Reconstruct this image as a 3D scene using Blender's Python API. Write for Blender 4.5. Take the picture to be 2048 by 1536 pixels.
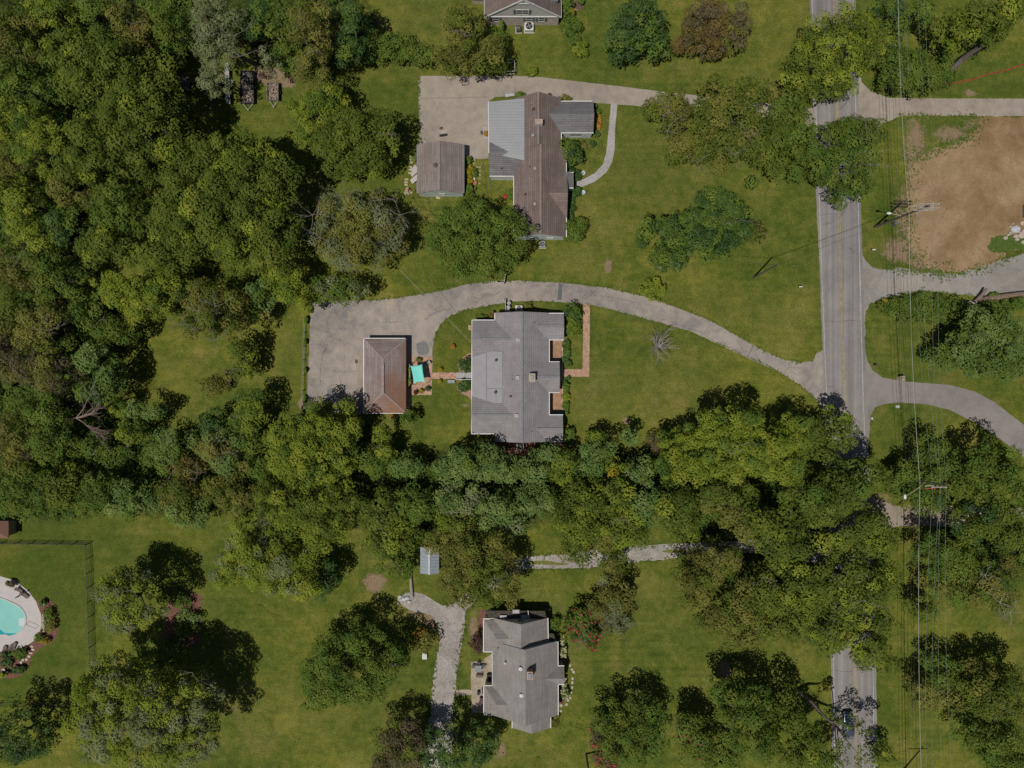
import bpy, math, random
import numpy as np
from mathutils import Vector
from mathutils.geometry import tessellate_polygon

for o in list(bpy.data.objects): bpy.data.objects.remove(o)
SC = bpy.context.scene
COL = SC.collection

# ------------------------------------------------------------------ camera
F = 1420.0            # focal length, in pixels of a 2048 wide picture
H = 123.5             # drone height, metres
S = F / H             # ground pixels per metre
cd = bpy.data.cameras.new('camera'); cam = bpy.data.objects.new('camera', cd); COL.objects.link(cam)
cam.location = (0, 0, H); cam.rotation_euler = (0, 0, 0)
cd.sensor_fit = 'HORIZONTAL'; cd.sensor_width = 36; cd.lens = 36 * F / 2048
cd.clip_start = 1; cd.clip_end = 6000
SC.camera = cam
# ------------------------------------------------------------------ light
EL = math.radians(68); AZ = math.radians(45)      # shadows fall towards +x +y
w = bpy.data.worlds.new('World'); SC.world = w; w.use_nodes = True
nt = w.node_tree; bg = nt.nodes['Background']
sky = nt.nodes.new('ShaderNodeTexSky'); sky.sky_type = 'NISHITA'; sky.sun_disc = False
sky.sun_elevation = EL; sky.sun_rotation = math.radians(225); sky.altitude = 200
nt.links.new(sky.outputs[0], bg.inputs[0]); bg.inputs[1].default_value = 0.05
sd = bpy.data.lights.new('sun', 'SUN'); sun = bpy.data.objects.new('sun', sd); COL.objects.link(sun)
sd.energy = 4.6; sd.angle = math.radians(0.5); sd.color = (1, 0.95, 0.87)
dirv = Vector((math.cos(EL) * math.cos(AZ), math.cos(EL) * math.sin(AZ), -math.sin(EL)))
sun.rotation_euler = dirv.to_track_quat('-Z', 'Y').to_euler(); sun.location = (-30, -30, 90)
SC.view_settings.view_transform = 'Standard'; SC.view_settings.look = 'None'
SC.view_settings.exposure = -0.66; SC.view_settings.gamma = 1
SC.render.engine = 'CYCLES'
SC.cycles.max_bounces = 4; SC.cycles.diffuse_bounces = 2; SC.cycles.transparent_max_bounces = 4

# ------------------------------------------------------------------ coordinates
def WX(px, z=0.0): return (px - 1024) / S * (1 - z / H)
def WY(py, z=0.0): return -(py - 768) / S * (1 - z / H)
def W(px, py, z=0.0): return Vector((WX(px, z), WY(py, z), z))
def m2(p, z=0.0): return p / S * (1 - z / H)
R = random.Random(5)

# ------------------------------------------------------------------ materials
def new_mat(name):
    m = bpy.data.materials.new(name); m.use_nodes = True
    n = m.node_tree.nodes; b = n['Principled BSDF']
    return m, m.node_tree, b
def noise(t, sc, det=4, rough=.55, vec=None, dist=0.0):
    n = t.nodes.new('ShaderNodeTexNoise'); n.inputs['Scale'].default_value = sc
    n.inputs['Detail'].default_value = det; n.inputs['Roughness'].default_value = rough
    n.inputs['Distortion'].default_value = dist
    if vec is not None: t.links.new(vec, n.inputs['Vector'])
    return n.outputs[0]
def pos(t): return t.nodes.new('ShaderNodeNewGeometry').outputs['Position']
def ramp(t, fac, stops):
    r = t.nodes.new('ShaderNodeValToRGB'); e = r.color_ramp.elements
    e[0].position, e[1].position = stops[0][0], stops[-1][0]
    e[0].color = tuple(stops[0][1]) + (1,); e[1].color = tuple(stops[-1][1]) + (1,)
    for p, c in stops[1:-1]:
        x = e.new(p); x.color = tuple(c) + (1,)
    if fac is not None: t.links.new(fac, r.inputs[0])
    return r.outputs[0]
def mix(t, fac, a, b, mode='MIX'):
    n = t.nodes.new('ShaderNodeMix'); n.data_type = 'RGBA'; n.blend_type = mode
    if isinstance(fac, (int, float)): n.inputs[0].default_value = fac
    else: t.links.new(fac, n.inputs[0])
    for i, v in ((6, a), (7, b)):
        if isinstance(v, tuple): n.inputs[i].default_value = v + (1,)
        else: t.links.new(v, n.inputs[i])
    return n.outputs[2]
def mth(t, op, a, b=None, c=None):
    n = t.nodes.new('ShaderNodeMath'); n.operation = op
    for i, v in enumerate((a, b, c)):
        if v is None: continue
        if isinstance(v, (int, float)): n.inputs[i].default_value = v
        else: t.links.new(v, n.inputs[i])
    return n.outputs[0]
def stretch(t, vec, s, rot=0):
    n = t.nodes.new('ShaderNodeMapping'); n.inputs['Scale'].default_value = s
    n.inputs['Rotation'].default_value = (0, 0, rot)
    t.links.new(vec, n.inputs['Vector']); return n.outputs[0]
def bump(t, b, h, st=.4, d=.05):
    n = t.nodes.new('ShaderNodeBump'); n.inputs['Strength'].default_value = st; n.inputs['Distance'].default_value = d
    t.links.new(h, n.inputs['Height']); t.links.new(n.outputs[0], b.inputs['Normal'])
MC = {}
def plain(col, rough=.7, metal=0, var=.18, sc=3.0, spec=.3):
    k = (col, rough, metal, var, sc, spec)
    if k in MC: return MC[k]
    m, t, b = new_mat('surface'); p = pos(t)
    f = noise(t, sc, 5, .6, p)
    lo = tuple(c * (1 - var) for c in col); hi = tuple(min(1, c * (1 + var)) for c in col)
    t.links.new(ramp(t, f, [(.3, lo), (.7, hi)]), b.inputs['Base Color'])
    b.inputs['Roughness'].default_value = rough; b.inputs['Metallic'].default_value = metal
    b.inputs['Specular IOR Level'].default_value = spec
    MC[k] = m; return m
def paved(name, c1, c2, c3, crack=0, fine=9.0, big=.12, speck=.25, streak=0):
    """weathered paving: two scales of blotches, streaks, fine aggregate"""
    m, t, b = new_mat(name); p = pos(t)
    a = ramp(t, noise(t, big, 6, .62, p, .6), [(.40, c1), (.5, c2), (.6, c3)])
    a = mix(t, .55, a, ramp(t, noise(t, big * 6, 6, .7, p, .3), [(.36, c1), (.52, c2), (.66, c3)]))
    g = ramp(t, noise(t, fine, 3, .7, p), [(.3, (1 - speck,) * 3), (.7, (1 + speck,) * 3)])
    a = mix(t, 1.0, a, g, 'MULTIPLY')
    if streak: a = mix(t, 1.0, a, ramp(t, noise(t, .9, 3, .6, stretch(t, p, (1, .012, 1), math.radians(-1.6))), [(.38, (1 - streak,) * 3), (.62, (1 + streak,) * 3)]), 'MULTIPLY')
    if crack:
        v = t.nodes.new('ShaderNodeTexVoronoi'); v.feature = 'DISTANCE_TO_EDGE'; v.inputs['Scale'].default_value = crack
        wv = mix(t, .08, p, t.nodes.new('ShaderNodeTexNoise').outputs[1])
        t.links.new(wv, v.inputs['Vector'])
        e = ramp(t, v.outputs['Distance'], [(.0, (1, 1, 1)), (.012, (0, 0, 0))])
        sel = ramp(t, noise(t, .25, 2, .5, p), [(.5, (0, 0, 0)), (.6, (.5, .5, .5))])
        k = mix(t, 1.0, e, sel, 'MULTIPLY')
        a = mix(t, k, a, tuple(c * .35 for c in c1))
    t.links.new(a, b.inputs['Base Color']); b.inputs['Roughness'].default_value = .9
    b.inputs['Specular IOR Level'].default_value = .2
    bump(t, b, noise(t, 14, 4, .7, p), .35, .03)
    return m
def shingles(name, c1, c2, course=.36, stain=None, contrast=.35, streak=None):
    """courses run along the eaves of whichever way the plane slopes"""
    m, t, b = new_mat(name); g = t.nodes.new('ShaderNodeNewGeometry'); p = g.outputs['Position']
    sn = t.nodes.new('ShaderNodeSeparateXYZ'); t.links.new(g.outputs['Normal'], sn.inputs[0])
    sp = t.nodes.new('ShaderNodeSeparateXYZ'); t.links.new(p, sp.inputs[0])
    isx = mth(t, 'GREATER_THAN', mth(t, 'ABSOLUTE', sn.outputs[0]), mth(t, 'ABSOLUTE', sn.outputs[1]))
    nx = mth(t, 'SUBTRACT', 1, isx)
    u = mth(t, 'ADD', mth(t, 'MULTIPLY', sp.outputs[0], isx), mth(t, 'MULTIPLY', sp.outputs[1], nx))
    v = mth(t, 'ADD', mth(t, 'MULTIPLY', sp.outputs[1], isx), mth(t, 'MULTIPLY', sp.outputs[0], nx))
    cm = t.nodes.new('ShaderNodeCombineXYZ'); t.links.new(v, cm.inputs[0]); t.links.new(u, cm.inputs[1])
    br = t.nodes.new('ShaderNodeTexBrick'); t.links.new(cm.outputs[0], br.inputs['Vector'])
    br.inputs['Scale'].default_value = 1; br.inputs['Brick Width'].default_value = course * 9
    br.inputs['Row Height'].default_value = course; br.inputs['Mortar Size'].default_value = course * .13
    br.inputs['Mortar Smooth'].default_value = .8; br.inputs['Bias'].default_value = -.1
    br.inputs['Color1'].default_value = c1 + (1,); br.inputs['Color2'].default_value = c2 + (1,)
    br.inputs['Mortar'].default_value = tuple(c * (1 - contrast) for c in c1) + (1,)
    a = br.outputs['Color']
    a = mix(t, 1.0, a, ramp(t, noise(t, .45, 5, .65, p), [(.36, (.88,) * 3), (.64, (1.1,) * 3)]), 'MULTIPLY')
    a = mix(t, 1.0, a, ramp(t, noise(t, 6, 4, .8, p), [(.36, (.84,) * 3), (.64, (1.15,) * 3)]), 'MULTIPLY')
    if stain and streak:      # rust wash: heavy on the east slope and the south end
        sx_ = mth(t, 'ADD', mth(t, 'MULTIPLY', mth(t, 'SUBTRACT', sp.outputs[0], streak[0]), streak[2]), mth(t, 'MULTIPLY', mth(t, 'SUBTRACT', streak[1], sp.outputs[1]), .10))
        n_ = mth(t, 'MULTIPLY', mth(t, 'SUBTRACT', noise(t, .35, 6, .7, p, .6), .5), 2.2)
        fc = ramp(t, mth(t, 'ADD', mth(t, 'ADD', sx_, n_), .25), [(.0, (0, 0, 0)), (.9, (.8,) * 3)])
        a = mix(t, fc, a, stain[3])
    elif stain:
        sc, lo_, hi_, colr = stain
        a = mix(t, ramp(t, noise(t, sc, 6, .65, p, .8), [(lo_, (0, 0, 0)), (hi_, (.85,) * 3)]), a, colr)
    t.links.new(a, b.inputs['Base Color']); b.inputs['Roughness'].default_value = .88
    b.inputs['Specular IOR Level'].default_value = .25
    bump(t, b, br.outputs['Fac'], .5, -.03)
    return m
def bricks(name, c1, c2, mortar, w_=.42, h_=.2, off=.5, sc=1.0, wall=False):
    m, t, b = new_mat(name); p = pos(t)
    if wall:
        s_ = t.nodes.new('ShaderNodeSeparateXYZ'); t.links.new(p, s_.inputs[0])
        c = t.nodes.new('ShaderNodeCombineXYZ'); t.links.new(mth(t, 'ADD', s_.outputs[0], s_.outputs[1]), c.inputs[0])
        t.links.new(s_.outputs[2], c.inputs[1]); vec = c.outputs[0]
    else: vec = p
    br = t.nodes.new('ShaderNodeTexBrick'); t.links.new(vec, br.inputs['Vector']); br.offset = off
    br.inputs['Scale'].default_value = sc; br.inputs['Brick Width'].default_value = w_; br.inputs['Row Height'].default_value = h_
    br.inputs['Mortar Size'].default_value = .02; br.inputs['Color1'].default_value = c1 + (1,)
    br.inputs['Color2'].default_value = c2 + (1,); br.inputs['Mortar'].default_value = mortar + (1,)
    a = mix(t, 1.0, br.outputs['Color'], ramp(t, noise(t, 2.2, 5, .7, p), [(.3, (.65,) * 3), (.7, (1.35,) * 3)]), 'MULTIPLY')
    t.links.new(a, b.inputs['Base Color']); b.inputs['Roughness'].default_value = .85
    return m
def siding(name, c):
    m, t, b = new_mat(name); p = pos(t)
    s_ = t.nodes.new('ShaderNodeSeparateXYZ'); t.links.new(p, s_.inputs[0])
    f = mth(t, 'FRACT', mth(t, 'MULTIPLY', s_.outputs[2], 5.0))
    a = ramp(t, f, [(0, tuple(x * .6 for x in c)), (.14, c), (1, c)])
    a = mix(t, 1.0, a, ramp(t, noise(t, 1.5, 4, .6, p), [(.3, (.9,) * 3), (.7, (1.08,) * 3)]), 'MULTIPLY')
    t.links.new(a, b.inputs['Base Color']); b.inputs['Roughness'].default_value = .6
    bump(t, b, f, .4, .02); return m

WHITE = plain((.72, .72, .7), .5, 0, .08); BLACK = plain((.02, .02, .022), .5, 0, .3); DKGREY = plain((.07, .07, .075), .6)
GREY = plain((.3, .31, .32), .6); WOOD = plain((.22, .15, .09), .8, 0, .35, 6); OLDWOOD = plain((.24, .22, .2), .85, 0, .3, 5)
POLEW = plain((.13, .11, .09), .85, 0, .3, 4); GALV = plain((.5, .51, .52), .4, .6, .15); BARK = plain((.1, .085, .07), .9, 0, .35, 2.5)
PALEBARK = plain((.3, .28, .25), .85, 0, .3, 3); TWIG = plain((.22, .195, .17), .85, 0, .25, 3); RUBBER = plain((.015, .015, .015), .7)
def glass():
    m, t, b = new_mat('window glass'); b.inputs['Base Color'].default_value = (.05, .06, .07, 1)
    b.inputs['Roughness'].default_value = .05; b.inputs['Specular IOR Level'].default_value = .7; return m
GLASS = glass()
TERRA = plain((.4, .16, .08), .8, 0, .2)

# ------------------------------------------------------------------ mesh helper
class MB:
    def __init__(s): s.v = []; s.f = []
    def add(s, vs, fs):
        o = len(s.v); s.v += [tuple(x) for x in vs]; s.f += [tuple(i + o for i in f) for f in fs]; return s
    def box(s, x0, x1, y0, y1, z0, z1):
        x0, x1 = min(x0, x1), max(x0, x1); y0, y1 = min(y0, y1), max(y0, y1)
        return s.add([(x0, y0, z0), (x1, y0, z0), (x1, y1, z0), (x0, y1, z0), (x0, y0, z1), (x1, y0, z1), (x1, y1, z1), (x0, y1, z1)],
              [(0, 3, 2, 1), (4, 5, 6, 7), (0, 1, 5, 4), (1, 2, 6, 5), (2, 3, 7, 6), (3, 0, 4, 7)])
    def bar(s, a, b, w_=.05, h_=None):
        """rectangular bar from a to b"""
        a = Vector(a); b = Vector(b); d = (b - a).normalized(); h_ = h_ or w_
        up = Vector((0, 0, 1)) if abs(d.z) < .95 else Vector((0, 1, 0))
        r = d.cross(up).normalized() * w_ / 2; u = r.cross(d).normalized() * h_ / 2
        vs = [a - r - u, a + r - u, a + r + u, a - r + u, b - r - u, b + r - u, b + r + u, b - r + u]
        return s.add(vs, [(0, 3, 2, 1), (4, 5, 6, 7), (0, 1, 5, 4), (1, 2, 6, 5), (2, 3, 7, 6), (3, 0, 4, 7)])
    def tube(s, pts, rad, n=5, cap=True):
        pts = [Vector(p) for p in pts]
        if not isinstance(rad, (list, tuple)): rad = [rad] * len(pts)
        o = len(s.v); prev = None
        for i, p in enumerate(pts):
            d = (pts[min(i + 1, len(pts) - 1)] - pts[max(i - 1, 0)]).normalized()
            up = Vector((0, 0, 1)) if abs(d.z) < .9 else Vector((1, 0, 0))
            if prev is not None and (prev - d * prev.dot(d)).length > .2: up = prev
            r = (up - d * up.dot(d)).normalized(); prev = r; q = d.cross(r)
            for k in range(n):
                a = 2 * math.pi * k / n; s.v.append(tuple(p + (r * math.cos(a) + q * math.sin(a)) * rad[i]))
        for i in range(len(pts) - 1):
            for k in range(n):
                a = o + i * n + k; b = o + i * n + (k + 1) % n
                s.f.append((a, b, b + n, a + n))
        if cap: s.f.append(tuple(o + k for k in reversed(range(n)))); s.f.append(tuple(o + (len(pts) - 1) * n + k for k in range(n)))
        return s
    def lathe(s, c, prof, n=16):
        """profile of (radius, z) turned round c"""
        o = len(s.v)
        for r, z in prof:
            for k in range(n):
                a = 2 * math.pi * k / n; s.v.append((c[0] + r * math.cos(a), c[1] + r * math.sin(a), c[2] + z))
        for i in range(len(prof) - 1):
            for k in range(n):
                a = o + i * n + k; b = o + i * n + (k + 1) % n; s.f.append((a, b, b + n, a + n))
        s.f.append(tuple(o + k for k in reversed(range(n)))); s.f.append(tuple(o + (len(prof) - 1) * n + k for k in range(n)))
        return s
    def poly(s, pts, z0, z1):
        """vertical prism over an outline; z may be numbers or lists"""
        n = len(pts); a0 = z0 if isinstance(z0, list) else [z0] * n; a1 = z1 if isinstance(z1, list) else [z1] * n
        ar = sum(pts[i][0] * pts[(i + 1) % n][1] - pts[(i + 1) % n][0] * pts[i][1] for i in range(n))
        if ar < 0: pts = pts[::-1]; a0 = a0[::-1]; a1 = a1[::-1]
        vs = [(p[0], p[1], z) for p, z in zip(pts, a0)] + [(p[0], p[1], z) for p, z in zip(pts, a1)]
        fs = [(i, (i + 1) % n, n + (i + 1) % n, n + i) for i in range(n)]
        tr = tessellate_polygon([[Vector((p[0], p[1], 0)) for p in pts]])
        for t_ in tr:
            a, b, c = [Vector((pts[i][0], pts[i][1])) for i in t_]
            if (b - a).cross(c - a) < 0: t_ = (t_[0], t_[2], t_[1])
            fs.append(tuple(n + i for i in t_)); fs.append(tuple(reversed(t_)))
        return s.add(vs, fs)
    def blob(s, c, r, n=10, m=6, jit=0.0, rnd=R):
        o = len(s.v)
        for i in range(m + 1):
            ph = math.pi * i / m
            for k in range(n):
                a = 2 * math.pi * k / n; j = 1 + rnd.uniform(-jit, jit)
                s.v.append((c[0] + r[0] * math.sin(ph) * math.cos(a) * j, c[1] + r[1] * math.sin(ph) * math.sin(a) * j, c[2] + r[2] * math.cos(ph) * j))
        for i in range(m):
            for k in range(n):
                a = o + i * n + k; b = o + i * n + (k + 1) % n; s.f.append((a, a + n, b + n, b))
        return s
    def build(s, name, mat, parent=None, loc=None, smooth=False):
        me = bpy.data.meshes.new(name)
        org = parent['_o'] if parent is not None else (loc or (0, 0, 0))
        v = np.array(s.v, dtype=float) - np.array(tuple(org)[:3])
        me.from_pydata(v.tolist(), [], s.f); me.materials.append(mat)
        if smooth: me.polygons.foreach_set('use_smooth', [True] * len(me.polygons))
        me.update()
        o = bpy.data.objects.new(name, me); COL.objects.link(o)
        if parent is not None:
            o.parent = parent; o['_o'] = list(org)
        else:
            o.location = org; o['_o'] = list(org)
        return o
def build_each(mb, name, mat, parent, nv=8):
    for i in range(0, len(mb.v), nv):
        m = MB(); m.v = mb.v[i:i + nv]; m.f = [tuple(k - i for k in f) for f in mb.f if i <= f[0] < i + nv]; m.build(name, mat, parent)
def tag(o, label=None, cat=None, group=None, kind=None):
    if label: o['label'] = label
    if cat: o['category'] = cat
    if group: o['group'] = group
    if kind: o['kind'] = kind
    return o
def thing(name, label, cat, loc, group=None):
    o = bpy.data.objects.new(name, None); COL.objects.link(o); o.location = tuple(loc)[:3]
    o['_o'] = list(tuple(loc)[:3]); o.empty_display_size = .3
    return tag(o, label, cat, group)
def copy_thing(src, loc, rz=0, label=None):
    c = src.copy(); COL.objects.link(c); c.location = tuple(loc); c.rotation_euler = (0, 0, rz)
    if label: c['label'] = label
    def rec(a, b):
        for ch in [x for x in COL.objects if x.parent == a]:
            d = ch.copy(); COL.objects.link(d); d.parent = b; rec(ch, d)
    rec(src, c); return c

# ------------------------------------------------------------------ ground sheets
def smooth_outline(pts, step=6.0, closed=True):
    """Catmull-Rom through the points, resampled"""
    out = []; n = len(pts)
    for i in range(n if closed else n - 1):
        p0, p1, p2, p3 = (pts[(i - 1) % n], pts[i], pts[(i + 1) % n], pts[(i + 2) % n]) if closed else \
            (pts[max(i - 1, 0)], pts[i], pts[i + 1], pts[min(i + 2, n - 1)])
        L = math.hypot(p2[0] - p1[0], p2[1] - p1[1]); k = max(1, int(L / step))
        for j in range(k):
            t = j / k; q = []
            for a in (0, 1):
                q.append(.5 * (2 * p1[a] + (p2[a] - p0[a]) * t + (2 * p0[a] - 5 * p1[a] + 4 * p2[a] - p3[a]) * t * t + (3 * p1[a] - p0[a] - 3 * p2[a] + p3[a]) * t ** 3))
            out.append(tuple(q))
    if not closed: out.append(pts[-1])
    return out
def straight_outline(pts, step=6.0):
    out = []; n = len(pts)
    for i in range(n):
        a, b = pts[i], pts[(i + 1) % n]; k = max(1, int(math.hypot(b[0] - a[0], b[1] - a[1]) / step))
        out += [(a[0] + (b[0] - a[0]) * j / k, a[1] + (b[1] - a[1]) * j / k) for j in range(k)]
    return out
def sheet(name, pts, z, mat, rough=0.0, curve=False, step=None, thick=.15, parent=None, seed=1, kind='structure'):
    """a ground surface from an outline in photo pixels, with a frayed edge"""
    st = step or (3.0 if rough else 6.0)
    o = smooth_outline(pts, st) if curve else straight_outline(pts, st)
    rr = random.Random(seed); j = 0.0; out = []
    for p in o:
        j = j * .6 + rr.uniform(-rough, rough)
        k = j; out.append((WX(p[0] + k), WY(p[1] + rr.uniform(-rough, rough) * .5 + k * .6)))
    b = MB().poly(out, -thick, z)
    ob = b.build(name, mat, parent)
    if parent is None: tag(ob, kind=kind)
    return ob

# ------------------------------------------------------------------ foliage
def leaf_mat(name, a, b, c, rough=.65, gloss=.12, trans=.12):
    m, t, bs = new_mat(name)
    at = t.nodes.new('ShaderNodeAttribute'); at.attribute_name = 'tone'
    col = ramp(t, at.outputs['Fac'], [(0, a), (.5, b), (1, c)])
    t.links.new(col, bs.inputs['Base Color']); bs.inputs['Roughness'].default_value = rough
    bs.inputs['Specular IOR Level'].default_value = gloss
    tr = t.nodes.new('ShaderNodeBsdfTranslucent'); t.links.new(col, tr.inputs[0])
    mx = t.nodes.new('ShaderNodeMixShader'); mx.inputs[0].default_value = trans
    t.links.new(bs.outputs[0], mx.inputs[1]); t.links.new(tr.outputs[0], mx.inputs[2])
    t.links.new(mx.outputs[0], t.nodes['Material Output'].inputs[0]); return m
k_ = 1.0
LEAF = {
 'walnut': leaf_mat('walnut leaves', (0.061, 0.093, 0.012), (0.105, 0.142, 0.020), (0.154, 0.184, 0.027)),
 'bright': leaf_mat('bright leaves', (0.112, 0.163, 0.016), (0.188, 0.237, 0.025), (0.263, 0.294, 0.037)),
 'green':  leaf_mat('green leaves', (0.062, 0.111, 0.018), (0.105, 0.166, 0.025), (0.160, 0.209, 0.034)),
 'blue':   leaf_mat('blue green leaves', (0.075, 0.137, 0.033), (0.135, 0.208, 0.052), (0.216, 0.273, 0.075)),
 'dark':   leaf_mat('dark glossy leaves', (0.027, 0.063, 0.015), (0.053, 0.105, 0.024), (0.105, 0.173, 0.038), .6, .2, .15),
 'olive':  leaf_mat('olive leaves', (0.094, 0.102, 0.020), (0.160, 0.167, 0.032), (0.232, 0.217, 0.051)),
 'brown':  leaf_mat('browning leaves', (0.091, 0.072, 0.023), (0.156, 0.117, 0.033), (0.221, 0.156, 0.046)),
 'rust':   leaf_mat('dull brown leaves', (0.080, 0.072, 0.032), (0.123, 0.102, 0.051), (0.174, 0.131, 0.072)),
 'pale':   leaf_mat('pale grey green leaves', (0.115, 0.138, 0.057), (0.172, 0.201, 0.086), (0.241, 0.265, 0.127)),
 'yellow': leaf_mat('yellow leaves', (.18, .17, .015), (.30, .25, .02), (.42, .32, .03)),
 'orange': leaf_mat('orange leaves', (.25, .13, .02), (.38, .2, .03), (.45, .3, .06)),
 'red':    leaf_mat('pink red blossom', (.28, .04, .05), (.42, .06, .07), (.5, .12, .12)),
 'purple': leaf_mat('purple leaves', (.04, .02, .02), (.08, .035, .035), (.12, .06, .05)),
 'cream':  leaf_mat('cream blossom', (.4, .38, .2), (.5, .48, .28), (.6, .58, .4)),
}
SP = {  # lobe radius, leaf size, flatness, spread of normals
 'walnut': (1.35, .27, .8, .75), 'bright': (1.05, .22, .75, .7), 'green': (1.15, .23, .8, .8), 'blue': (1.15, .25, .75, .75),
 'dark': (.95, .24, .85, .8), 'olive': (1.25, .22, .8, .95), 'brown': (1.2, .2, .8, .95), 'rust': (1.1, .2, .8, .9), 'pale': (1.1, .2, .7, .7),
 'yellow': (.5, .16, .8, .8), 'orange': (.5, .16, .8, .8), 'red': (.6, .17, .8, .8), 'purple': (.5, .18, .8, .8), 'cream': (.45, .17, .8, .8)}
NL = 0
def leaf_cloud(C, Rl, per, size, flat, nrm, rng, tone0):
    """C: lobe centres (n,3), Rl radii (n), per leaves per lobe -> centres, normals, sizes, tones"""
    idx = np.repeat(np.arange(len(C)), per); n = len(idx)
    d = rng.normal(size=(n, 3)); d /= np.linalg.norm(d, axis=1)[:, None] + 1e-9
    d[:, 2] = np.where(d[:, 2] < -.35, -d[:, 2], d[:, 2])
    ph = rng.uniform(0, 6.28, size=(len(C), 4))
    wob = 1 + .16 * np.sin(d[:, 0] * 5 + ph[idx, 0]) * np.sin(d[:, 1] * 5 + ph[idx, 1]) + .12 * np.sin(d[:, 0] * 11 + ph[idx, 2] + d[:, 1] * 9)
    rad = Rl[idx] * wob * rng.uniform(.45, 1.0, n) ** .35
    rad *= np.where(rng.random(n) < .025, rng.uniform(1.0, 1.35, n), 1)
    P = C[idx] + d * rad[:, None] * np.array([1, 1, flat])
    N = d * .85 + np.array([0, 0, .55]) + rng.normal(size=(n, 3)) * nrm * .3
    N /= np.linalg.norm(N, axis=1)[:, None] + 1e-9
    sz = size * rng.uniform(.6, 1.35, n)
    T = np.clip(tone0[idx] + rng.normal(size=n) * .12, 0, 1)
    return P, N, sz, T
def leaf_mesh(name, parts, mat, parent):
    global NL
    P = np.concatenate([p[0] for p in parts]); N = np.concatenate([p[1] for p in parts])
    sz = np.concatenate([p[2] for p in parts]); T = np.concatenate([p[3] for p in parts]); n = len(P); NL += n
    rng = np.random.default_rng(n)
    a = rng.normal(size=(n, 3)); u = np.cross(N, a); u /= np.linalg.norm(u, axis=1)[:, None] + 1e-9; v = np.cross(N, u)
    s_ = sz[:, None]; V = np.empty((n, 4, 3))
    V[:, 0] = P - u * s_ * .62; V[:, 1] = P - v * s_ * .42 + u * s_ * .05; V[:, 2] = P + u * s_ * .62; V[:, 3] = P + v * s_ * .42
    V = V.reshape(-1, 3) - np.array(parent['_o'])
    me = bpy.data.meshes.new(name); me.vertices.add(4 * n); me.vertices.foreach_set('co', V.ravel().astype(np.float32))
    me.loops.add(4 * n); me.loops.foreach_set('vertex_index', np.arange(4 * n, dtype=np.int32))
    me.polygons.add(n); me.polygons.foreach_set('loop_start', np.arange(0, 4 * n, 4, dtype=np.int32))
    at = me.attributes.new('tone', 'FLOAT', 'POINT'); at.data.foreach_set('value', np.repeat(T, 4).astype(np.float32))
    me.materials.append(mat); me.update(calc_edges=True)
    o = bpy.data.objects.new(name, me); COL.objects.link(o); o.parent = parent; o['_o'] = list(parent['_o']); return o
def twig_set(mb, root, n, L, rng, spread=1.0, r0=.07, lev=3, up=.5):
    """forking bare branches"""
    def grow(p, d, L, r, lev):
        pts = [p]; q = Vector(p); k = 4
        for i in range(k):
            d = (d + Vector((rng.uniform(-.3, .3), rng.uniform(-.3, .3), rng.uniform(-.15, .15)))).normalized()
            q = q + d * L / k; pts.append(q.copy())
        mb.tube(pts, [r * (1 - .75 * i / k) for i in range(k + 1)], 4, False)
        if lev > 0:
            for c in range(rng.choice((2, 3, 3))):
                j = rng.randint(1, k); dd = (d + Vector((rng.uniform(-1, 1), rng.uniform(-1, 1), rng.uniform(-.3, .6))) * .75).normalized()
                grow(pts[j], dd, L * rng.uniform(.45, .7), r * .55, lev - 1)
    for i in range(n):
        a = 6.283 * (i + rng.uniform(-.3, .3)) / n; e = rng.uniform(.1, up)
        grow(Vector(root), Vector((math.cos(a) * spread, math.sin(a) * spread, e)).normalized(), L * rng.uniform(.7, 1.1), r0, lev)
SEED = [100]
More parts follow.
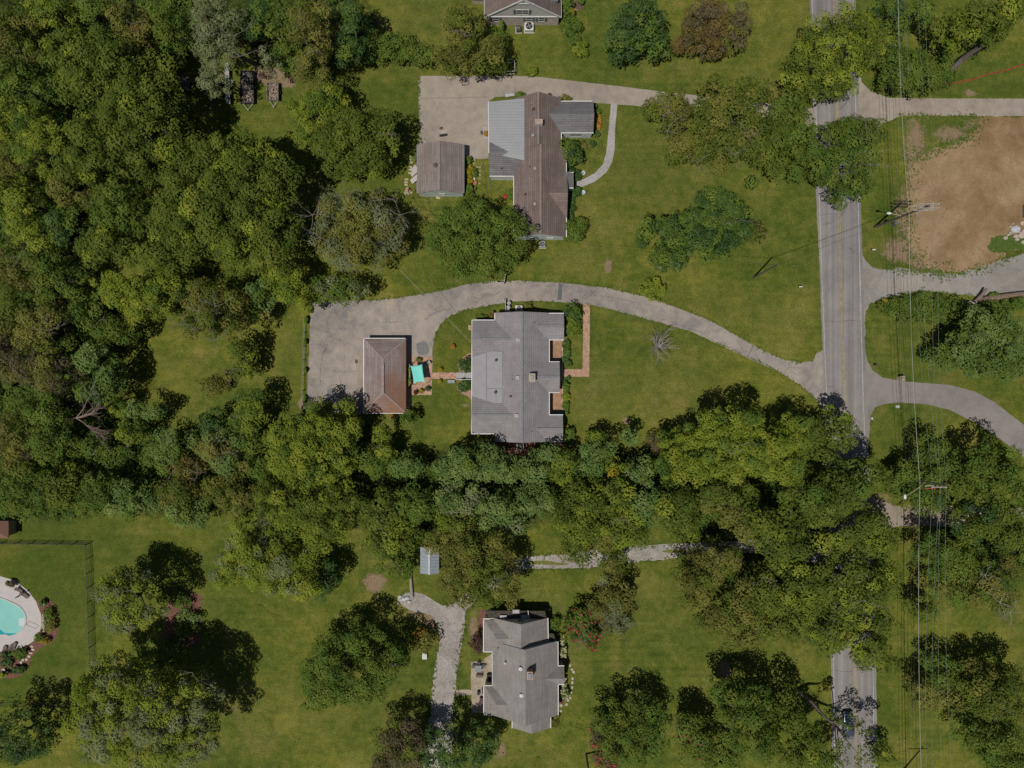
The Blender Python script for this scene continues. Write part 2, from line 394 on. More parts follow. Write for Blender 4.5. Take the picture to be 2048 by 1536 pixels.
def tree(kind, label, ells, h, style, cat='tree', group=None, lobe=1.0, dens=1.0, twigs=0, twig_at=None, bare=0.0, low=.42, tilt=None,
         flowers=None, bark=None, irregular=.13, base=None, size=1.0, trunk=True, gap=.12, fl_part='blossom', mixs=None):
    """ells: crown outline ellipses in photo pixels (px, py, rx, ry)"""
    if mixs is None and h > 4: mixs = {'walnut': ('bright', .14), 'bright': ('green', .18), 'green': ('walnut', .3), 'blue': ('green', .22), 'dark': ('green', .25), 'olive': ('walnut', .35), 'rust': ('olive', .3), 'brown': ('olive', .3)}.get(style)
    SEED[0] += 1; rng = np.random.default_rng(SEED[0]); rr = random.Random(SEED[0])
    lr0, ls, flat, nrm = SP[style]; lr0 *= lobe; ls *= size * 1.05
    if group == 'trees in the wood along the west side':
        ells = [(e[0] - (8 if e[0] < 50 else 0), e[1], e[2] * (1.3 if e[0] < 50 else 1.0), e[3] * (1.15 if e[0] < 50 else 1.02)) + tuple(e[4:]) for e in ells]
    zc = h * (low + .14); cs = []; rs = []; tn = []
    tot = sum(e[2] * e[3] for e in ells); wc = np.zeros(2)
    for e in ells:
        zz = zc + (h - zc) * .45
        cx, cy = WX(e[0], zz), WY(e[1], zz); rx, ry = m2(e[2], zz), m2(e[3], zz)
        hh = h * (e[4] if len(e) > 4 else 1.0); wc += np.array([cx, cy]) * e[2] * e[3] / tot
        lr = min(lr0, min(rx, ry) * .5)
        n = max(5, int(1.65 * rx * ry / lr ** 2)); ph = rng.uniform(0, 6.28, 3)
        i = np.arange(n); r = np.sqrt((i + .5) / n); th = i * 2.39996 + ph[0]
        th = th + rng.normal(size=n) * .12; r = np.clip(r + rng.normal(size=n) * .05, 0, 1.03)
        out = 1 + irregular * (np.sin(3 * th + ph[1]) * .5 + np.sin(5 * th + ph[2]) * .35 + np.sin(9 * th + ph[0]) * .3) + rng.normal(size=n) * irregular * .25
        x = cx + np.cos(th) * r * out * (rx - lr * .5); y = cy + np.sin(th) * r * out * (ry - lr * .5)
        rz = hh - zc * hh / h
        z = zc * hh / h + rz * np.sqrt(np.clip(1 - r ** 2, 0, 1)) * rng.uniform(.72, 1.0, n) - lr * .6
        # big boughs: a low-frequency swell over the crown opens valleys between them
        z += (np.sin(x * .9 + ph[1]) * np.sin(y * .9 + ph[2])) * min(1.3, h * .08) + rng.normal(size=n) * min(.7, h * .05)
        sink = rng.random(n) < gap; z = np.where(sink, z - rng.uniform(1, 3, n) * h / 16, z)
        keep = rng.random(n) > bare
        cs.append(np.stack([x, y, z], 1)[keep]); rs.append((lr * rng.uniform(.65, 1.3, n))[keep])
        tn.append(np.clip(.52 + rng.normal(size=n) * .24, .05, .95)[keep])
        # skirt below, so that the crown has depth seen from the side
        k = max(3, n // 3); th = rng.uniform(0, 6.28, k); q = rng.uniform(.55, .92, k)
        zs = zc * hh / h - rng.uniform(0, 1, k) * (zc - h * low) * .9
        cs.append(np.stack([cx + np.cos(th) * q * (rx - lr * .5), cy + np.sin(th) * q * (ry - lr * .5), zs], 1)); rs.append(lr * rng.uniform(.8, 1.3, k)); tn.append(np.full(k, .4))
    C = np.concatenate(cs); RR = np.concatenate(rs); T = np.concatenate(tn)
    zmin = .25 if h < 4 else h * low * .6
    C[:, 2] = np.maximum(C[:, 2], zmin + RR * .4)
    if base is None: b = Vector((wc[0], wc[1], 0))
    else: b = W(base[0], base[1], 0)
    root = thing(kind, label, cat, b, group)
    per = np.maximum(26, (dens * 12.0 * RR ** 2 / ls ** 2 * .62).astype(int))
    if mixs:   # part of the crown in another foliage colour (a part of its own)
        sel = rng.random(len(C)) < mixs[1]
    else: sel = np.zeros(len(C), bool)
    leaf_mesh('crown' if trunk else 'foliage', [leaf_cloud(C[~sel], RR[~sel], per[~sel], ls, flat, nrm, rng, T[~sel])], LEAF[style], root)
    if sel.any(): leaf_mesh('branch_foliage', [leaf_cloud(C[sel], RR[sel], per[sel], ls, flat, nrm, rng, T[sel])], LEAF[mixs[0]], root)
    if flowers:
        st, num, fr = flowers; k = rng.choice(len(C), size=num * 3, replace=True)
        CF = C[k] + np.array([0, 0, 1]) * RR[k][:, None] * .75 + rng.normal(size=(len(k), 3)) * RR[k][:, None] * np.array([.45, .45, .05]); RF = fr * rng.uniform(.35, .85, len(k))
        leaf_mesh(fl_part, [leaf_cloud(CF, RF, np.full(len(k), 26), .15, .8, .8, rng, rng.uniform(.1, .9, len(k)))], LEAF[st], root)
    tb = MB(); top = Vector((wc[0], wc[1], h * (low + .1)))
    if h >= 3:
        r0 = .022 * h + .05; mid = (b + top) / 2 + Vector((rr.uniform(-.2, .2), rr.uniform(-.2, .2), 0))
        tb.tube([b, b + Vector((0, 0, .3)), mid, top], [r0 * 1.5, r0, r0 * .8, r0 * .55], 8)
        for k in range(min(9, 4 + len(C) // 25)):
            c = C[rr.randrange(len(C))]; tgt = Vector((c[0], c[1], c[2])); s0 = b.lerp(top, rr.uniform(.6, 1.0)); m_ = s0.lerp(tgt, .5) + Vector((0, 0, rr.uniform(-.3, .6)))
            tb.tube([s0, m_, tgt], [r0 * .42, r0 * .26, r0 * .08], 5, False)
    else:
        for k in range(5):
            c = C[rr.randrange(len(C))]; tb.tube([b, b.lerp(Vector(c), .5) + Vector((0, 0, .1)), Vector(c)], [.05, .035, .015], 4, False)
    tb.build('trunk' if h >= 3 else 'stem', bark or BARK, root)
    if twigs:
        pts = twig_at or [(wc[0], wc[1])]
        for q in pts:
            tw = MB()
            if twig_at: zz = h * .93; p = (WX(q[0], zz), WY(q[1], zz), zz)
            else: p = (q[0] + rr.uniform(-2, 2), q[1] + rr.uniform(-2, 2), h * .82)
            twig_set(tw, p, max(2, twigs - 1), (q[2] if len(q) > 2 else 2.2) * .72, rr, 1, .026 + .0012 * h, 2, .5)
            tw.build('bare_branch', TWIG if bark is None else bark, root)
    return root

# =================================================================== GROUND
def sepy(t, p):
    s_ = t.nodes.new('ShaderNodeSeparateXYZ'); t.links.new(p, s_.inputs[0]); return s_.outputs[1]
def ground():
    xs = np.concatenate([[-2500, -900, -350, -180], np.arange(-115, 115.01, .55), [180, 350, 900, 2500]])
    ys = np.concatenate([[-2500, -900, -350, -150], np.arange(-90, 90.01, .55), [150, 350, 900, 2500]])
    X, Y = np.meshgrid(xs, ys); nx, ny = len(xs), len(ys)
    PX = X * S + 1024; PY = -Y * S + 768
    def blobs(L):
        m = np.zeros_like(X)
        for px, py, rx, ry, s in L: m = np.maximum(m, s * np.clip(1.45 - np.hypot((PX - px) / rx, (PY - py) / ry), 0, 1))
        return m
    bare = blobs([(1216, 532, 9, 17, .8), (1450, 1340, 16, 22, .8), (750, 1165, 26, 22, .9), (1000, 1500, 14, 20, .8), (1252, 842, 12, 8, .9), (535, 150, 45, 20, .9), (575, 165, 22, 15, .8),
        (605, 808, 14, 14, .8), (930, 812, 12, 4, .8), (1610, 580, 10, 4, .7), (1580, 640, 8, 5, .5), (1560, 650, 5, 16, .5), (1577, 650, 4, 14, .7), (1600, 700, 10, 5, .4), (1617, 660, 5, 10, .4),
        (760, 45, 16, 6, .7), (775, 60, 10, 6, .5), (1000, 40, 90, 14, .35), (1790, 160, 22, 24, .9), (1940, 186, 16, 9, .8), (1800, 1040, 40, 12, .8), (1775, 895, 6, 5, .6), (1760, 1230, 8, 60, .35),
        (1150, 12, 14, 14, .8), (1500, 125, 10, 3, .5), (930, 1300, 8, 40, .3), (865, 1240, 30, 26, .7), (830, 1230, 30, 16, .6), (900, 1160, 14, 30, .6), (1150, 1300, 20, 40, .25), (1590, 1325, 8, 5, .6),
        (520, 560, 20, 8, .4), (915, 560, 40, 6, .4), (1245, 560, 12, 8, .4), (1540, 380, 15, 8, .4), (1750, 1000, 60, 30, .5), (780, 740, 10, 10, .3), (1725, 1300, 6, 90, .3), (1140, 1390, 16, 70, .3), (948, 1260, 10, 40, .8),
        (1880, 500, 12, 8, .5), (1905, 510, 30, 10, .5), (1830, 300, 26, 80, .75), (1810, 430, 26, 70, .7), (1800, 500, 40, 30, .8), (1850, 520, 40, 26, .9), (1900, 270, 40, 24, .7), (1940, 250, 20, 14, .6), (2030, 505, 34, 26, .0)])
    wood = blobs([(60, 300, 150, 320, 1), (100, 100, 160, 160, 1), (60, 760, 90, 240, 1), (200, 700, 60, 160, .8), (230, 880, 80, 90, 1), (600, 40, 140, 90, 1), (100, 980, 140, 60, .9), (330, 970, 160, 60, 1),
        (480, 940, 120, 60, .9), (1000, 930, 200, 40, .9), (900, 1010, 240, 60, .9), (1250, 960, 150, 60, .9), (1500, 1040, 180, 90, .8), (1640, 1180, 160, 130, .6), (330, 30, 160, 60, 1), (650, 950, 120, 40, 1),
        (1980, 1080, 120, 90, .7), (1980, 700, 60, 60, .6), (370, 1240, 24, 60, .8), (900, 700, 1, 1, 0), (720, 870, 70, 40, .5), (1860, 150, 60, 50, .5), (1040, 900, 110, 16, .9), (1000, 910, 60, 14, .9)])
    lush = blobs([(1000, 800, 1, 1, 0), (1900, 255, 60, 20, .9), (1870, 170, 170, 20, .5), (2020, 180, 60, 20, .8), (1775, 430, 34, 80, .8), (1780, 520, 40, 20, .8), (1850, 505, 14, 8, 1), (1990, 510, 50, 20, 1),
        (780, 300, 60, 140, .5), (720, 190, 70, 50, .5), (900, 690, 45, 60, .55), (870, 800, 60, 40, .3), (90, 1140, 120, 180, .75), (60, 1330, 130, 60, .7), (1290, 300, 60, 90, .25), (820, 1300, 50, 60, .3), (1755, 1400, 30, 120, .5),
        (1300, 1450, 100, 80, .3), (1500, 560, 60, 60, .3), (450, 1180, 50, 100, .35), (1080, 640, 1, 1, 0), (300, 1120, 100, 60, .5), (1920, 780, 120, 60, .4), (1250, 100, 150, 60, .2)])
    dry = blobs([(1300, 380, 120, 90, .6), (1150, 520, 90, 40, .6), (1370, 640, 1, 1, 0), (1400, 620, 180, 40, .55), (1560, 660, 60, 60, .75), (1300, 780, 160, 60, .5), (1180, 830, 60, 60, .6), (340, 760, 60, 60, .4),
        (1450, 60, 150, 100, .35), (860, 60, 120, 60, .5), (1150, 620, 20, 20, .5), (620, 1400, 160, 90, .45), (1330, 1200, 120, 60, .3), (1560, 700, 60, 16, .6), (1000, 1500, 120, 40, .5), (540, 700, 50, 100, .35), (1850, 120, 60, 40, .5), (1840, 150, 60, 50, .5)])
    me = bpy.data.meshes.new('ground'); n = nx * ny
    me.vertices.add(n); me.vertices.foreach_set('co', np.stack([X, Y, np.zeros_like(X)], 2).reshape(-1).astype(np.float32))
    i = (np.arange(ny - 1)[:, None] * nx + np.arange(nx - 1)[None]).ravel(); q = np.stack([i, i + 1, i + nx + 1, i + nx], 1).astype(np.int32)
    me.loops.add(q.size); me.loops.foreach_set('vertex_index', q.ravel()); me.polygons.add(len(q)); me.polygons.foreach_set('loop_start', np.arange(0, q.size, 4, dtype=np.int32))
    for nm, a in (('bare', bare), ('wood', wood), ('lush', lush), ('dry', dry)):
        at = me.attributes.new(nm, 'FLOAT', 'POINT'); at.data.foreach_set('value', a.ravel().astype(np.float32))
    me.update(calc_edges=True); o = bpy.data.objects.new('ground', me); COL.objects.link(o); o['kind'] = 'structure'
    m, t, b = new_mat('lawn'); p = pos(t)
    def A(nm):
        a = t.nodes.new('ShaderNodeAttribute'); a.attribute_name = nm; return a.outputs['Fac']
    g = ramp(t, noise(t, .11, 5, .6, p, .5), [(.36, (.095, .14, .02)), (.47, (.135, .17, .024)), (.57, (.18, .20, .034)), (.68, (.23, .215, .06))])
    g2 = ramp(t, noise(t, .8, 6, .7, p, .4), [(.36, (.085, .125, .016)), (.5, (.14, .175, .024)), (.64, (.22, .225, .05))])
    g = mix(t, .5, g, g2)
    mow = mth(t, 'SINE', mth(t, 'MULTIPLY', mth(t, 'ADD', sepy(t, p), mth(t, 'MULTIPLY', noise(t, .05, 2, .5, p), 1.5)), 5.2))
    plot = ramp(t, noise(t, .035, 3, .5, p, .2), [(.42, (.86, .9, .95)), (.58, (1.1, 1.06, 1.0))])
    g = mix(t, 1.0, g, plot, 'MULTIPLY')
    mf = mth(t, 'MULTIPLY', mow, ramp(t, noise(t, .06, 2, .5, stretch(t, p, (1, 1, 1), 1.0)), [(.45, (0,) * 3), (.6, (.035,) * 3)]))
    g = mix(t, 1.0, g, ramp(t, mth(t, 'ADD', .5, mf), [(.4, (.85,) * 3), (.6, (1.15,) * 3)]), 'MULTIPLY')
    g = mix(t, .8, g, mix(t, 1.0, g, ramp(t, noise(t, .3, 6, .75, p, .5), [(.4, (.72, .8, .8)), (.5, (1, 1, 1)), (.6, (1.3, 1.14, 1.25))]), 'MULTIPLY'))
    lushc = ramp(t, noise(t, 1.2, 5, .7, p), [(.3, (.05, .09, .014)), (.7, (.085, .135, .018))])
    dryc = ramp(t, noise(t, .9, 6, .7, p), [(.3, (.17, .185, .035)), (.7, (.27, .235, .07))])
    g = mix(t, mth(t, 'MULTIPLY', A('lush'), .75), g, lushc)
    df = mth(t, 'MULTIPLY', A('dry'), ramp(t, noise(t, .35, 5, .65, p), [(.35, (0,) * 3), (.65, (1,) * 3)]))
    g = mix(t, mth(t, 'MULTIPLY', df, .75), g, dryc)
    g = mix(t, 1.0, g, ramp(t, noise(t, 4.5, 4, .75, p), [(.34, (.6,) * 3), (.66, (1.42,) * 3)]), 'MULTIPLY')
    g = mix(t, 1.0, g, ramp(t, noise(t, 1.0, 2, .5, stretch(t, p, (.05, 1.1, 1))), [(.35, (.96,) * 3), (.65, (1.04,) * 3)]), 'MULTIPLY')
    clv = ramp(t, noise(t, 2.2, 6, .8, p, .2), [(.66, (0,) * 3), (.74, (.7,) * 3)])
    g = mix(t, clv, g, (.26, .24, .07))
    nb = noise(t, 1.3, 7, .75, p, .4)
    bf = ramp(t, mth(t, 'ADD', A('bare'), mth(t, 'MULTIPLY', mth(t, 'SUBTRACT', nb, .5), 1.7)), [(.38, (0,) * 3), (.75, (1,) * 3)])
    soil = ramp(t, noise(t, 3, 5, .7, p), [(.3, (.25, .17, .10)), (.7, (.40, .30, .19))])
    g = mix(t, bf, g, soil)
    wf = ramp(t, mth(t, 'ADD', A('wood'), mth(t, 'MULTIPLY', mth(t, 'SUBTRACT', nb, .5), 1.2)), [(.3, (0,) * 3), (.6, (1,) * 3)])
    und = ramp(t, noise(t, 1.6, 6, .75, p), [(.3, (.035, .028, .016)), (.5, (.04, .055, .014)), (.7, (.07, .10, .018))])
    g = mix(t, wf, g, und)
    g = mix(t, 1.0, g, (.86, .83, .9), 'MULTIPLY')
    t.links.new(g, b.inputs['Base Color']); b.inputs['Roughness'].default_value = .95; b.inputs['Specular IOR Level'].default_value = .1
    bump(t, b, noise(t, 6, 5, .8, p), .9, .10)
    me.materials.append(m)
ground()

ASPH = paved('worn pale asphalt', (.20, .187, .18), (.32, .282, .25), (.43, .37, .31), .11, 8, .09, .28)
CONC = paved('old concrete drive', (.26, .225, .19), (.345, .295, .245), (.40, .35, .29), .0, 8, .12, .16)
ROADM = paved('road asphalt', (.20, .19, .188), (.255, .24, .23), (.29, .27, .25), .07, 9, .05, .2, .17)
GRAV = paved('gravel', (.25, .225, .20), (.34, .31, .28), (.44, .41, .38), 0, 5, .25, .42)
GRAVB = paved('bluish gravel', (.24, .215, .19), (.30, .285, .27), (.38, .335, .275), 0, 6, .08, .25)
FLAG = paved('pale flagstone', (.30, .29, .275), (.38, .365, .35), (.45, .43, .41), .8, 4, .3, .2)
STONE = paved('tan patio stone', (.28, .23, .17), (.38, .32, .24), (.46, .40, .31), .9, 4, .5, .25)
DIRT = paved('bare tan dirt', (.20, .125, .06), (.30, .20, .11), (.38, .275, .165), 0, 4, .05, .22)
BRWALK = bricks('patio brick', (.42, .20, .13), (.55, .36, .26), (.36, .27, .20), .42, .2)
BRSTRAIGHT = bricks('walk brick', (.40, .22, .14), (.50, .32, .21), (.34, .24, .17), .2, .42, 0)
MULCH = plain((.17, .085, .06), .95, 0, .4, 3)
YEL = plain((.36, .26, .11), .8, 0, .3, 1.2); WLINE = plain((.4, .385, .37), .8, 0, .3, 1.0)

# --- the road and its markings
def lerp_px(tab, y):
    for (y0, x0), (y1, x1) in zip(tab, tab[1:]):
        if y <= y1: return x0 + (x1 - x0) * (y - y0) / (y1 - y0)
    (y0, x0), (y1, x1) = tab[-2:]; return x0 + (x1 - x0) * (y - y0) / (y1 - y0)
LE = [(-500, 1603), (0, 1619), (380, 1632), (560, 1640), (780, 1648), (1320, 1662), (2100, 1672)]
RE = [(-500, 1697), (0, 1711), (380, 1721), (560, 1726), (780, 1733), (1000, 1741), (1320, 1752), (2100, 1763)]
CE = [(-500, 1650), (0, 1666), (200, 1672), (500, 1678), (780, 1686), (1340, 1708), (1450, 1710), (2100, 1718)]
LW = [(-500, 1609), (0, 1623), (380, 1637), (560, 1643), (780, 1652), (1320, 1666), (2100, 1677)]
RW = [(-500, 1690), (0, 1705), (430, 1716), (780, 1725), (905, 1730), (1320, 1745), (2100, 1755)]
YS = list(range(-500, 2101, 40))
def strip(tab, off, wd): return [(lerp_px(tab, y) + off, y) for y in YS] + [(lerp_px(tab, y) + off + wd, y) for y in YS[::-1]]
road = sheet('road', [(lerp_px(LE, y), y) for y in YS] + [(lerp_px(RE, y), y) for y in YS[::-1]], .024, ROADM, .5, seed=3)
sheet('road_edge_line', strip(LW, 0, 1.6), .029, WLINE, .12, step=9)
sheet('road_edge_line', strip(RW, 0, 1.6), .029, WLINE, .12, step=9, seed=5)
sheet('road_centre_line', strip(CE, -.3, 1.3), .029, YEL, .08, step=9, seed=6)
sheet('road_centre_line', strip(CE, 2.5, 1.3), .029, YEL, .08, step=9, seed=7)
TYRE = paved('tyre worn asphalt', (.17, .16, .16), (.205, .195, .19), (.245, .23, .22), 0, 9, .12, .2)
for i, (tb, o_, wd) in enumerate(((LW, 11, 5), (LW, 29, 6), (CE, 11, 4), (CE, 27, 4))):
    # long soft wear: a darker sheet only where wheels run
    pass

# --- driveways, walks, patios
sheet('driveway', [(622, 604), (740, 601), (790, 597), (850, 588), (900, 578), (930, 569), (980, 563), (1040, 561), (1120, 565), (1210, 575), (1285, 592), (1345, 612), (1420, 641), (1480, 675), (1530, 703), (1570, 720), (1604, 725), (1625, 722),
    (1632, 708), (1645, 700), (1652, 700), (1656, 822), (1646, 820), (1632, 797), (1600, 770), (1560, 745), (1500, 718), (1440, 690), (1380, 662), (1330, 648), (1280, 635), (1220, 618), (1180, 609), (1120, 604), (1060, 602), (1030, 603), (985, 610), (930, 620), (900, 632), (880, 648),
    (871, 668), (866, 692), (865, 714), (824, 714), (824, 730), (780, 730), (760, 824), (700, 830), (613, 822), (615, 760), (618, 700)], .016, ASPH, .7, seed=11)
CRACK = plain((.05, .048, .045), .9)
def crack(pts, wpx=.7, parent=None, z=.0205, seed=1):
    rr = random.Random(seed); q = smooth_outline(pts, 3.0, False); a = []; b = []
    for i, p in enumerate(q):
        j = rr.uniform(-1, 1); k = wpx * rr.uniform(.25, 1) * .5; a.append((p[0] + j, p[1] + j - k)); b.append((p[0] + j + k, p[1] + j + k))
    o_ = MB().poly([(WX(x), WY(y)) for x, y in a + b[::-1]], z - .01, z); return o_.build('crack', CRACK, parent)
for i, c in enumerate(([(649, 672), (654, 690), (645, 710), (641, 740), (640, 760)], [(1322, 638), (1345, 644), (1370, 655), (1400, 664), (1430, 684), (1460, 696), (1490, 718)], [(640, 760), (646, 800)], [(765, 645), (785, 644), (805, 643)])):
    tag(crack(c, 1.0, seed=i), kind='structure')
for i, (c_, w_) in enumerate((([(1655, 470), (1658, 500), (1653, 540), (1657, 580)], .8), ([(1700, 600), (1703, 640), (1699, 690), (1704, 740)], .7), ([(1645, 640), (1670, 643), (1700, 641), (1724, 644)], .7), ([(1660, 1340), (1690, 1343), (1720, 1341), (1750, 1344)], .8), ([(1690, 690), (1693, 720), (1689, 760)], .6), ([(1640, 430), (1665, 428), (1690, 431)], .6))): tag(crack(c_, w_, z=.0285, seed=20 + i), kind='structure')
for i, c_ in enumerate(([(618, 690), (630, 688), (645, 691)], [(690, 690), (688, 720), (692, 745)], [(665, 742), (690, 744), (715, 741)], [(850, 640), (870, 625), (900, 618)], [(1180, 590), (1230, 596), (1280, 606)], [(640, 800), (650, 780), (668, 770), (690, 772)], [(770, 612), (772, 640), (768, 660)], [(1560, 722), (1580, 742), (1600, 752)])): tag(crack(c_, .8, seed=40 + i), kind='structure')
sheet('tar_patch', [(655, 780), (668, 776), (672, 792), (659, 796)], .0195, plain((.19, .185, .185), .9), .5, curve=True); sheet('tar_patch', [(833, 688), (852, 684), (858, 706), (838, 710)], .0195, plain((.2, .195, .195), .9), .7, curve=True)
sheet('tar_patch', [(1117, 568), (1125, 568), (1123, 600), (1115, 600)], .020, plain((.13, .135, .145), .9), .3)
sheet('driveway_apron', [(726, 697), (720, 700), (716, 750), (706, 822), (728, 824), (729, 690)], .021, CONC, .3)
sheet('paved_drive', [(837, 152), (1000, 152), (1060, 152), (1130, 160), (1235, 172), (1323, 183), (1500, 203), (1600, 214), (1626, 216), (1628, 262), (1600, 240), (1500, 232), (1400, 222), (1290, 213), (1180, 205), (1165, 205), (1100, 194), (1040, 191), (990, 194), (976, 203), (977, 318), (928, 317), (928, 300), (838, 300)], .016, CONC, .4, seed=12)
for a in (([(838, 197.2), (977, 194)], .8), ([(1029, 153), (1031, 191)], .8)): tag(crack(a[0], a[1]), kind='structure')
sheet('front_walk', [(1222, 207), (1235, 208), (1230, 260), (1229, 300), (1224, 325), (1212, 345), (1192, 362), (1165, 374), (1152, 371), (1150, 364), (1168, 358), (1190, 346), (1206, 328), (1212, 308), (1216, 270)], .022, FLAG, .2, curve=False)
sheet('brick_walk', [(1167, 608), (1180, 609), (1178.5, 753.5), (1124, 753.5), (1124, 738.5), (1165, 738.5)], .022, BRSTRAIGHT, .1)
sheet('brick_patio', [(811, 702), (824, 702), (824, 714), (865, 714), (864, 745), (912, 745), (912, 758), (864, 758), (864, 790), (823, 790), (823, 803), (820, 822), (809, 824)], .024, BRWALK, .25)
sheet('gravel_drive', [(1660, 1100), (1530, 1080), (1440, 1086), (1360, 1087), (1260, 1093), (1190, 1100), (1120, 1109), (1060, 1113), (1030, 1124), (1000, 1145), (960, 1170), (920, 1195), (890, 1212), (850, 1190), (820, 1185), (795, 1200), (820, 1220), (850, 1226), (868, 1238), (880, 1280), (872, 1320), (866, 1360), (862, 1420), (852, 1480), (845, 1700),
    (905, 1700), (905, 1480), (908, 1410), (914, 1350), (922, 1300), (930, 1250), (931, 1225), (960, 1195), (1000, 1170), (1030, 1148), (1060, 1138), (1110, 1137), (1185, 1135), (1225, 1127), (1260, 1125), (1350, 1116), (1420, 1108), (1530, 1106), (1660, 1130)], .014, GRAV, 1.3, curve=True, seed=14)
GR = ramp  # (grass strip between the wheel tracks)
sheet('gravel_lane', [(1718, 130), (1722, 163), (1742, 183), (1775, 195), (1850, 197), (2048, 197), (2500, 196), (2500, 232), (2048, 232), (1950, 232), (1850, 230), (1805, 231), (1770, 245), (1728, 300), (1715, 300)], .016, CONC, .9, seed=15)
sheet('gravel_lane', [(1722, 500), (1730, 520), (1745, 535), (1765, 540), (1800, 535), (1845, 545), (1915, 548), (1960, 534), (2010, 518), (2060, 505), (2500, 470), (2500, 590), (2048, 592), (1950, 592), (1840, 580), (1800, 590), (1765, 597), (1740, 607), (1731, 622), (1729, 680), (1722, 680)], .016, GRAVB, 1.1, seed=16)
sheet('curved_drive', [(1728, 690), (1735, 722), (1745, 740), (1765, 755), (1800, 762), (1850, 766), (1900, 770), (1950, 783), (1990, 805), (2048, 850), (2150, 950), (2250, 1100), (2210, 1120), (2120, 990), (2048, 915), (2000, 878), (1950, 845), (1900, 820), (1850, 808), (1800, 805), (1770, 807), (1750, 815), (1741, 832), (1737, 880), (1730, 880)], .016, paved('drive asphalt', (.20, .18, .175), (.255, .23, .215), (.30, .27, .245), 0, 9, .08, .15), .5, seed=17)
sheet('side_drive', [(1736, 990), (1790, 1012), (1860, 1011), (1950, 1015), (2300, 1020), (2300, 1060), (1950, 1056), (1860, 1052), (1800, 1052), (1760, 1062), (1742, 1080)], .016, paved('beige drive', (.25, .21, .165), (.32, .27, .21), (.38, .32, .25), 0, 8, .15, .18), .8, seed=18)
sheet('dirt_lot', [(1950, 236), (2048, 234), (2600, 232), (2600, 470), (2048, 498), (2012, 508), (1985, 528), (1955, 540), (1915, 546), (1870, 540), (1840, 522), (1826, 500), (1815, 480), (1812, 440), (1816, 400), (1808, 360), (1822, 335), (1838, 318), (1862, 300), (1885, 296), (1905, 285), (1930, 280), (1946, 264), (1955, 250)], .012, DIRT, 3.2, curve=True, seed=19, step=2.0)
RUT = plain((.27, .17, .085), .95, 0, .2, 3)
def rut(pts, wpx, seed=1):
    q = smooth_outline(pts, 4, False); rr = random.Random(seed); a = []; b = []
    for i, p in enumerate(q):
        p2 = q[min(i + 1, len(q) - 1)]; p1 = q[max(i - 1, 0)]; dx, dy = p2[0] - p1[0], p2[1] - p1[1]; L = math.hypot(dx, dy) or 1; k = wpx * .5 * rr.uniform(.5, 1.1)
        a.append((p[0] - dy / L * k, p[1] + dx / L * k)); b.append((p[0] + dy / L * k, p[1] - dx / L * k))
    tag(MB().poly([(WX(x), WY(y)) for x, y in a + b[::-1]], .0, .015).build('wheel_rut', RUT), kind='structure')
for i, r_ in enumerate(([(1898, 470), (1880, 500), (1850, 525), (1822, 538)], [(1892, 462), (1872, 492), (1845, 515), (1820, 524)], [(1905, 455), (1930, 490), (1950, 510)], [(1900, 475), (1922, 505), (1945, 525)], [(1990, 265), (1960, 320), (1938, 370)], [(2005, 262), (1976, 320), (1950, 372)], [(1930, 440), (1960, 480), (1990, 500)], [(1915, 440), (1945, 485), (1975, 512)], [(1850, 340), (1890, 400), (1950, 420), (2040, 410)], [(1846, 352), (1886, 412), (1946, 432), (2040, 424)], [(1960, 250), (2000, 300), (2046, 330)], [(1840, 470), (1880, 440), (1900, 400)])): rut(r_, 1.3, i)
sheet('dirt_strip', [(2030, 500), (1990, 505), (1975, 492), (1985, 474), (2020, 470), (2060, 480), (2100, 500)], .016, plain((.075, .12, .02), .95, 0, .4, 2), 2.5, curve=True, seed=21)
sheet('stone_patio', [(942, 1323), (968, 1323), (968, 1317), (985, 1306), (990, 1306), (990, 1372), (972, 1372), (972, 1425), (943, 1425), (943, 1390), (912, 1390), (912, 1379), (942, 1379)], .05, STONE, .25, seed=22)
# grass that has crept into the wheel-track drive
for i, g_ in enumerate(([(1040, 1128), (1065, 1122), (1090, 1121), (1110, 1124), (1140, 1128), (1110, 1130), (1070, 1129)], [(1325, 1103), (1350, 1099), (1395, 1100), (1395, 1106), (1345, 1106)])):
    sheet('grass_strip', g_, .020, plain((.15, .16, .04), .95, 0, .4, 3), .9, curve=True, seed=30 + i)
# pool garden
DECK = plain((.52, .48, .46), .8, 0, .06, .8)
sheet('pool_deck', [(-400, 1180), (-300, 1140), (-150, 1130), (-60, 1140), (0, 1152), (30, 1161), (55, 1180), (72, 1202), (82, 1228), (83, 1250), (78, 1270), (66, 1283), (52, 1292), (30, 1300), (0, 1303), (-100, 1310), (-400, 1300)], .03, DECK, 0, curve=False)
sheet('mulch_bed', [(72, 1203), (85, 1197), (98, 1198), (108, 1206), (115, 1222), (118, 1245), (117, 1265), (110, 1280), (98, 1288), (82, 1293), (66, 1312), (56, 1335), (44, 1350), (28, 1357), (-40, 1357), (-60, 1300), (0, 1303), (30, 1300), (52, 1292), (66, 1283), (78, 1270), (83, 1250), (82, 1228)], .02, MULCH, .5)
PB = [(-260, 1200), (-120, 1190), (-40, 1192), (0, 1196), (22, 1204), (40, 1214), (50, 1228), (52, 1242), (46, 1256), (36, 1267), (18, 1272), (0, 1270), (-120, 1285), (-260, 1270)]
o_ = smooth_outline(PB, 3)
WAT = plain((.22, .55, .50), .3, 0, .08, .3, .3); _t = WAT.node_tree; _p = pos(_t); bump(_t, _t.nodes['Principled BSDF'], noise(_t, 2.2, 4, .6, _p, 1.5), .15, .03)
tag(MB().poly([(WX(x), WY(y)) for x, y in o_], .02, .034).build('pool_water', WAT), kind='structure')
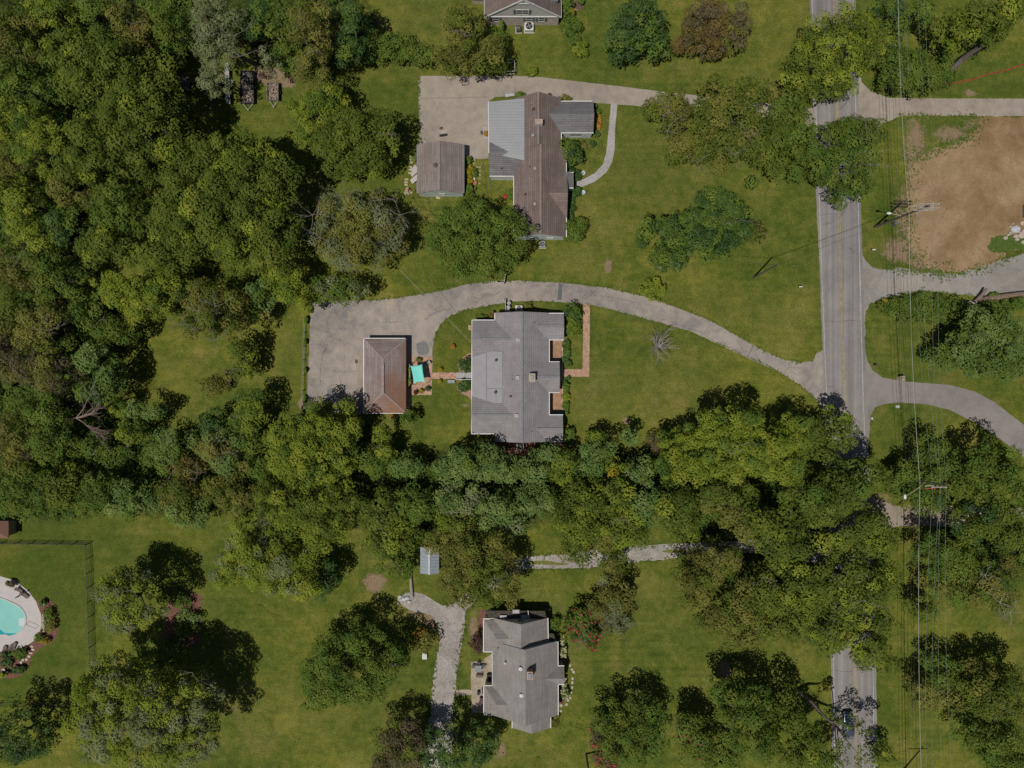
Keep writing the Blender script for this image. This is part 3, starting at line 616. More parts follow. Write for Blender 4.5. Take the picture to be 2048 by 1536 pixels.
tag(MB().box(WX(38), WX(50), WY(1252), WY(1236), .02, .045).build('pool_step', plain((.5, .6, .56), .5, 0, .05)), kind='structure')
lip = MB(); pts = [W(x, y, .05) for x, y in o_]; lip.tube(pts + [pts[0]], .12, 6, False); tag(lip.build('pool_coping', plain((.6, .56, .54), .7, 0, .05)), kind='structure')
tag(sheet('pool_water_deep', [(-40, 1262), (0, 1258), (10, 1266), (36, 1266.5), (18, 1271.5), (0, 1270), (-40, 1274)], .038, plain((.02, .36, .42), .12, 0, .1, .5, .6)), kind='structure')

# =================================================================== BUILDINGS
def chevron(mb, x0, x1, y0, y1, ze, zr, ax='y', t=.16):
    """a pair of roof slopes with a thickness; ridge along ax"""
    if ax == 'y':
        xm = (x0 + x1) / 2; pr = [(x0, ze), (xm, zr), (x1, ze), (x1, ze - t), (xm, zr - t), (x0, ze - t)]
        vs = [(p[0], y0, p[1]) for p in pr] + [(p[0], y1, p[1]) for p in pr]
    else:
        ym = (y0 + y1) / 2; pr = [(y0, ze), (ym, zr), (y1, ze), (y1, ze - t), (ym, zr - t), (y0, ze - t)]
        vs = [(x1, p[0], p[1]) for p in pr] + [(x0, p[0], p[1]) for p in pr]
    fs = [(0, 1, 7, 6), (1, 2, 8, 7), (2, 3, 9, 8), (3, 4, 10, 9), (4, 5, 11, 10), (5, 0, 6, 11), (0, 5, 4, 1), (1, 4, 3, 2), (6, 7, 10, 11), (7, 8, 9, 10)]
    fs = [tuple(reversed(f)) for f in fs]
    mb.add(vs, fs)
def hip(mb, x0, x1, y0, y1, ze, zr, ax='y', h0=True, h1=True, t=.16, run=None):
    """hipped roof; h0/h1: hip at the low/high end of the ridge"""
    if ax == 'y':
        r = run or (x1 - x0) / 2; xm = (x0 + x1) / 2; a = (xm, y0 + (r if h0 else 0), zr); b = (xm, y1 - (r if h1 else 0), zr)
    else:
        r = run or (y1 - y0) / 2; ym = (y0 + y1) / 2; a = (x0 + (r if h0 else 0), ym, zr); b = (x1 - (r if h1 else 0), ym, zr)
    vs = [(x0, y0, ze), (x1, y0, ze), (x1, y1, ze), (x0, y1, ze), a, b, (x0, y0, ze - t), (x1, y0, ze - t), (x1, y1, ze - t), (x0, y1, ze - t)]
    if ax == 'y': fs = [(0, 1, 4), (1, 2, 5, 4), (2, 3, 5), (3, 0, 4, 5)]
    else: fs = [(0, 1, 5, 4), (1, 2, 5), (2, 3, 4, 5), (3, 0, 4)]
    fs += [(0, 6, 7, 1), (1, 7, 8, 2), (2, 8, 9, 3), (3, 9, 6, 0), (6, 9, 8, 7)]
    mb.add(vs, fs)
def gable_wall(mb, x0, x1, y0, y1, ze, zr, ax='y', t=.18, ins=.2, gi=.12):
    """walls up to the underside of the slopes, set in from the eaves; eave walls are cut where the slope comes down"""
    if ax == 'y':
        hw = (x1 - x0) / 2; xm = (x0 + x1) / 2; zt = ze + (zr - ze) * ins / hw - t; zp = zr - t; a, b = x0 + ins, x1 - ins
        pr = [(a, 0), (b, 0), (b, zt), (xm, zp), (a, zt)]; v = [(p[0], y0 + gi, p[1]) for p in pr] + [(p[0], y1 - gi, p[1]) for p in pr]
    else:
        hw = (y1 - y0) / 2; ym = (y0 + y1) / 2; zt = ze + (zr - ze) * ins / hw - t; zp = zr - t; a, b = y0 + ins, y1 - ins
        pr = [(a, 0), (b, 0), (b, zt), (ym, zp), (a, zt)]; v = [(x1 - gi, p[0], p[1]) for p in pr] + [(x0 + gi, p[0], p[1]) for p in pr]
    mb.add(v, [(0, 1, 2, 3, 4), (9, 8, 7, 6, 5), (0, 5, 6, 1), (1, 6, 7, 2), (2, 7, 8, 3), (3, 8, 9, 4), (4, 9, 5, 0)])
def blk(px0, px1, py0, py1, z): return (WX(px0, z), WX(px1, z), WY(py1, z), WY(py0, z))
def window(par, face, u, v, z0, wd, ht, fm=WHITE, shut=None, mull=1):
    """face S/N: u=x centre, v=wall y; E/W: u=y centre, v=wall x"""
    s = -1 if face in 'SW' else 1
    f = MB(); g = MB(); q = MB()
    def bx(mb, a0, a1, d0, d1, z0_, z1_):
        if face in 'SN': mb.box(u + a0, u + a1, v + s * d0, v + s * d1, z0_, z1_)
        else: mb.box(v + s * d0, v + s * d1, u + a0, u + a1, z0_, z1_)
    h = wd / 2
    bx(f, -h - .08, h + .08, -.02, .05, z0 - .09, z0); bx(f, -h - .08, h + .08, -.02, .05, z0 + ht, z0 + ht + .08)
    bx(f, -h - .08, -h, -.02, .05, z0, z0 + ht); bx(f, h, h + .08, -.02, .05, z0, z0 + ht)
    bx(f, -h + .001, h - .001, -.02, .035, z0 + ht / 2 - .025, z0 + ht / 2 + .025)
    for k in range(1, mull + 1 if mull > 1 else 1): bx(f, -h + wd * k / mull - .03, -h + wd * k / mull + .03, -.02, .038, z0 + .001, z0 + ht - .001)
    bx(g, -h, h, -.02, .012, z0, z0 + ht)
    fo = f.build('window', fm, par); g.build('pane', GLASS, fo)
    if shut is not None:
        for a in (-h - .12 - .38, h + .12):
            q = MB(); bx(q, a, a + .38, 0, .04, z0 - .05, z0 + ht + .05); q.build('shutter', shut, fo)
    return fo
def door(par, face, u, v, z0=.15, wd=.95, ht=2.05, mat=WHITE):
    s = -1 if face in 'SW' else 1; d = MB(); k = MB()
    def bx(mb, a0, a1, d0, d1, z0_, z1_):
        if face in 'SN': mb.box(u + a0, u + a1, v + s * d0, v + s * d1, z0_, z1_)
        else: mb.box(v + s * d0, v + s * d1, u + a0, u + a1, z0_, z1_)
    bx(d, -wd / 2, wd / 2, -.02, .045, z0, z0 + ht); o = d.build('door', mat, par)
    bx(k, wd / 2 - .12, wd / 2 - .07, .045, .1, z0 + .95, z0 + 1.05); k.build('handle', GALV, o)
def vent_pipe(par, px, py, z, r=.12, h=.5, m=None, cap=True, nm='vent_pipe'):
    c = W(px, py, z); b = MB().lathe((c.x, c.y, z - .6), [(r, 0), (r, h + .5)] + ([(r * 1.6, h + .5), (r * 1.5, h + .62), (.02, h + .7)] if cap else []), 12)
    b.build(nm, m or GALV, par)
def gutter(mb, pts, z, w_=.13):
    for a, b in zip(pts, pts[1:]):
        A_ = W(a[0], a[1], z); B_ = W(b[0], b[1], z); mb.bar(A_, B_, w_, .12)
def slope_box(par, nm, px, py, z, sx, sy, h, mat, rim=None):
    c = W(px, py, z); b = MB().box(c.x - sx / 2, c.x + sx / 2, c.y - sy / 2, c.y + sy / 2, z - .4, z + h); o = b.build(nm, mat, par)
    if rim:
        r = MB(); k = .06
        for (a0, a1, b0, b1) in ((-sx / 2 - k, sx / 2 + k, sy / 2, sy / 2 + k), (-sx / 2 - k, sx / 2 + k, -sy / 2 - k, -sy / 2), (-sx / 2 - k, -sx / 2, -sy / 2, sy / 2), (sx / 2, sx / 2 + k, -sy / 2, sy / 2)):
            r.box(c.x + a0, c.x + a1, c.y + b0, c.y + b1, z - .35, z + h + .04)
        r.build('vent_frame', rim, o)
    return o

GREYSH = shingles('grey shingles', (.265, .25, .255), (.29, .273, .278), .33, None, .22)
BROWNSH = shingles('brown shingles', (.19, .145, .13), (.245, .19, .17), .34, (.35, .48, .75, (.15, .115, .105)), .3)
GARSH = shingles('plum grey shingles', (.255, .205, .195), (.33, .27, .255), .33, (.22, .46, .62, (.27, .13, .07)), .22, (-22.0, -.5, .16))
DKSH = shingles('dark grey shingles', (.16, .155, .16), (.205, .20, .205), .32, None, .3)
TAUPE = shingles('taupe shingles', (.27, .25, .235), (.32, .295, .275), .26, None, .12)
TAUPE2 = plain((.23, .205, .195), .85, 0, .12, 4)
METALR = plain((.36, .37, .38), .45, .3, .05, .5)
ROLLED = plain((.325, .315, .33), .8, 0, .07, .9)
BRICKR = bricks('red brick wall', (.30, .12, .08), (.38, .17, .11), (.35, .3, .25), .22, .08, .5, 1, True)
BRICKT = bricks('tan brick wall', (.55, .43, .36), (.62, .49, .41), (.45, .42, .38), .22, .08, .5, 1, True)
SIDB = siding('pale blue siding', (.70, .76, .78)); SIDG = siding('grey siding', (.66, .64, .59)); SIDW = siding('white siding', (.62, .62, .60))
CHIMB = bricks('chimney brick', (.42, .22, .14), (.5, .3, .2), (.4, .35, .3), .22, .08)

# ---- the grey roofed house in the middle
c = W(1036, 755, 0); h1 = thing('brick_house', 'brick house in the middle with a grey shingle roof and two terracotta front porches', 'house', (c.x, c.y, 0))
ze = 2.9; rf = MB(); wl = MB()
B1 = [(990, 1098, 625.5, 883.5, 5.0, 'y')]
for (a, b, c_, d, zr, ax) in B1:
    q = blk(a, b, c_, d, ze); chevron(rf, *q, ze, zr, ax); gable_wall(wl, *q, ze, zr, ax)
for (a, b, c_, d, zr, zw) in ((944.5, 1040, 640.5, 717, 4.25, ze), (943.5, 1040, 790, 867, 4.25, ze), (1060, 1127.5, 627, 679.5, 3.95, 2.94), (1060, 1119, 724, 784.5, 4.1, 2.93), (1060, 1125.5, 830, 883, 3.95, 2.94)):
    q = blk(a, b, c_, d, zw); chevron(rf, *q, zw, zr, 'x'); gable_wall(wl, *q, zw, zr, 'x', ins=.22)
rf.build('roof', GREYSH, h1); wl.build('wall', BRICKR, h1)
MB().poly([(WX(944.5, 3), WY(703, 3)), (WX(1005, 3.6), WY(703, 3.6)), (WX(1005, 3.6), WY(806, 3.6)), (WX(944.5, 3), WY(806, 3))], [2.72, 3.3, 3.3, 2.72], [2.99, 3.62, 3.62, 2.99]).build('flat_roof', ROLLED, h1)
fl = MB(); fl.bar(W(973, 708, 3.31), W(973, 800, 3.31), .05, .03); fl.bar(W(992, 777, 3.51), W(992, 803, 3.51), .05, .03); fl.bar(W(973, 777, 3.32), W(1004, 777, 3.62), .05, .03); build_each(fl, 'roof_seam', DKGREY, h1)
rc = MB()
for x0, y0, x1, y1, z in ((1044, 626, 1044, 883, 5.02), (946, 679, 1022, 679, 4.27), (946, 829, 1022, 829, 4.27), (1073, 653, 1127, 653, 3.97), (1071, 754, 1118, 754, 4.12), (1073, 856.5, 1125, 856.5, 3.97)):
    rc.bar(Vector((WX(x0, ze), WY(y0, ze), z)), Vector((WX(x1, ze), WY(y1, ze), z)), .34, .05)
build_each(rc, 'ridge_cap', plain((.22, .22, .235), .9, 0, .25, 3), h1)
gt = MB(); gutter(gt, [(944, 640), (943, 867)], 2.86); gutter(gt, [(943, 867.6), (988, 867.6)], 2.86); gutter(gt, [(945, 640), (990, 640)], 2.86); gutter(gt, [(1098.6, 680), (1098.6, 724)], 2.86)
gutter(gt, [(1098, 679.8), (1128, 679.8)], 2.9); gutter(gt, [(1099, 723.6), (1119, 723.6)], 2.87); gutter(gt, [(1097, 785), (1119, 785)], 2.87); gutter(gt, [(1098, 829.6), (1126, 829.6)], 2.9); gutter(gt, [(1098.6, 785), (1098.6, 830)], 2.86); gutter(gt, [(1098, 626.6), (1128, 626.6)], 2.9); gutter(gt, [(1098, 883.6), (1126, 883.6)], 2.9); gutter(gt, [(989.6, 626), (989.6, 640)], 2.86)
build_each(gt, 'gutter', WHITE, h1)
for x, y in ((1036, 680), (1035, 755), (1033.5, 831)): slope_box(h1, 'roof_vent', x, y, 4.8, .42, .34, .22, GREY, WHITE)
slope_box(h1, 'roof_vent', 1021, 793, 4.35, .36, .3, .1, DKGREY)
for x, y, z in ((992, 720.5, 3.6), (991, 784.5, 3.6)): vent_pipe(h1, x, y, z, .15, .3, DKGREY)
for x, y, z in ((1068.5, 645, 4.3), (1025, 759, 4.6), (1064, 863, 4.3)): vent_pipe(h1, x, y, z, .07, .3, DKGREY, False)
c = W(1065, 755.5, 5.3); ch = MB().box(c.x - .5, c.x + .35, c.y - .6, c.y + .6, 3.4, 5.3).box(c.x - .62, c.x + .47, c.y - .72, c.y + .72, 5.3, 5.42).build('chimney', plain((.38, .34, .28), .9, 0, .25, 6), h1)
MB().box(c.x - .2, c.x + .15, c.y - .35, c.y + .35, 5.42, 5.6).build('flue', GREY, ch)
PORCH = plain((.36, .22, .14), .85, 0, .28, 1.4)
x0, x1 = WX(1090), WX(1124.5)
MB().box(x0, x1, WY(832), WY(677), 0, .45).build('porch_floor', PORCH, h1)
MB().box(x1 + .001, x1 + .12, WY(830), WY(679), 0, .52).build('porch_edge', plain((.5, .42, .36), .8), h1)
st = MB()
for k in range(3): st.box(x1 + .125 + k * .3, x1 + .125 + (k + 1) * .3, WY(753), WY(739), 0, .36 - k * .12)
st.build('front_step', BRWALK, h1)
for y in (696, 706, 805): window(h1, 'E', WY(y), WX(1098, ze) - .2, .95, .9, 1.3)
for y in (741, 766): window(h1, 'E', WY(y), WX(1119, 2.93) - .12, .95, .9, 1.3)
door(h1, 'E', WY(754), WX(1119, 2.93) - .12, .45)
for y in (653, 856): window(h1, 'E', WY(y), WX(1127.5 if y < 700 else 1125.5, 2.94) - .12, 1.0, 1.6, 1.3, mull=2)
for y in (660, 700, 800, 850): window(h1, 'W', WY(y), WX(944.5 if y < 720 else 943.5, ze) + .12, 1.0, 1.0, 1.2)
door(h1, 'W', WY(752), WX(1004, ze) - 4.7, .9)
for x in (1015, 1065): window(h1, 'N', WX(x), WY(625.5, ze) - .12, 1.0, 1.0, 1.2); window(h1, 'S', WX(x), WY(883.5, ze) + .12, 1.0, 1.0, 1.2)
bs = MB().box(WX(944, ze) + .42, WX(990, ze) - .0, WY(790, 0), WY(717, 0), 0, 2.72); bs.build('back_room_wall', BRICKR, h1)
# ---- garage
c = W(770, 751); g1 = thing('garage', 'detached garage with a hipped plum and rust stained roof beside the asphalt parking area', 'garage', (c.x, c.y, 0))
q = blk(728, 812, 677, 826, 2.35); rf = MB(); hip(rf, *q, 2.35, 4.3, 'y', run=m2(41)); rf.build('roof', GARSH, g1)
MB().box(q[0] + .35, q[1] - .35, q[2] + .35, q[3] - .35, 0, 2.18).build('wall', BRICKR, g1)
xm = (q[0] + q[1]) / 2; rc = MB(); rr_ = m2(41)
rc.bar((xm, q[2] + rr_, 4.31), (xm, q[3] - rr_, 4.31), .3, .06)
for sx in (0, 1):
    for sy in (2, 3): rc.bar((q[sx], q[sy], 2.37), (xm, q[sy] + (rr_ if sy == 2 else -rr_), 4.31), .2, .05)
build_each(rc, 'ridge_cap', plain((.33, .27, .26), .85, 0, .15), g1)
MB().box(xm - .22, xm + .22, WY(788, 4.3), WY(727, 4.3), 4.25, 4.44).build('ridge_vent', plain((.30, .25, .24), .8), g1)
gt = MB(); gutter(gt, [(728, 676.7), (810, 676.7)], 2.3); gutter(gt, [(727.4, 677), (727.4, 826)], 2.3); gutter(gt, [(727.4, 826.6), (812, 826.6)], 2.3, .1); build_each(gt, 'gutter', WHITE, g1)
for y in (700, 795):
    MB().box(q[0] + .30, q[0] + .36, WY(y) - 1.3, WY(y) + 1.3, .05, 2.1).build('garage_door', WHITE, g1)
door(g1, 'E', WY(715), q[1] - .35); 
for y in (745, 780): window(g1, 'E', WY(y), q[1] - .35, .9, .9, 1.0)
# ---- neighbour to the north
c = W(1075, 340); h2 = thing('blue_house', 'pale blue house with brown shingle roof and a light metal roof at its back', 'house', (c.x, c.y, 0))
rf = MB(); wl = MB(); ze = 3.0
q = blk(1029, 1122, 196, 300, ze); chevron(rf, *q, ze, 5.7, 'y'); gable_wall(wl, *q, ze, 5.7, 'y')
q = blk(1028, 1132, 299, 474, ze); chevron(rf, *q, ze + .02, 5.72, 'y'); gable_wall(wl, *q, ze + .02, 5.72, 'y')
q = blk(1080, 1134, 346, 436, ze); chevron(rf, *q, ze - .03, 4.9, 'x'); gable_wall(wl, *q, ze - .03, 4.9, 'x', ins=.25)
rf.build('roof', BROWNSH, h2)
gr = MB(); q = blk(1092, 1186.5, 203, 265.5, ze); chevron(gr, *q, ze - .05, 4.5, 'x'); gable_wall(wl, *q, ze - .05, 4.5, 'x', ins=.14)
gr.build('grey_roof', DKSH, h2); gr = MB()
q2 = blk(979, 1062, 262, 352, ze); chevron(gr, *q2, ze - .05, 3.95, 'x'); gable_wall(wl, *q2, ze - .05, 3.95, 'x', ins=.14)
gr.build('grey_roof', DKSH, h2); gr = MB(); gr.poly([(WX(1128, 3), WY(345, 3)), (WX(1147, 3), WY(345, 3)), (WX(1147, 3), WY(375, 3)), (WX(1128, 3), WY(375, 3))], 2.75, [3.4, 2.95, 2.95, 3.4])
gr.build('porch_roof', DKSH, h2)
wl.box(WX(977, 3) + .4, WX(1040, 3), WY(340), WY(206, 3), 0, 3.2)
wl.build('wall', SIDB, h2)
build_each(MB().box(WX(1140, 3) - .05, WX(1146, 3), WY(374, 3) + .05, WY(374, 3) + .2, 0, 2.75).box(WX(1140, 3) + .4, WX(1146, 3), WY(346, 3) - .3, WY(346, 3) - .15, 0, 2.75), 'porch_post', WHITE, h2)
mp = [(977, 203.5, 3.45), (1049, 196.5, 4.35), (1049, 321, 4.35), (978, 306, 3.45)]
mr = MB().poly([(WX(a, z), WY(b, z)) for a, b, z in mp], [z - .55 for *_, z in mp], [z for *_, z in mp])
mo = mr.build('metal_roof', METALR, h2); sm = MB()
for k in range(19):
    y = 207 + k * 5.6; sm.bar(W(978, y, 3.49), W(1048, y - (2 if k < 3 else 0) , 4.39), .06, .07)
sm.build('seam', plain((.30, .31, .325), .5, .2), mo)
gt = MB(); gutter(gt, [(1122.6, 266), (1122.6, 300)], 2.95); gutter(gt, [(1121, 266), (1187, 266)], 2.92); gutter(gt, [(1110, 202.5), (1184, 202.5)], 2.92); gutter(gt, [(1132.6, 300), (1132.6, 346)], 2.95); gutter(gt, [(1129, 345), (1147, 345)], 2.95); gutter(gt, [(1133.5, 376), (1147, 376)], 2.95)
gutter(gt, [(979, 352.6), (1027, 352.6)], 2.92); gutter(gt, [(1027.4, 353), (1027.4, 474)], 2.95); gutter(gt, [(1132.8, 430), (1132.8, 474)], 2.95); gutter(gt, [(976.6, 203), (977.6, 306)], 3.4, .1); build_each(gt, 'gutter', WHITE, h2)
rc = MB(); xr = WX(1075.5, ze); rc.bar((xr, WY(299, 3), 5.73), (xr, WY(196, 3), 5.73), .3, .05); xr = WX(1080, ze); rc.bar((xr, WY(474, 3), 5.75), (xr, WY(299, 3), 5.75), .3, .05); build_each(rc, 'ridge_cap', plain((.25, .2, .18), .9, 0, .15), h2)
c = W(1077.5, 243, 6.3); ch = MB().box(c.x - .65, c.x + .65, c.y - .4, c.y + .4, 5.0, 6.25).build('chimney', plain((.6, .57, .53), .8, 0, .1), h2); MB().box(c.x - .66, c.x + .66, c.y - .41, c.y + .41, 6.25, 6.34).build('chimney_top', CHIMB, ch)
for x, y, r in ((1066, 271, .28), (1070.5, 337, .28), (1070, 408, .28)): vent_pipe(h2, x, y, 5.6, r * .62, .22, plain((.33, .33, .33), .6, 0, .1), True, 'turbine_vent')
for x, y, r in ((1062, 210, .07), (1059, 333, .07), (1050, 388, .08)): vent_pipe(h2, x, y, 5.0, r, .3, DKGREY, False)
vent_pipe(h2, 1003, 337, 3.5, .12, .3, DKGREY, False); slope_box(h2, 'skylight', 1067, 218, 5.35, .45, .4, .2, DKGREY)
window(h2, 'S', WX(1152, 1.5), WY(265.5, ze) + .14, 1.0, 2.0, 1.2, shut=plain((.75, .75, .72), .6), mull=2)
window(h2, 'S', WX(1003, 1.5), WY(352, ze) + .14, .9, 1.2, 1.1); window(h2, 'S', WX(1060, 1.5), WY(474, ze) + .12, 1, 1, 1.1); window(h2, 'S', WX(1100, 1.5), WY(474, ze) + .12, 1, 1, 1.1)
for y in (320, 400, 425): window(h2, 'E', WY(y), WX(1132 if y < 340 else 1134, ze) - (.2 if y < 340 else .12), .9, 1.1, 1.2)
# ---- its gabled garage
c = W(881, 337); g2 = thing('gable_garage', 'small pale blue outbuilding with brown gabled roof at the end of the concrete drive', 'garage', (c.x, c.y, 0))
q = blk(834.5, 927.5, 289, 386.5, 2.7); rf = MB(); chevron(rf, *q, 2.7, 4.7, 'y'); rf.build('roof', shingles('brown grey shingles', (.235, .195, .18), (.295, .25, .23), .33, None, .28), g2)
wl = MB(); gable_wall(wl, *q, 2.7, 4.7, 'y'); wl.build('wall', SIDB, g2)
xr = (q[0] + q[1]) / 2; MB().bar((xr, q[2], 4.72), (xr, q[3], 4.72), .3, .05).build('ridge_cap', plain((.26, .22, .2), .9), g2)
vent_pipe(g2, 871.5, 330.5, 4.5, .25, .15, plain((.1, .07, .06), .6), True, 'roof_vent'); gt = MB(); gutter(gt, [(834, 289), (834, 386)], 2.66, .08); gutter(gt, [(928, 289), (928, 386)], 2.66, .08); build_each(gt, 'gutter', GREY, g2)
window(g2, 'S', xr + .2, q[2] + .12, 1.0, .9, 1.0); MB().box(xr - 2.6, xr + 2.6, q[3] - .14, q[3] - .08, .05, 2.2).build('garage_door', WHITE, g2)
# ---- house at the top edge
c = W(1045, -60); h3 = thing('gabled_house', 'tan brick and grey sided house with a tall gable end at the top edge', 'house', (c.x, c.y, 0))
ysw = WY(50.5); x0, x1 = WX(969, 2.9), WX(1122.5, 2.9); zr = 8.5
rf = MB(); chevron(rf, x0, x1, ysw - .12, ysw + 24, 2.95, zr, 'y', .2); rf.build('roof', BROWNSH, h3)
hx = (x0 + x1) / 2
MB().box(x0 + .4, x1 - .4, ysw, ysw + 23, 0, 2.82).build('wall', BRICKT, h3)
pr = [(x0 + .75, 2.95), (x1 - .75, 2.95), (hx, zr - .32)]
MB().add([(a, ysw - .02, z) for a, z in pr] + [(a, ysw + 22, z) for a, z in pr], [(0, 1, 2), (5, 4, 3), (0, 3, 4, 1), (1, 4, 5, 2), (2, 5, 3, 0)]).build('gable', SIDG, h3)
tr = MB().box(x0 + .3, x1 - .3, ysw - .12, ysw - .025, 2.82, 3.04)
for s_ in (-1, 1):
    e = x0 if s_ < 0 else x1; tr.bar((e, ysw - .15, 2.88), (hx, ysw - .15, zr - .07), .09, .28)
tr.bar((hx - 1.7, ysw - .1, zr - 1.35), (hx + 1.7, ysw - .1, zr - 1.35), .1, .2); tr.bar((hx, ysw - .1, zr - 1.2), (hx, ysw - .1, zr - .2), .1, .1); tr.build('trim', WHITE, h3)
SHUT = plain((.14, .145, .16), .6)
window(h3, 'S', hx - .1, ysw - .02, 3.75, 2.0, 1.35, shut=SHUT, mull=2)
for px in (992, 1058, 1083): window(h3, 'S', WX(px, 2), ysw, 1.35, .95, 1.2, shut=SHUT)
c = W(942, 4); wg = MB(); chevron(wg, WX(938, 3), hx, ysw + 3.2, ysw + 12, 3.0, 5.6, 'x'); wg.build('wing_roof', BROWNSH, h3); MB().box(WX(938, 3) + .4, x0 + .39, ysw + 3.7, ysw + 11.5, 0, 2.83).build('wing_wall', BRICKT, h3)
gt = MB().bar((x1, ysw - .1, 2.85), (x1, ysw + 20, 2.85), .12).bar((x0, ysw - .1, 2.85), (x0, ysw + 3, 2.85), .12); build_each(gt, 'gutter', WHITE, h3)
slope_box(h3, 'skylight', 1108, -4, 4.3, 1.2, 1.0, .25, BLACK, GREY)
# ---- house to the south
c = W(1045, 1345); h4 = thing('taupe_house', 'house with a plain taupe shingle roof beside the gravel drive and stone patio', 'house', (c.x, c.y, 0))
rf = MB(); wl = MB(); ze = 3.0
A4 = blk(987.5, 1095.5, 1236, 1300, ze); chevron(rf, *A4, ze, 6.2, 'y'); gable_wall(wl, *A4, ze, 6.2, 'y')
B4 = blk(985, 1115.5, 1283, 1430, ze); chevron(rf, *B4, ze + .03, 6.9, 'y'); gable_wall(wl, *B4, ze + .03, 6.9, 'y')
for y0, y1 in ((1238, 1303), (1371, 1429)):
    q = blk(967.5, 1040, y0, y1, ze); hip(rf, *q, ze - .04, 4.9, 'x', True, False, run=m2(26)); wl.box(q[0] + .2, q[0] + 5, q[2] + .2, q[3] - .2, 0, ze - .22)
q = blk(1024.5, 1101, 1420, 1456, ze); chevron(rf, *q, ze - .06, 5.0, 'y'); gable_wall(wl, *q, ze - .06, 5.0, 'y')
q = blk(1070, 1128, 1332, 1368, ze); chevron(rf, *q, ze - .05, 4.6, 'x'); gable_wall(wl, *q, ze - .05, 4.6, 'x')
rf.build('roof', TAUPE, h4); wl.build('wall', SIDG, h4)
dk = MB().poly([(WX(970, 2.7), WY(1221, 2.7)), (WX(1090, 2.7), WY(1222, 2.7)), (WX(1094, 3), WY(1244, 3)), (WX(985, 3), WY(1248, 3))], 2.5, [2.75, 2.75, 3.2, 3.2]).poly([(WX(1095, 2.6), WY(1266, 2.6)), (WX(1108, 2.6), WY(1268, 2.6)), (WX(1110, 2.6), WY(1284, 2.6)), (WX(1095, 2.6), WY(1284, 2.6))], 2.4, 2.6)
dk.build('dark_roof', plain((.075, .065, .055), .9, 0, .4, 2), h4)
MB().box(WX(975), WX(1085), WY(1240, 3), WY(1227), 0, 2.49).box(WX(1097), WX(1106), WY(1282), WY(1270), 0, 2.39).build('porch_wall', SIDG, h4)
for x, y in ((1006.5, 1234), (1048.5, 1234), (1032, 1223), (1038, 1246)): slope_box(h4, 'skylight', x, y, 3.15 if y < 1240 else 3.3, 1.15 if y != 1246 else .7, .6, .08, plain((.38, .38, .39), .3), None)
gt = MB(); gutter(gt, [(967, 1237.5), (967, 1303.5), (985, 1303.5), (985, 1371), (967.4, 1371), (967.4, 1429.6), (1000, 1429.6)], 2.96); gutter(gt, [(967, 1237.4), (988, 1237.4)], 2.96); gutter(gt, [(1095.8, 1236), (1096.6, 1282)], 2.96); gutter(gt, [(1116, 1283), (1116, 1331.5), (1128.4, 1331.5)], 2.96); gutter(gt, [(1128, 1368.5), (1116.4, 1368.5), (1116.4, 1430)], 2.96); gutter(gt, [(1101.4, 1430), (1101.4, 1456)], 2.92); gutter(gt, [(1024.2, 1430), (1024.2, 1456)], 2.92)
build_each(gt, 'gutter', WHITE, h4)
MB().poly([(B4[0] + 5.6, B4[3] + .01), (B4[1], B4[3] + .01), (B4[1], B4[3] + .07), (B4[0] + 5.6, B4[3] + .07)], [6.4, 2.9, 2.9, 6.4], [6.9, 3.05, 3.05, 6.9]).build('rake_board', plain((.35, .42, .45), .6), h4)
for x, y in ((1041, 1337), (1043, 1390.5)): vent_pipe(h4, x, y, 6.5, .22, .25, plain((.6, .6, .6), .5), True, 'roof_vent')
vent_pipe(h4, 1010, 1325, 4.8, .1, .4, WHITE); vent_pipe(h4, 996, 1297, 4.0, .07, .2, DKGREY, False); MB().tube([W(1056, 1221, 3.2), W(1059, 1245, 3.6)], .06, 8).build('vent_pipe', WHITE, h4)
c = W(1059.5, 1351, 7.9); ch = MB().box(c.x - .45, c.x + .5, c.y - .75, c.y + .55, 5.4, 7.8).build('chimney', CHIMB, h4); MB().box(c.x - .3, c.x + .3, c.y - .55, c.y + .35, 7.8, 8.0).build('chimney_cap', plain((.12, .14, .17), .4, .5), ch)
q9 = WX(1128, ze) - .12
for y in (1310, 1350, 1400): window(h4, 'E', WY(y), (B4[1] - .2 if y != 1350 else q9), .9, 1.1, 1.2)
window(h4, 'N', (A4[0] + A4[1]) / 2, A4[3] - .12, 3.6, 1, 1); window(h4, 'W', WY(1340), B4[0] + .2, .9, 1.6, 1.3, mull=2)
# ---- metal shed
c = W(858, 1124); sh = thing('garden_shed', 'small blue grey metal shed half hidden under the tree by the gravel drive', 'shed', (c.x, c.y, 0))
q = blk(840.5, 878, 1094, 1147, 2.2); rf = MB(); chevron(rf, *q, 2.2, 2.9, 'y', .06); rf.build('roof', plain((.30, .34, .38), .6, .1, .12), sh)
wl = MB(); gable_wall(wl, *q, 2.2, 2.9, 'y', .08, .12); wl.build('wall', plain((.4, .45, .5), .5, .1, .1), sh)
rb = MB()
for k in range(9):
    y = q[2] + .1 + k * (q[3] - q[2] - .2) / 8
    for e in (q[0], q[1]): rb.bar((e, y, 2.22), ((q[0] + q[1]) / 2, y, 2.92), .05, .04)
rb.build('roof_rib', plain((.3, .33, .37), .5, .2), sh); MB().box((q[0] + q[1]) / 2 - .18, (q[0] + q[1]) / 2 + .18, q[2], q[3], 2.87, 2.96).build('ridge_cap', plain((.42, .45, .47), .6, .1), sh); door(sh, 'S', (q[0] + q[1]) / 2, q[2] + .12, .05, 1.2, 1.8, plain((.5, .55, .6), .5))

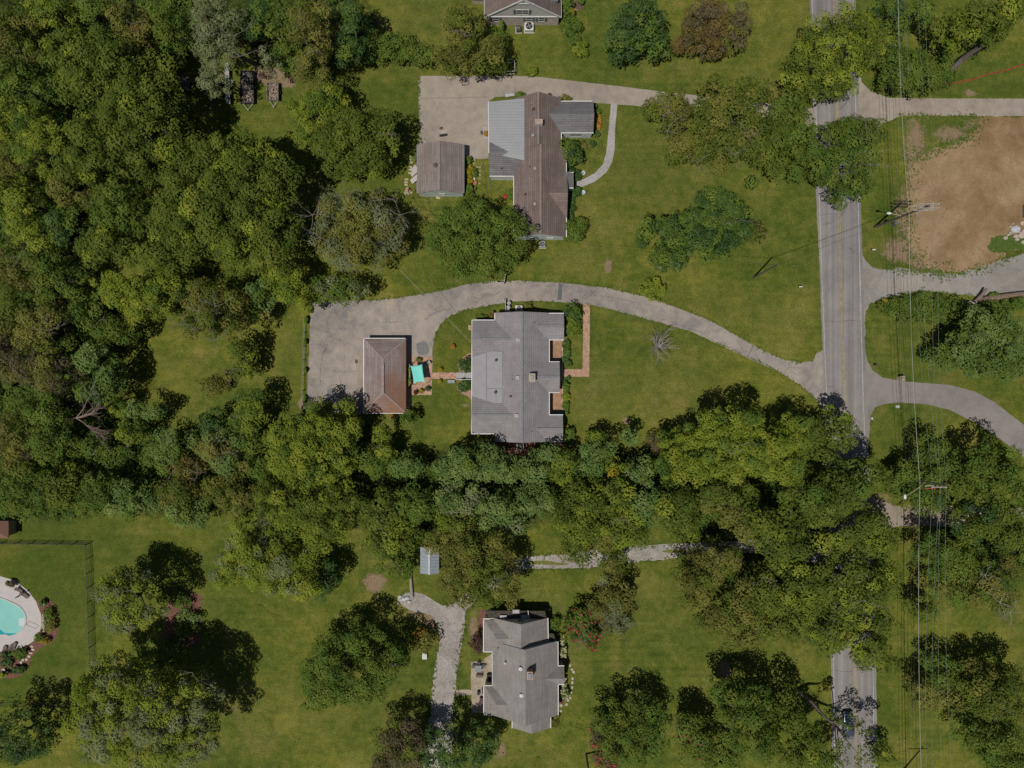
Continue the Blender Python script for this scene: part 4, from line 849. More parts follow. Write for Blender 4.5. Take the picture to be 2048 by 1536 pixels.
# =================================================================== OBJECTS
# ---- utility poles, arms, lamps, wires
def pole(label, base, top, h, arms, lamp=None, r=.17, extra=None):
    b = W(*base); t_ = W(top[0], top[1], h); o = thing('utility_pole', label, 'utility pole', b, 'utility poles along the road')
    MB().tube([b, b.lerp(t_, .5), t_], [r, r * .85, r * .65], 10).build('pole', POLEW, o)
    for (z, xa, xb, dy, ins) in arms:
        p = b.lerp(t_, z / h); a = Vector((WX(xa, z), p.y + dy, z)); c = Vector((WX(xb, z), p.y + dy, z))
        ar = MB().bar(a, c, .13, .13).build('crossarm', plain((.36, .33, .3), .7, 0, .2), o); im = MB()
        for px in ins: x = WX(px, z + .3); im.lathe((x, p.y + dy, z + .06), [(.07, 0), (.1, .08), (.05, .16), (.09, .24), (.03, .34)], 8)
        im.build('insulator', plain((.6, .6, .6), .35), ar)
    if lamp:
        (lx, ly, lz), zz = lamp; p = b.lerp(t_, zz / h); q = W(lx, ly, lz); d = (q - p).normalized()
        am = MB().tube([p, p.lerp(q, .5) + Vector((0, 0, .2)), q], .06, 6).build('lamp_arm', plain((.4, .34, .2), .5, .3), o)
        MB().blob(q + d * .35, (.42 if abs(d.x) > abs(d.y) else .24, .22 if abs(d.x) > abs(d.y) else .42, .12), 10, 6).build('lamp_head', plain((.68, .69, .7), .4, 0, .05), am)
    return o, b, t_
p1, b1, t1 = pole('utility pole with stacked crossarms and street light at the edge of the dirt lot', (1748.5, 454), (1859, 411.5), 16, [(15.6, 1840, 1879, .35, (1841, 1866, 1878)), (15.5, 1840, 1879, -.25, (1841, 1866, 1878)), (14.4, 1828, 1867, .3, (1829, 1854, 1866)), (14.3, 1828, 1867, -.3, (1829, 1854, 1866))], ((1783, 427.5, 8.2), 8.6), .2)
b_ = p1['_o']; pz = b1.lerp(t1, 6.5 / 16); MB().lathe((pz.x + .1, pz.y - .75, 5.6), [(.28, 0), (.32, .1), (.32, 1.1), (.2, 1.25)], 12).build('transformer', plain((.12, .13, .13), .5), p1)
MB().bar(b1.lerp(t1, .75) + Vector((.2, -.2, 0)), b1.lerp(t1, .75) + Vector((.9, -1.0, 0)), .1).build('switch_arm', GALV, p1)
p3, b3, t3 = pole('utility pole between trees south of the curved drive, its street light on a long arm', (1786, 952), (1893, 971), 15.5, [(15.0, 1865, 1894, -.3, (1866, 1882, 1893)), (14.0, 1852, 1868, -.2, (1853, 1866))], ((1814, 991, 8.5), 10), .17)
MB().bar(b3.lerp(t3, .72) + Vector((-.9, -.9, 0)), b3.lerp(t3, .82) + Vector((-.1, -.75, 0)), .16).build('fuse_bracket', plain((.4, .1, .07), .6), p3)
p2, b2, t2 = pole('weathered utility pole standing in the lawn just north of the front driveway', (1506.5, 555.5), (1556, 529), 11, [], None, .16)
p4, b4, t4 = pole('short dark utility pole in the grass at the bottom edge near the pink flowering tree', (1172, 1507.5), (1187, 1600), 10, [], None, .17)
p5, b5, t5 = pole('utility pole on the road verge at the bottom right with a crossarm', (1799, 1548), (1903, 1650), 15, [(14.6, 1870, 1912, -.2, (1871, 1890, 1911))], None, .17)
p0, b0, t0 = pole('utility pole beside the road beyond the top edge', (1716, -150), (1810, -270), 15.5, [(15, 1790, 1830, .2, (1791, 1810, 1829))], None, .17)
WM = plain((.42, .43, .41), .5, .3, .05); WG = plain((.20, .27, .23), .5, .2, .1); WD = plain((.04, .04, .04), .6)
WL = 'overhead power line strung high beside the road'
def wire(a, b, sag, r, mat, label, grp='overhead wires along the road'):
    a = Vector(a); b = Vector(b); n = 26; pts = [a.lerp(b, i / n) - Vector((0, 0, 4 * sag * (i / n) * (1 - i / n))) for i in range(n + 1)]
    o = MB().tube(pts, r, 4).build('power_line', mat, None, tuple(a)); tag(o, label, 'power line', grp)
def at(px, py, z): return W(px, py, z)
P0 = lambda px, z, dy=0: Vector((WX(px, z), WY(-260, z) + dy, z))
ARM1 = [(1829, 14.7, 414), (1841, 15.9, 412), (1866, 14.7, 414), (1878, 15.9, 412)]
ARM3 = [(1866, 15.3, 971), (1880, 14.4, 971), (1882, 15.3, 971), (1893, 15.3, 971)]
ARM5 = [(1856, 14.9, 1650), (1868, 14.9, 1650), (1890, 14.9, 1650), (1911, 14.9, 1650)]
ARM0 = [(1786, 15.2, -270), (1800, 15.2, -270), (1828, 15.2, -270), (1842, 15.2, -270)]
nm = ['westernmost', 'second from the west', 'third from the west', 'easternmost']
for i in range(4):
    wire(at(ARM0[i][0], ARM0[i][2], ARM0[i][1]), at(ARM1[i][0], ARM1[i][2], ARM1[i][1]), 1.0, .015, WG, f'{nm[i]} of four thin wires running north from the dirt lot pole')
    wire(at(ARM1[i][0], ARM1[i][2], ARM1[i][1]), at(ARM3[i][0], ARM3[i][2], ARM3[i][1]), 1.0, .017, WG, f'{nm[i]} of four thin wires above the curved drive')
    wire(at(ARM3[i][0], ARM3[i][2], ARM3[i][1]), at(ARM5[i][0], ARM5[i][2], ARM5[i][1]), 1.2, .019, WG, f'{nm[i]} of four thin wires south of the long armed pole')
for (a, b, c) in (((1796, -60, 10.6), (1818.5, 430, 10.9), 'thick pale cable above the gravel lane north of the dirt lot pole'), ((1818.5, 430, 10.9), (1840, 963, 9.3), 'thick pale cable crossing above the curved drive between two poles'), ((1840, 963, 9.3), (1846, 1640, 10), 'thick pale cable above the grass verge south of the street light with a long arm')): wire(at(*a), at(*b), .75, .04, WM, c)
for k, dx in enumerate((0, 8, 13)):
    wire(at(1772 + dx, -60, 7.6), at(1790 + dx, 437, 7.2), .5, .02, WD, f'low dark cable, {("first", "second", "third")[k]} from the road, above the verge north of the dirt lot pole')
    wire(at(1790 + dx, 437, 7.2), at(1815 + dx, 957, 6.6), .5, .02, WD, f'low dark cable, {("first", "second", "third")[k]} from the road, above the mailboxes and curved drive')
    wire(at(1815 + dx, 957, 6.6), at(1822 + dx, 1640, 7), .5, .02, WD, f'low dark cable, {("first", "second", "third")[k]} from the road, above the verge in the lower right')
wire(b1.lerp(t1, .55), t2 - Vector((0, 0, .4)), .8, .02, WD, 'service wire crossing the road from the dirt lot pole to the lawn pole', 'service wires')
wire(b1.lerp(t1, .5), t2 - Vector((0, 0, .7)), .9, .016, WD, 'second lower service wire crossing the road to the lawn pole', 'service wires')
wire(t2 - Vector((0, 0, .5)), at(1128, 482, 3.5), 1.2, .02, WD, 'dark service wire from the lawn pole to the blue house', 'service wires')
wire(at(944, 687, 3.1), at(800, 540, 8.5), .6, .022, plain((.5, .5, .46), .6), 'pale service wire from the grey roofed house over the parking area', 'service wires')
wire(at(1040, 1462, 4), at(1187, 1560, 9.5), .5, .02, plain((.4, .36, .15), .6), 'yellowish service wire from the taupe roofed house to the short dark pole', 'service wires')
g_ = MB().tube([at(1168, 1455, 0), at(1174, 1496, 4.5)], .03, 5).build('guy_wire', GALV, None, tuple(at(1168, 1455, 0))); tag(g_, 'guy wire with a yellow guard in the grass above the short dark pole', 'guy wire')

# ---- vehicles
def rounded_section(y, zb, zt, w_, r=.25, n=4):
    """one cross section of a car shell at station y"""
    pts = []; h = zt - zb; r = min(r, h * .45, w_ * .45)
    for cx, cz, a0 in ((w_ - r, zt - r, 0), (-w_ + r, zt - r, 90), (-w_ + r * .6, zb + r * .6, 180), (w_ - r * .6, zb + r * .6, 270)):
        q = r if a0 < 180 else r * .6
        for k in range(n + 1):
            a = math.radians(a0 + 90 * k / n); pts.append((cx + q * math.cos(a), y, cz + q * math.sin(a)))
    return pts
def loft(mb, secs):
    o = len(mb.v); n = len(secs[0])
    for s_ in secs: mb.v += s_
    for i in range(len(secs) - 1):
        for k in range(n): a = o + i * n + k; b = o + i * n + (k + 1) % n; mb.f.append((a, a + n, b + n, b))
    mb.f.append(tuple(o + k for k in range(n))); mb.f.append(tuple(o + (len(secs) - 1) * n + k for k in reversed(range(n))))
def car(loc, rz, label):
    r = thing('parked_car' if 0 else 'car', label, 'car', (0, 0, 0)); PA = plain((.10, .135, .17), .25, .5, .1, 1, .6)
    b = MB(); loft(b, [rounded_section(y, zb, zt, w_, .28) for y, zb, zt, w_ in ((2.3, .45, .72, .66), (2.2, .35, .86, .82), (1.9, .28, .96, .9), (1.3, .26, 1.02, .93), (.9, .26, 1.06, .93), (-1.6, .26, 1.1, .93), (-2.05, .3, 1.08, .9), (-2.25, .4, .95, .82), (-2.32, .5, .8, .7))]); b.build('body', PA, r, None, True)
    b = MB(); loft(b, [rounded_section(y, 1.0, zt, w_, .2) for y, zt, w_ in ((.62, 1.42, .68), (.35, 1.60, .70), (-.3, 1.66, .71), (-1.2, 1.63, .70), (-1.6, 1.52, .68))]); b.build('roof', PA, r, None, True)
    def quad(nm, p, m, t=.03):
        mb = MB(); n_ = (Vector(p[1]) - Vector(p[0])).cross(Vector(p[2]) - Vector(p[0])).normalized() * t
        mb.add([Vector(x) - n_ for x in p] + [Vector(x) + n_ for x in p], [(3, 2, 1, 0), (4, 5, 6, 7), (0, 1, 5, 4), (1, 2, 6, 5), (2, 3, 7, 6), (3, 0, 4, 7)]); return mb.build(nm, m, r)
    CG = plain((.17, .215, .25), .08, 0, .05, 1, .8)  # car glass: bluish sky reflection put into the base colour
    quad('windshield', [(-.76, 1.12, 1.07), (.76, 1.12, 1.07), (.62, .52, 1.52), (-.62, .52, 1.52)], CG); quad('rear_window', [(.7, -2.0, 1.1), (-.7, -2.0, 1.1), (-.6, -1.55, 1.5), (.6, -1.55, 1.5)], CG)
    for s_ in (-1, 1):
        quad('side_window', [(s_ * .9, .8, 1.08), (s_ * .9, -1.8, 1.1), (s_ * .72, -1.5, 1.48), (s_ * .72, .45, 1.48)], CG, .015)
        MB().blob((s_ * .55, -.5, 1.68), (.025, .85, .03), 6, 5).build('roof_rail', BLACK, r)
        MB().blob((s_ * 1.02, .8, 1.05), (.12, .09, .08), 8, 6).build('mirror', PA, r)
        MB().blob((s_ * .6, 2.2, .75), (.2, .1, .08), 8, 6).build('headlight', plain((.75, .76, .78), .2), r); MB().blob((s_ * .68, -2.26, .88), (.12, .06, .1), 8, 6).build('tail_light', plain((.35, .02, .02), .3), r)
        for y in (1.42, -1.45):
            w_ = MB().tube([(s_ * .72, y, .34), (s_ * .94, y, .34)], .34, 20).build('wheel', RUBBER, r); MB().tube([(s_ * .94, y, .34), (s_ * .955, y, .34)], .2, 14).build('rim', GALV, w_)
    b = MB().bar((-.55, 2.34, .6), (.55, 2.34, .6), .05, .12).build('grille', BLACK, r)
    r.location = tuple(loc); r.rotation_euler = (0, 0, rz); return r
car((WX(1692.5), WY(1446), .026), math.radians(1), 'dark blue grey car in the left lane at the bottom of the road under branches')
def wheels(r, xs, y, rad=.3, ax=.5):
    for s_ in xs:
        w_ = MB().tube([(r['_o'][0] + s_ - .1, r['_o'][1] + y, rad), (r['_o'][0] + s_ + .1, r['_o'][1] + y, rad)], rad, 14).build('wheel', RUBBER, r)
def trailer(label, px, py, L, Wd, mat, hgt=.6, load=None, rz=0, name='utility_trailer'):
    c = W(px, py, 0); r = thing(name, label, 'trailer', c); x, y = c.x, c.y
    b = MB().box(x - Wd / 2, x + Wd / 2, y - L / 2, y + L / 2, .45, .55)
    b.build('bed', mat, r); f = MB()
    for s_ in (-1, 1): f.box(x + s_ * Wd / 2 - .04, x + s_ * Wd / 2 + .04, y - L / 2, y + L / 2, .551, .55 + hgt)
    f.box(x - Wd / 2 + .041, x + Wd / 2 - .041, y + L / 2 - .06, y + L / 2, .551, .55 + hgt); f.box(x - Wd / 2 + .041, x + Wd / 2 - .041, y - L / 2, y - L / 2 + .06, .551, .55 + hgt); f.build('side_rail', BLACK if mat is not OLDWOOD else OLDWOOD, r)
    MB().bar((x - Wd * .35, y - L / 2, .48), (x, y - L / 2 - 1.0, .48), .08).bar((x + Wd * .35, y - L / 2, .48), (x, y - L / 2 - 1.0, .48), .08).lathe((x, y - L / 2 - 1.05, .05), [(.06, 0), (.04, .4), (.1, .5)], 8).build('tow_bar', GALV, r)
    wheels(r, (-Wd / 2 - .17, Wd / 2 + .17), 0)
    if load:
        rr = random.Random(3); lm = MB()
        for k in range(load):
            a = Vector((x + rr.uniform(-.4, .4) * Wd, y + rr.uniform(-.42, .42) * L, .6 + rr.uniform(0, .4))); d = Vector((rr.uniform(-1, 1), rr.uniform(-1, 1), rr.uniform(-.1, .1))) * .4
            lm.bar(a - d, a + d, rr.uniform(.06, .2), .07)
        tag(lm.build('brush_load', plain((.3, .22, .16), .9, 0, .7, 2), None, (x, y, .6)), 'jumble of branches and scrap wood piled in the ' + ('big dark trailer' if L > 4 else 'small trailer'), 'brush pile')
    return r
trailer('long dark flat trailer with black rails parked under the pale green tree', 498, 178, 5.6, 2.3, DKGREY, .35, 40)
trailer('small open trailer heaped with brush, right of the long dark trailer', 549, 187, 3.0, 1.9, OLDWOOD, .5, 60)
c = W(365, 169); ct = thing('wooden_cart', 'old wooden frame cart of broken boards half in the shade of the big trees', 'cart', c); b = MB()
for k in range(7): b.bar((c.x - 1.4, c.y - 1 + k * .33, .5), (c.x + 1.4, c.y - 1 + k * .33 + .05, .5), .2, .05)
b.build('bed_boards', plain((.16, .1, .08), .9, 0, .5, 3), ct)
b = MB()
for k in range(5): b.bar((c.x + .1 + k * .32, c.y - 1.1, .62), (c.x + .1 + k * .32, c.y + 1.1, .62), .06, .06)
b.build('frame', GREY, ct); wheels(ct, (-1.55, 1.55), 0, .28)
c = W(458, 172); bt = thing('trailered_boat', 'long narrow pale grey boat on a trailer, left of the long dark trailer', 'boat', c)
b = MB(); x, y = c.x, c.y
sec = []
for yy, hw, dx in ((-3.4, .36, .25), (-2.6, .37, .18), (-1, .38, .05), (0, .38, 0), (1.2, .38, 0), (2.4, .36, 0), (3.3, .26, 0), (3.8, .06, 0)):
    sec.append([(x + dx + a * hw, y + yy, z) for a, z in ((-1, .95), (-.8, .62), (0, .52), (.8, .62), (1, .95), (.9, .95), (0, .8), (-.9, .95))])
loft(b, sec); b.build('hull', plain((.42, .43, .45), .5, .1, .1), bt)
for yy in (-1.2, 0.6, 1.6): MB().box(x - .3, x + .3, y + yy - .12, y + yy + .12, .86, .93).build('seat', plain((.42, .27, .12) if yy != .6 else (.1, .1, .11), .7), bt)
MB().bar((x, y - 3.3, .4), (x, y + 3.9, .4), .12).bar((x - .8, y + .4, .4), (x + .8, y + .4, .4), .12).build('trailer_frame', DKGREY, bt); wheels(bt, (-.8, .8), .4, .28)
for s_ in (-1, 1): MB().box(x + s_ * .8 - .17, x + s_ * .8 + .17, y + .05, y + .75, .58, .63).build('fender', plain((.4, .4, .4), .5), bt)

# ---- yard things
def ac_unit(label, px, py, sx, sy, mat, h=.8, pad=True, z0=0):
    c = W(px, py, 0); r = thing('air_conditioner', label, 'air conditioner', c, 'air conditioning units by the houses'); x, y = c.x, c.y
    if pad: MB().box(x - sx / 2 - .12, x + sx / 2 + .12, y - sy / 2 - .12, y + sy / 2 + .12, 0, .08).build('pad', plain((.5, .47, .43), .9), r)
    MB().box(x - sx / 2, x + sx / 2, y - sy / 2, y + sy / 2, .081, h).build('cabinet', mat, r); q = min(sx, sy) * .36
    MB().lathe((x, y, h), [(q + .05, 0), (q + .05, .03), (q, .035), (q, .01)], 20).build('fan_ring', BLACK, r)
    f = MB()
    for k in range(4): a = k * 1.571 + .4; f.bar((x, y, h + .05), (x + q * .9 * math.cos(a), y + q * .9 * math.sin(a), h + .05), .12, .015)
    f.build('fan_blade', GREY, r)
ac_unit('white air conditioner on a pad behind the grey roofed house beside the trash cans', 1038, 617.5, 1.15, .95, plain((.66, .6, .56), .6, 0, .05))
ac_unit('air conditioner in the shade at the south end of the grey roofed house', 1040.5, 893, 1.15, 1.1, plain((.55, .54, .52), .6, 0, .05))
ac_unit('large pale air conditioner by the gabled brick and sided house', 1058, 57, 1.5, 1.5, plain((.6, .6, .58), .6, 0, .05), .9)
ac_unit('small dark air conditioner left of the large pale unit', 1037, 60.5, .8, .95, DKGREY, .8)
ac_unit('grey air conditioner at the south end of the blue house under the tree edge', 1085, 490, .9, 1.0, GREY)
def can(label, px, py, r=.32, h=.95, mat=GREY):
    c = W(px, py); o = thing('trash_can', label, 'trash can', c, 'trash cans by the white fence')
    MB().lathe(c, [(r * .8, .03), (r, h)], 14).build('bin', mat, o); MB().lathe(c, [(r * 1.08, h), (r * 1.08, h + .05), (r * .7, h + .12), (.05, h + .15)], 14).build('lid', plain((.36, .36, .38), .5), o)
can('round grey trash can at the driveway end of the white fence', 1018, 607); can('middle grey trash can beside the white fence', 1017, 615.5); can('trash can nearest the house wall beside the white fence', 1016.5, 622.5)
def fence(label, pts, h, mat, name='fence', gap=1.8, slat=.11, solid=True, post=.1, cat='fence', group=None, z0=0, board='panel'):
    a = W(*pts[0]); o = thing(name, label, cat, a, group)
    for p, q in zip(pts, pts[1:]):
        A_, B_ = W(*p), W(*q); L = (B_ - A_).length; n = max(1, round(L / gap)); d = (B_ - A_) / L; pan = MB()
        for k in range(n + 1):
            c = A_.lerp(B_, k / n); MB().box(c.x - post / 2, c.x + post / 2, c.y - post / 2, c.y + post / 2, 0, h + .08).build('post', mat, o)
        if solid:
            m = int(L / slat)
            for k in range(m):
                c = A_ + d * (k + .5) * L / m; e = d * slat * .42; pan.bar(c - e + Vector((0, 0, h / 2)), c + e + Vector((0, 0, h / 2)), .025, h - .1)
        pan.bar(A_ + Vector((0, 0, h * .92)), B_ + Vector((0, 0, h * .92)), .05, .06).bar(A_ + Vector((0, 0, h * .2)), B_ + Vector((0, 0, h * .2)), .05, .06)
        if not solid and name == 'pool_fence':
            m = int(L / .16)
            for k in range(m): c = A_ + d * (k + .5) * L / m; pan.bar(c + Vector((0, 0, .08)), c + Vector((0, 0, h - .06)), .02)
        pan.build(board, mat, o)
    return o
fence('short white picket fence hiding the trash cans behind the grey roofed house', [(1011.5, 625), (1011, 601)], 1.3, WHITE, 'white_fence', 1.2)
fence('open white gate swung over the edge of the driveway near the trash cans', [(1008, 600.5), (992.5, 607.5)], 1.2, WHITE, 'white_gate', 1.4, cat='gate')
fence('white gate section on the north edge of the driveway under the big tree', [(993, 567), (1009, 567), (1011, 551)], 1.3, WHITE, 'white_fence', 1.4)
fence('thin white rail fence corner beside the concrete drive, next to the olive green tree', [(1005, 127), (1029, 126), (1030, 149), (1010, 150)], 1.5, WHITE, 'white_fence', 1.5, solid=False)
fence('long low grey green wire fence along the west edge of the parking area', [(610.5, 638), (609, 720), (606, 812)], 1.1, plain((.28, .31, .27), .8, 0, .3, 2), 'wire_fence', 2.4, solid=False)
fence('short dark post and rail piece at the top corner of the parking area', [(624.5, 604), (624.5, 626)], 1.0, DKGREY, 'rail_fence', 1.0, solid=False)
PFM = plain((.03, .032, .035), .5)
fence('black metal picket fence round the swimming pool lawn', [(-160, 1082), (180, 1086), (184, 1200), (188, 1320), (192, 1408), (-160, 1404)], 1.5, PFM, 'pool_fence', 2.4, solid=False)
fence('dark rail round the shaded yard behind the taupe roofed house', [(1100, 1216), (1078, 1208), (1048, 1207)], 1.0, DKGREY, 'rail_fence', 1.6, solid=False)
# steps behind the house
c = W(928, 751); sp = thing('wooden_steps', 'weathered grey wooden steps with a handrail from the brick path up to the back door', 'steps', c)
for k in range(9): x = WX(912.5) + k * .305; MB().box(x, x + .27, WY(758.5), WY(745), .04 + k * .085, .12 + k * .085).build('tread', plain((.42, .41, .40), .85, 0, .15, 5), sp)
MB().bar((WX(912), WY(759.3), .9), (WX(944), WY(759.3), 1.7), .07).bar((WX(912), WY(759.3), 0), (WX(912), WY(759.3), .95), .08).bar((WX(930), WY(759.3), 0), (WX(930), WY(759.3), 1.3), .08).build('handrail', WHITE, sp)
# shade sail
c = W(836, 748); sl = thing('shade_sail', 'turquoise square shade sail stretched over the brick patio', 'shade sail', c)
cor = [W(820.8, 731.5, 2.7), W(844.5, 728, 2.6), W(850, 763.5, 2.6), W(827.5, 766.5, 2.7)]; N_ = 12; b = MB()
for i in range(N_ + 1):
    for j in range(N_ + 1):
        u, v = i / N_, j / N_; p = cor[0].lerp(cor[1], u).lerp(cor[3].lerp(cor[2], u), v); ce = (cor[0] + cor[1] + cor[2] + cor[3]) / 4
        q = (ce - p); p = p + q * .10 * (4 * u * (1 - u) + 4 * v * (1 - v) - 4 * u * (1 - u) * 4 * v * (1 - v)) * (1 if max(abs(u - .5), abs(v - .5)) > .3 else .3); b.v.append((p.x, p.y, p.z - .12 * math.sin(math.pi * u) * math.sin(math.pi * v)))
for i in range(N_):
    for j in range(N_): a = i * (N_ + 1) + j; b.f.append((a, a + N_ + 1, a + N_ + 2, a + 1))
so = b.build('canopy', plain((.2, .74, .64), .6, 0, .04, .5), sl, None, True); md = so.modifiers.new('thickness', 'SOLIDIFY'); md.thickness = .02
for k, p in enumerate(cor): e = (p - (cor[0] + cor[2]) / 2); e.z = 0; e = e.normalized() * .25; MB().tube([(p.x + e.x, p.y + e.y, 0), (p.x + e.x, p.y + e.y, 2.75)], .045, 8).build('post', DKGREY, sl)
fence('low wire trellis holding the vine hedge between the garage and the brick patio', [(812, 729.5), (821.5, 729.5), (822, 771), (812, 772)], 1.3, GALV, 'wire_trellis', 2.0, solid=False)
# pots and plants on the patio
def pot(label, px, py, r, mat, leaf=None, h=.4, cat='flower pot'):
    c = W(px, py); o = thing('potted_plant' if leaf else 'planter', label, cat, c, 'pots and planters in the yards')
    MB().lathe(c, [(r * .7, 0), (r, h), (r * 1.08, h), (r * 1.08, h + .04), (r * .9, h + .04), (r * .85, h - .05)], 14).build('pot', mat, o)
    if leaf:
        rng = np.random.default_rng(int(px)); k = 5; C = np.stack([c.x + rng.uniform(-r, r, k) * .5, c.y + rng.uniform(-r, r, k) * .5, np.full(k, h + r * .5)], 1)
        leaf_mesh('foliage', [leaf_cloud(C, np.full(k, r * .9), np.full(k, 55), .12, .8, .8, rng, np.full(k, .5))], LEAF[leaf], o)
    return o
DP = plain((.08, .07, .06), .7)
pot('potted green plant at the top of the brick patio above the turquoise sail', 838.5, 720, .42, DP, 'olive'); pot('yellow flowering pot on the grass just above the brick path', 881, 738.5, .36, DP, 'yellow'); pot('yellow flowering pot on the grass just below the brick path', 880, 762.5, .34, plain((.5, .45, .35), .8), 'yellow')
pot('dark reddish potted plant at the bottom left of the brick patio', 833, 784.5, .38, TERRA, 'purple'); pot('yellow green potted plant at the bottom of the brick patio between two others', 843.5, 782, .33, DP, 'yellow'); pot('round grey green planter at the bottom right of the brick patio', 856.5, 777.5, .42, GREY, 'dark')
pot('terracotta planter standing alone on the back lawn', 906, 693.5, .36, TERRA, 'orange'); pot('orange flowers in a pot under the south eave of the hipped garage', 785, 831, .4, TERRA, 'orange'); pot('blue glazed pot against the north wall of the blue house', 1098.5, 192.5, .3, plain((.05, .16, .2), .3), 'dark')
pot('orange flowering planter at the door of the metal roofed part of the blue house', 972, 269, .4, TERRA, 'orange')
pot('round terracotta tub by the yellow hedge next to the small pale blue outbuilding', 949, 366, .42, TERRA, None); pot('leafy pot on the lawn below the terracotta tub', 950, 379, .28, DP, 'olive'); pot('white bucket in the grass above the terracotta tub', 947, 359.5, .28, WHITE, None)
def birdbath(label, px, py, col, name='bird_bath', r=.42):
    c = W(px, py); o = thing(name, label, 'bird bath', c, 'round garden basins'); MB().lathe(c, [(.2, 0), (.08, .1), (.07, .6)], 12).build('pedestal', col, o); MB().lathe(c, [(.1, .6), (r, .7), (r, .78), (r * .85, .74), (.05, .66)], 18).build('basin', col, o)
PBL = plain((.42, .47, .47), .5, 0, .08)
birdbath('pale round basin on the lawn above the curved front walk of the blue house', 1165.5, 348.5, PBL); birdbath('pale round basin on the lawn below the curved front walk of the blue house', 1165.5, 387, PBL)
birdbath('grey bird bath on the right edge of the brick patio', 859, 725.5, GREY, r=.3)
def bench(label, px, py, rz, L=1.5, mat=WHITE, back=True, name='garden_bench', cat='bench', D=.5):
    o = thing(name, label, cat, (0, 0, 0)); s_ = MB()
    for k in range(4): s_.box(-L / 2, L / 2, -D / 2 + k * D / 4, -D / 2 + k * D / 4 + D / 4 - .02, .42, .46)
    s_.build('seat', mat, o)
    if back:
        q = MB()
        for k in range(3): q.bar((-L / 2, D / 2 + .03 + k * .04, .55 + k * .14), (L / 2, D / 2 + .03 + k * .04, .55 + k * .14), .03, .1)
        q.build('backrest', mat, o)
    for sx in (-1, 1):
        for sy in (-1, 1): MB().bar((sx * (L / 2 - .08), sy * (D / 2 - .05), 0), (sx * (L / 2 - .08), sy * (D / 2 - .05), .419), .06).build('leg', mat, o)
    o.location = W(px, py); o.rotation_euler = (0, 0, rz); return o
bench('white slatted bench against the north wall of the blue house by the round shrub', 1020, 192, .18, 1.6, plain((.5, .5, .5), .6)); bench('grey bench beside the foot of the wooden back steps', 903, 763, math.pi, 1.2, plain((.38, .38, .4), .6)); bench('small wooden bench frame against the back of the grey roofed house', 939.5, 655.5, math.pi / 2, .9, plain((.5, .36, .2), .8), False)
bench('small red garden chair by the back corner of the blue house', 1010, 395, .6, .55, plain((.5, .03, .03), .5), name='garden_chair', cat='chair'); bench('teal porch chair in the shaded south corner of the front porch', 1116, 826, math.pi, 1.1, plain((.02, .2, .24), .6), name='porch_chair', cat='chair').location.z = .45
# three slanting slat frames leaning by the outbuilding
def ramp_frame(label, a, b, wd):
    A_, B_ = W(*a), W(*b); B_.z = 1.2; A_.z = .25; o = thing('slanted_rack', label, 'rack', W(*a), 'slanted slatted racks beside the small outbuilding'); d = (B_ - A_).normalized(); n = Vector((-d.y, d.x, 0)).normalized(); s_ = MB()
    for k in range(5): e = n * (k - 2) * wd / 5; s_.bar(A_ + e, B_ + e, wd / 5 - .02, .03)
    s_.build('slat_board', plain((.55, .5, .49), .7, 0, .08), o)
    for t_ in (.05, .5, .95):
        for s in (-1, 1): p = A_.lerp(B_, t_) + n * s * wd * .4; MB().bar((p.x, p.y, 0), (p.x, p.y, p.z - .02), .06).build('leg', WOOD, o)
ramp_frame('uppermost of three slanted slatted racks on the west side of the small blue outbuilding', (824, 344), (834, 336), .65); ramp_frame('middle of three slanted slatted racks on the west side of the small blue outbuilding', (823, 352), (837, 343), .6); ramp_frame('lowest and longest of three slanted slatted racks beside the small blue outbuilding', (823, 365), (839, 355), .8)
def slabs(kind, label, cat, group, pts, sx, sy, mat, h=.06, rz=0, lst=None):
    rr = random.Random(len(pts))
    for i, p in enumerate(pts):
        n = 7; c = W(*p); out = []
        a0 = rr.uniform(0, .5)
        rect = [(-1, -1), (0, -1.08), (1, -1), (1.06, 0), (1, 1), (0, 1.06), (-1, 1), (-1.05, 0)]
        aa = rz + rr.uniform(-.2, .2); kx = sx * rr.uniform(.85, 1.1) / 2; ky = sy * rr.uniform(.85, 1.1) / 2
        for a, b in rect: a *= rr.uniform(.88, 1) * kx; b *= rr.uniform(.88, 1) * ky; out.append((c.x + a * math.cos(aa) - b * math.sin(aa), c.y + a * math.sin(aa) + b * math.cos(aa)))
        o = MB().poly(out, -.03, h).build(kind, mat, None, tuple(c)); tag(o, label, cat, group)
PAV = plain((.46, .37, .24), .9, 0, .15, 3)
slabs('stepping_stone', 'tan stepping stone in the line west of the small blue outbuilding', 'stepping stone', 'pavers beside the small outbuilding', [(822, 314), (823, 319), (822.5, 325), (820.5, 334.5), (820.5, 339), (820, 346), (813, 359), (812, 364.5), (812, 369.5)], .62, .34, PAV)
slabs('stepping_stone', 'tan paving slab behind the south wall of the small blue outbuilding', 'stepping stone', 'pavers beside the small outbuilding', [(876, 396)], .7, .4, PAV, rz=-.3)
slabs('stepping_stone', 'pale stepping stone in the curving line along the front of the taupe roofed house', 'stepping stone', 'stepping stones in front of the taupe roofed house', [(1140, 1331), (1144, 1339), (1147, 1344), (1145, 1357), (1144.5, 1365), (1144, 1375), (1142, 1385), (1140, 1396), (1136, 1401), (1133, 1409), (1122, 1411), (1121.5, 1422)], .42, .45, plain((.45, .4, .34), .9, 0, .1, 3), .05)
slabs('stepping_stone', 'cream stepping stone in the mulch bed below the pool deck', 'stepping stone', 'stepping stones by the pool', [(64, 1293), (66, 1299), (62, 1306), (58, 1313), (53, 1319), (46, 1320), (42, 1325)], .5, .38, plain((.5, .46, .36), .9, 0, .1, 3), .06)
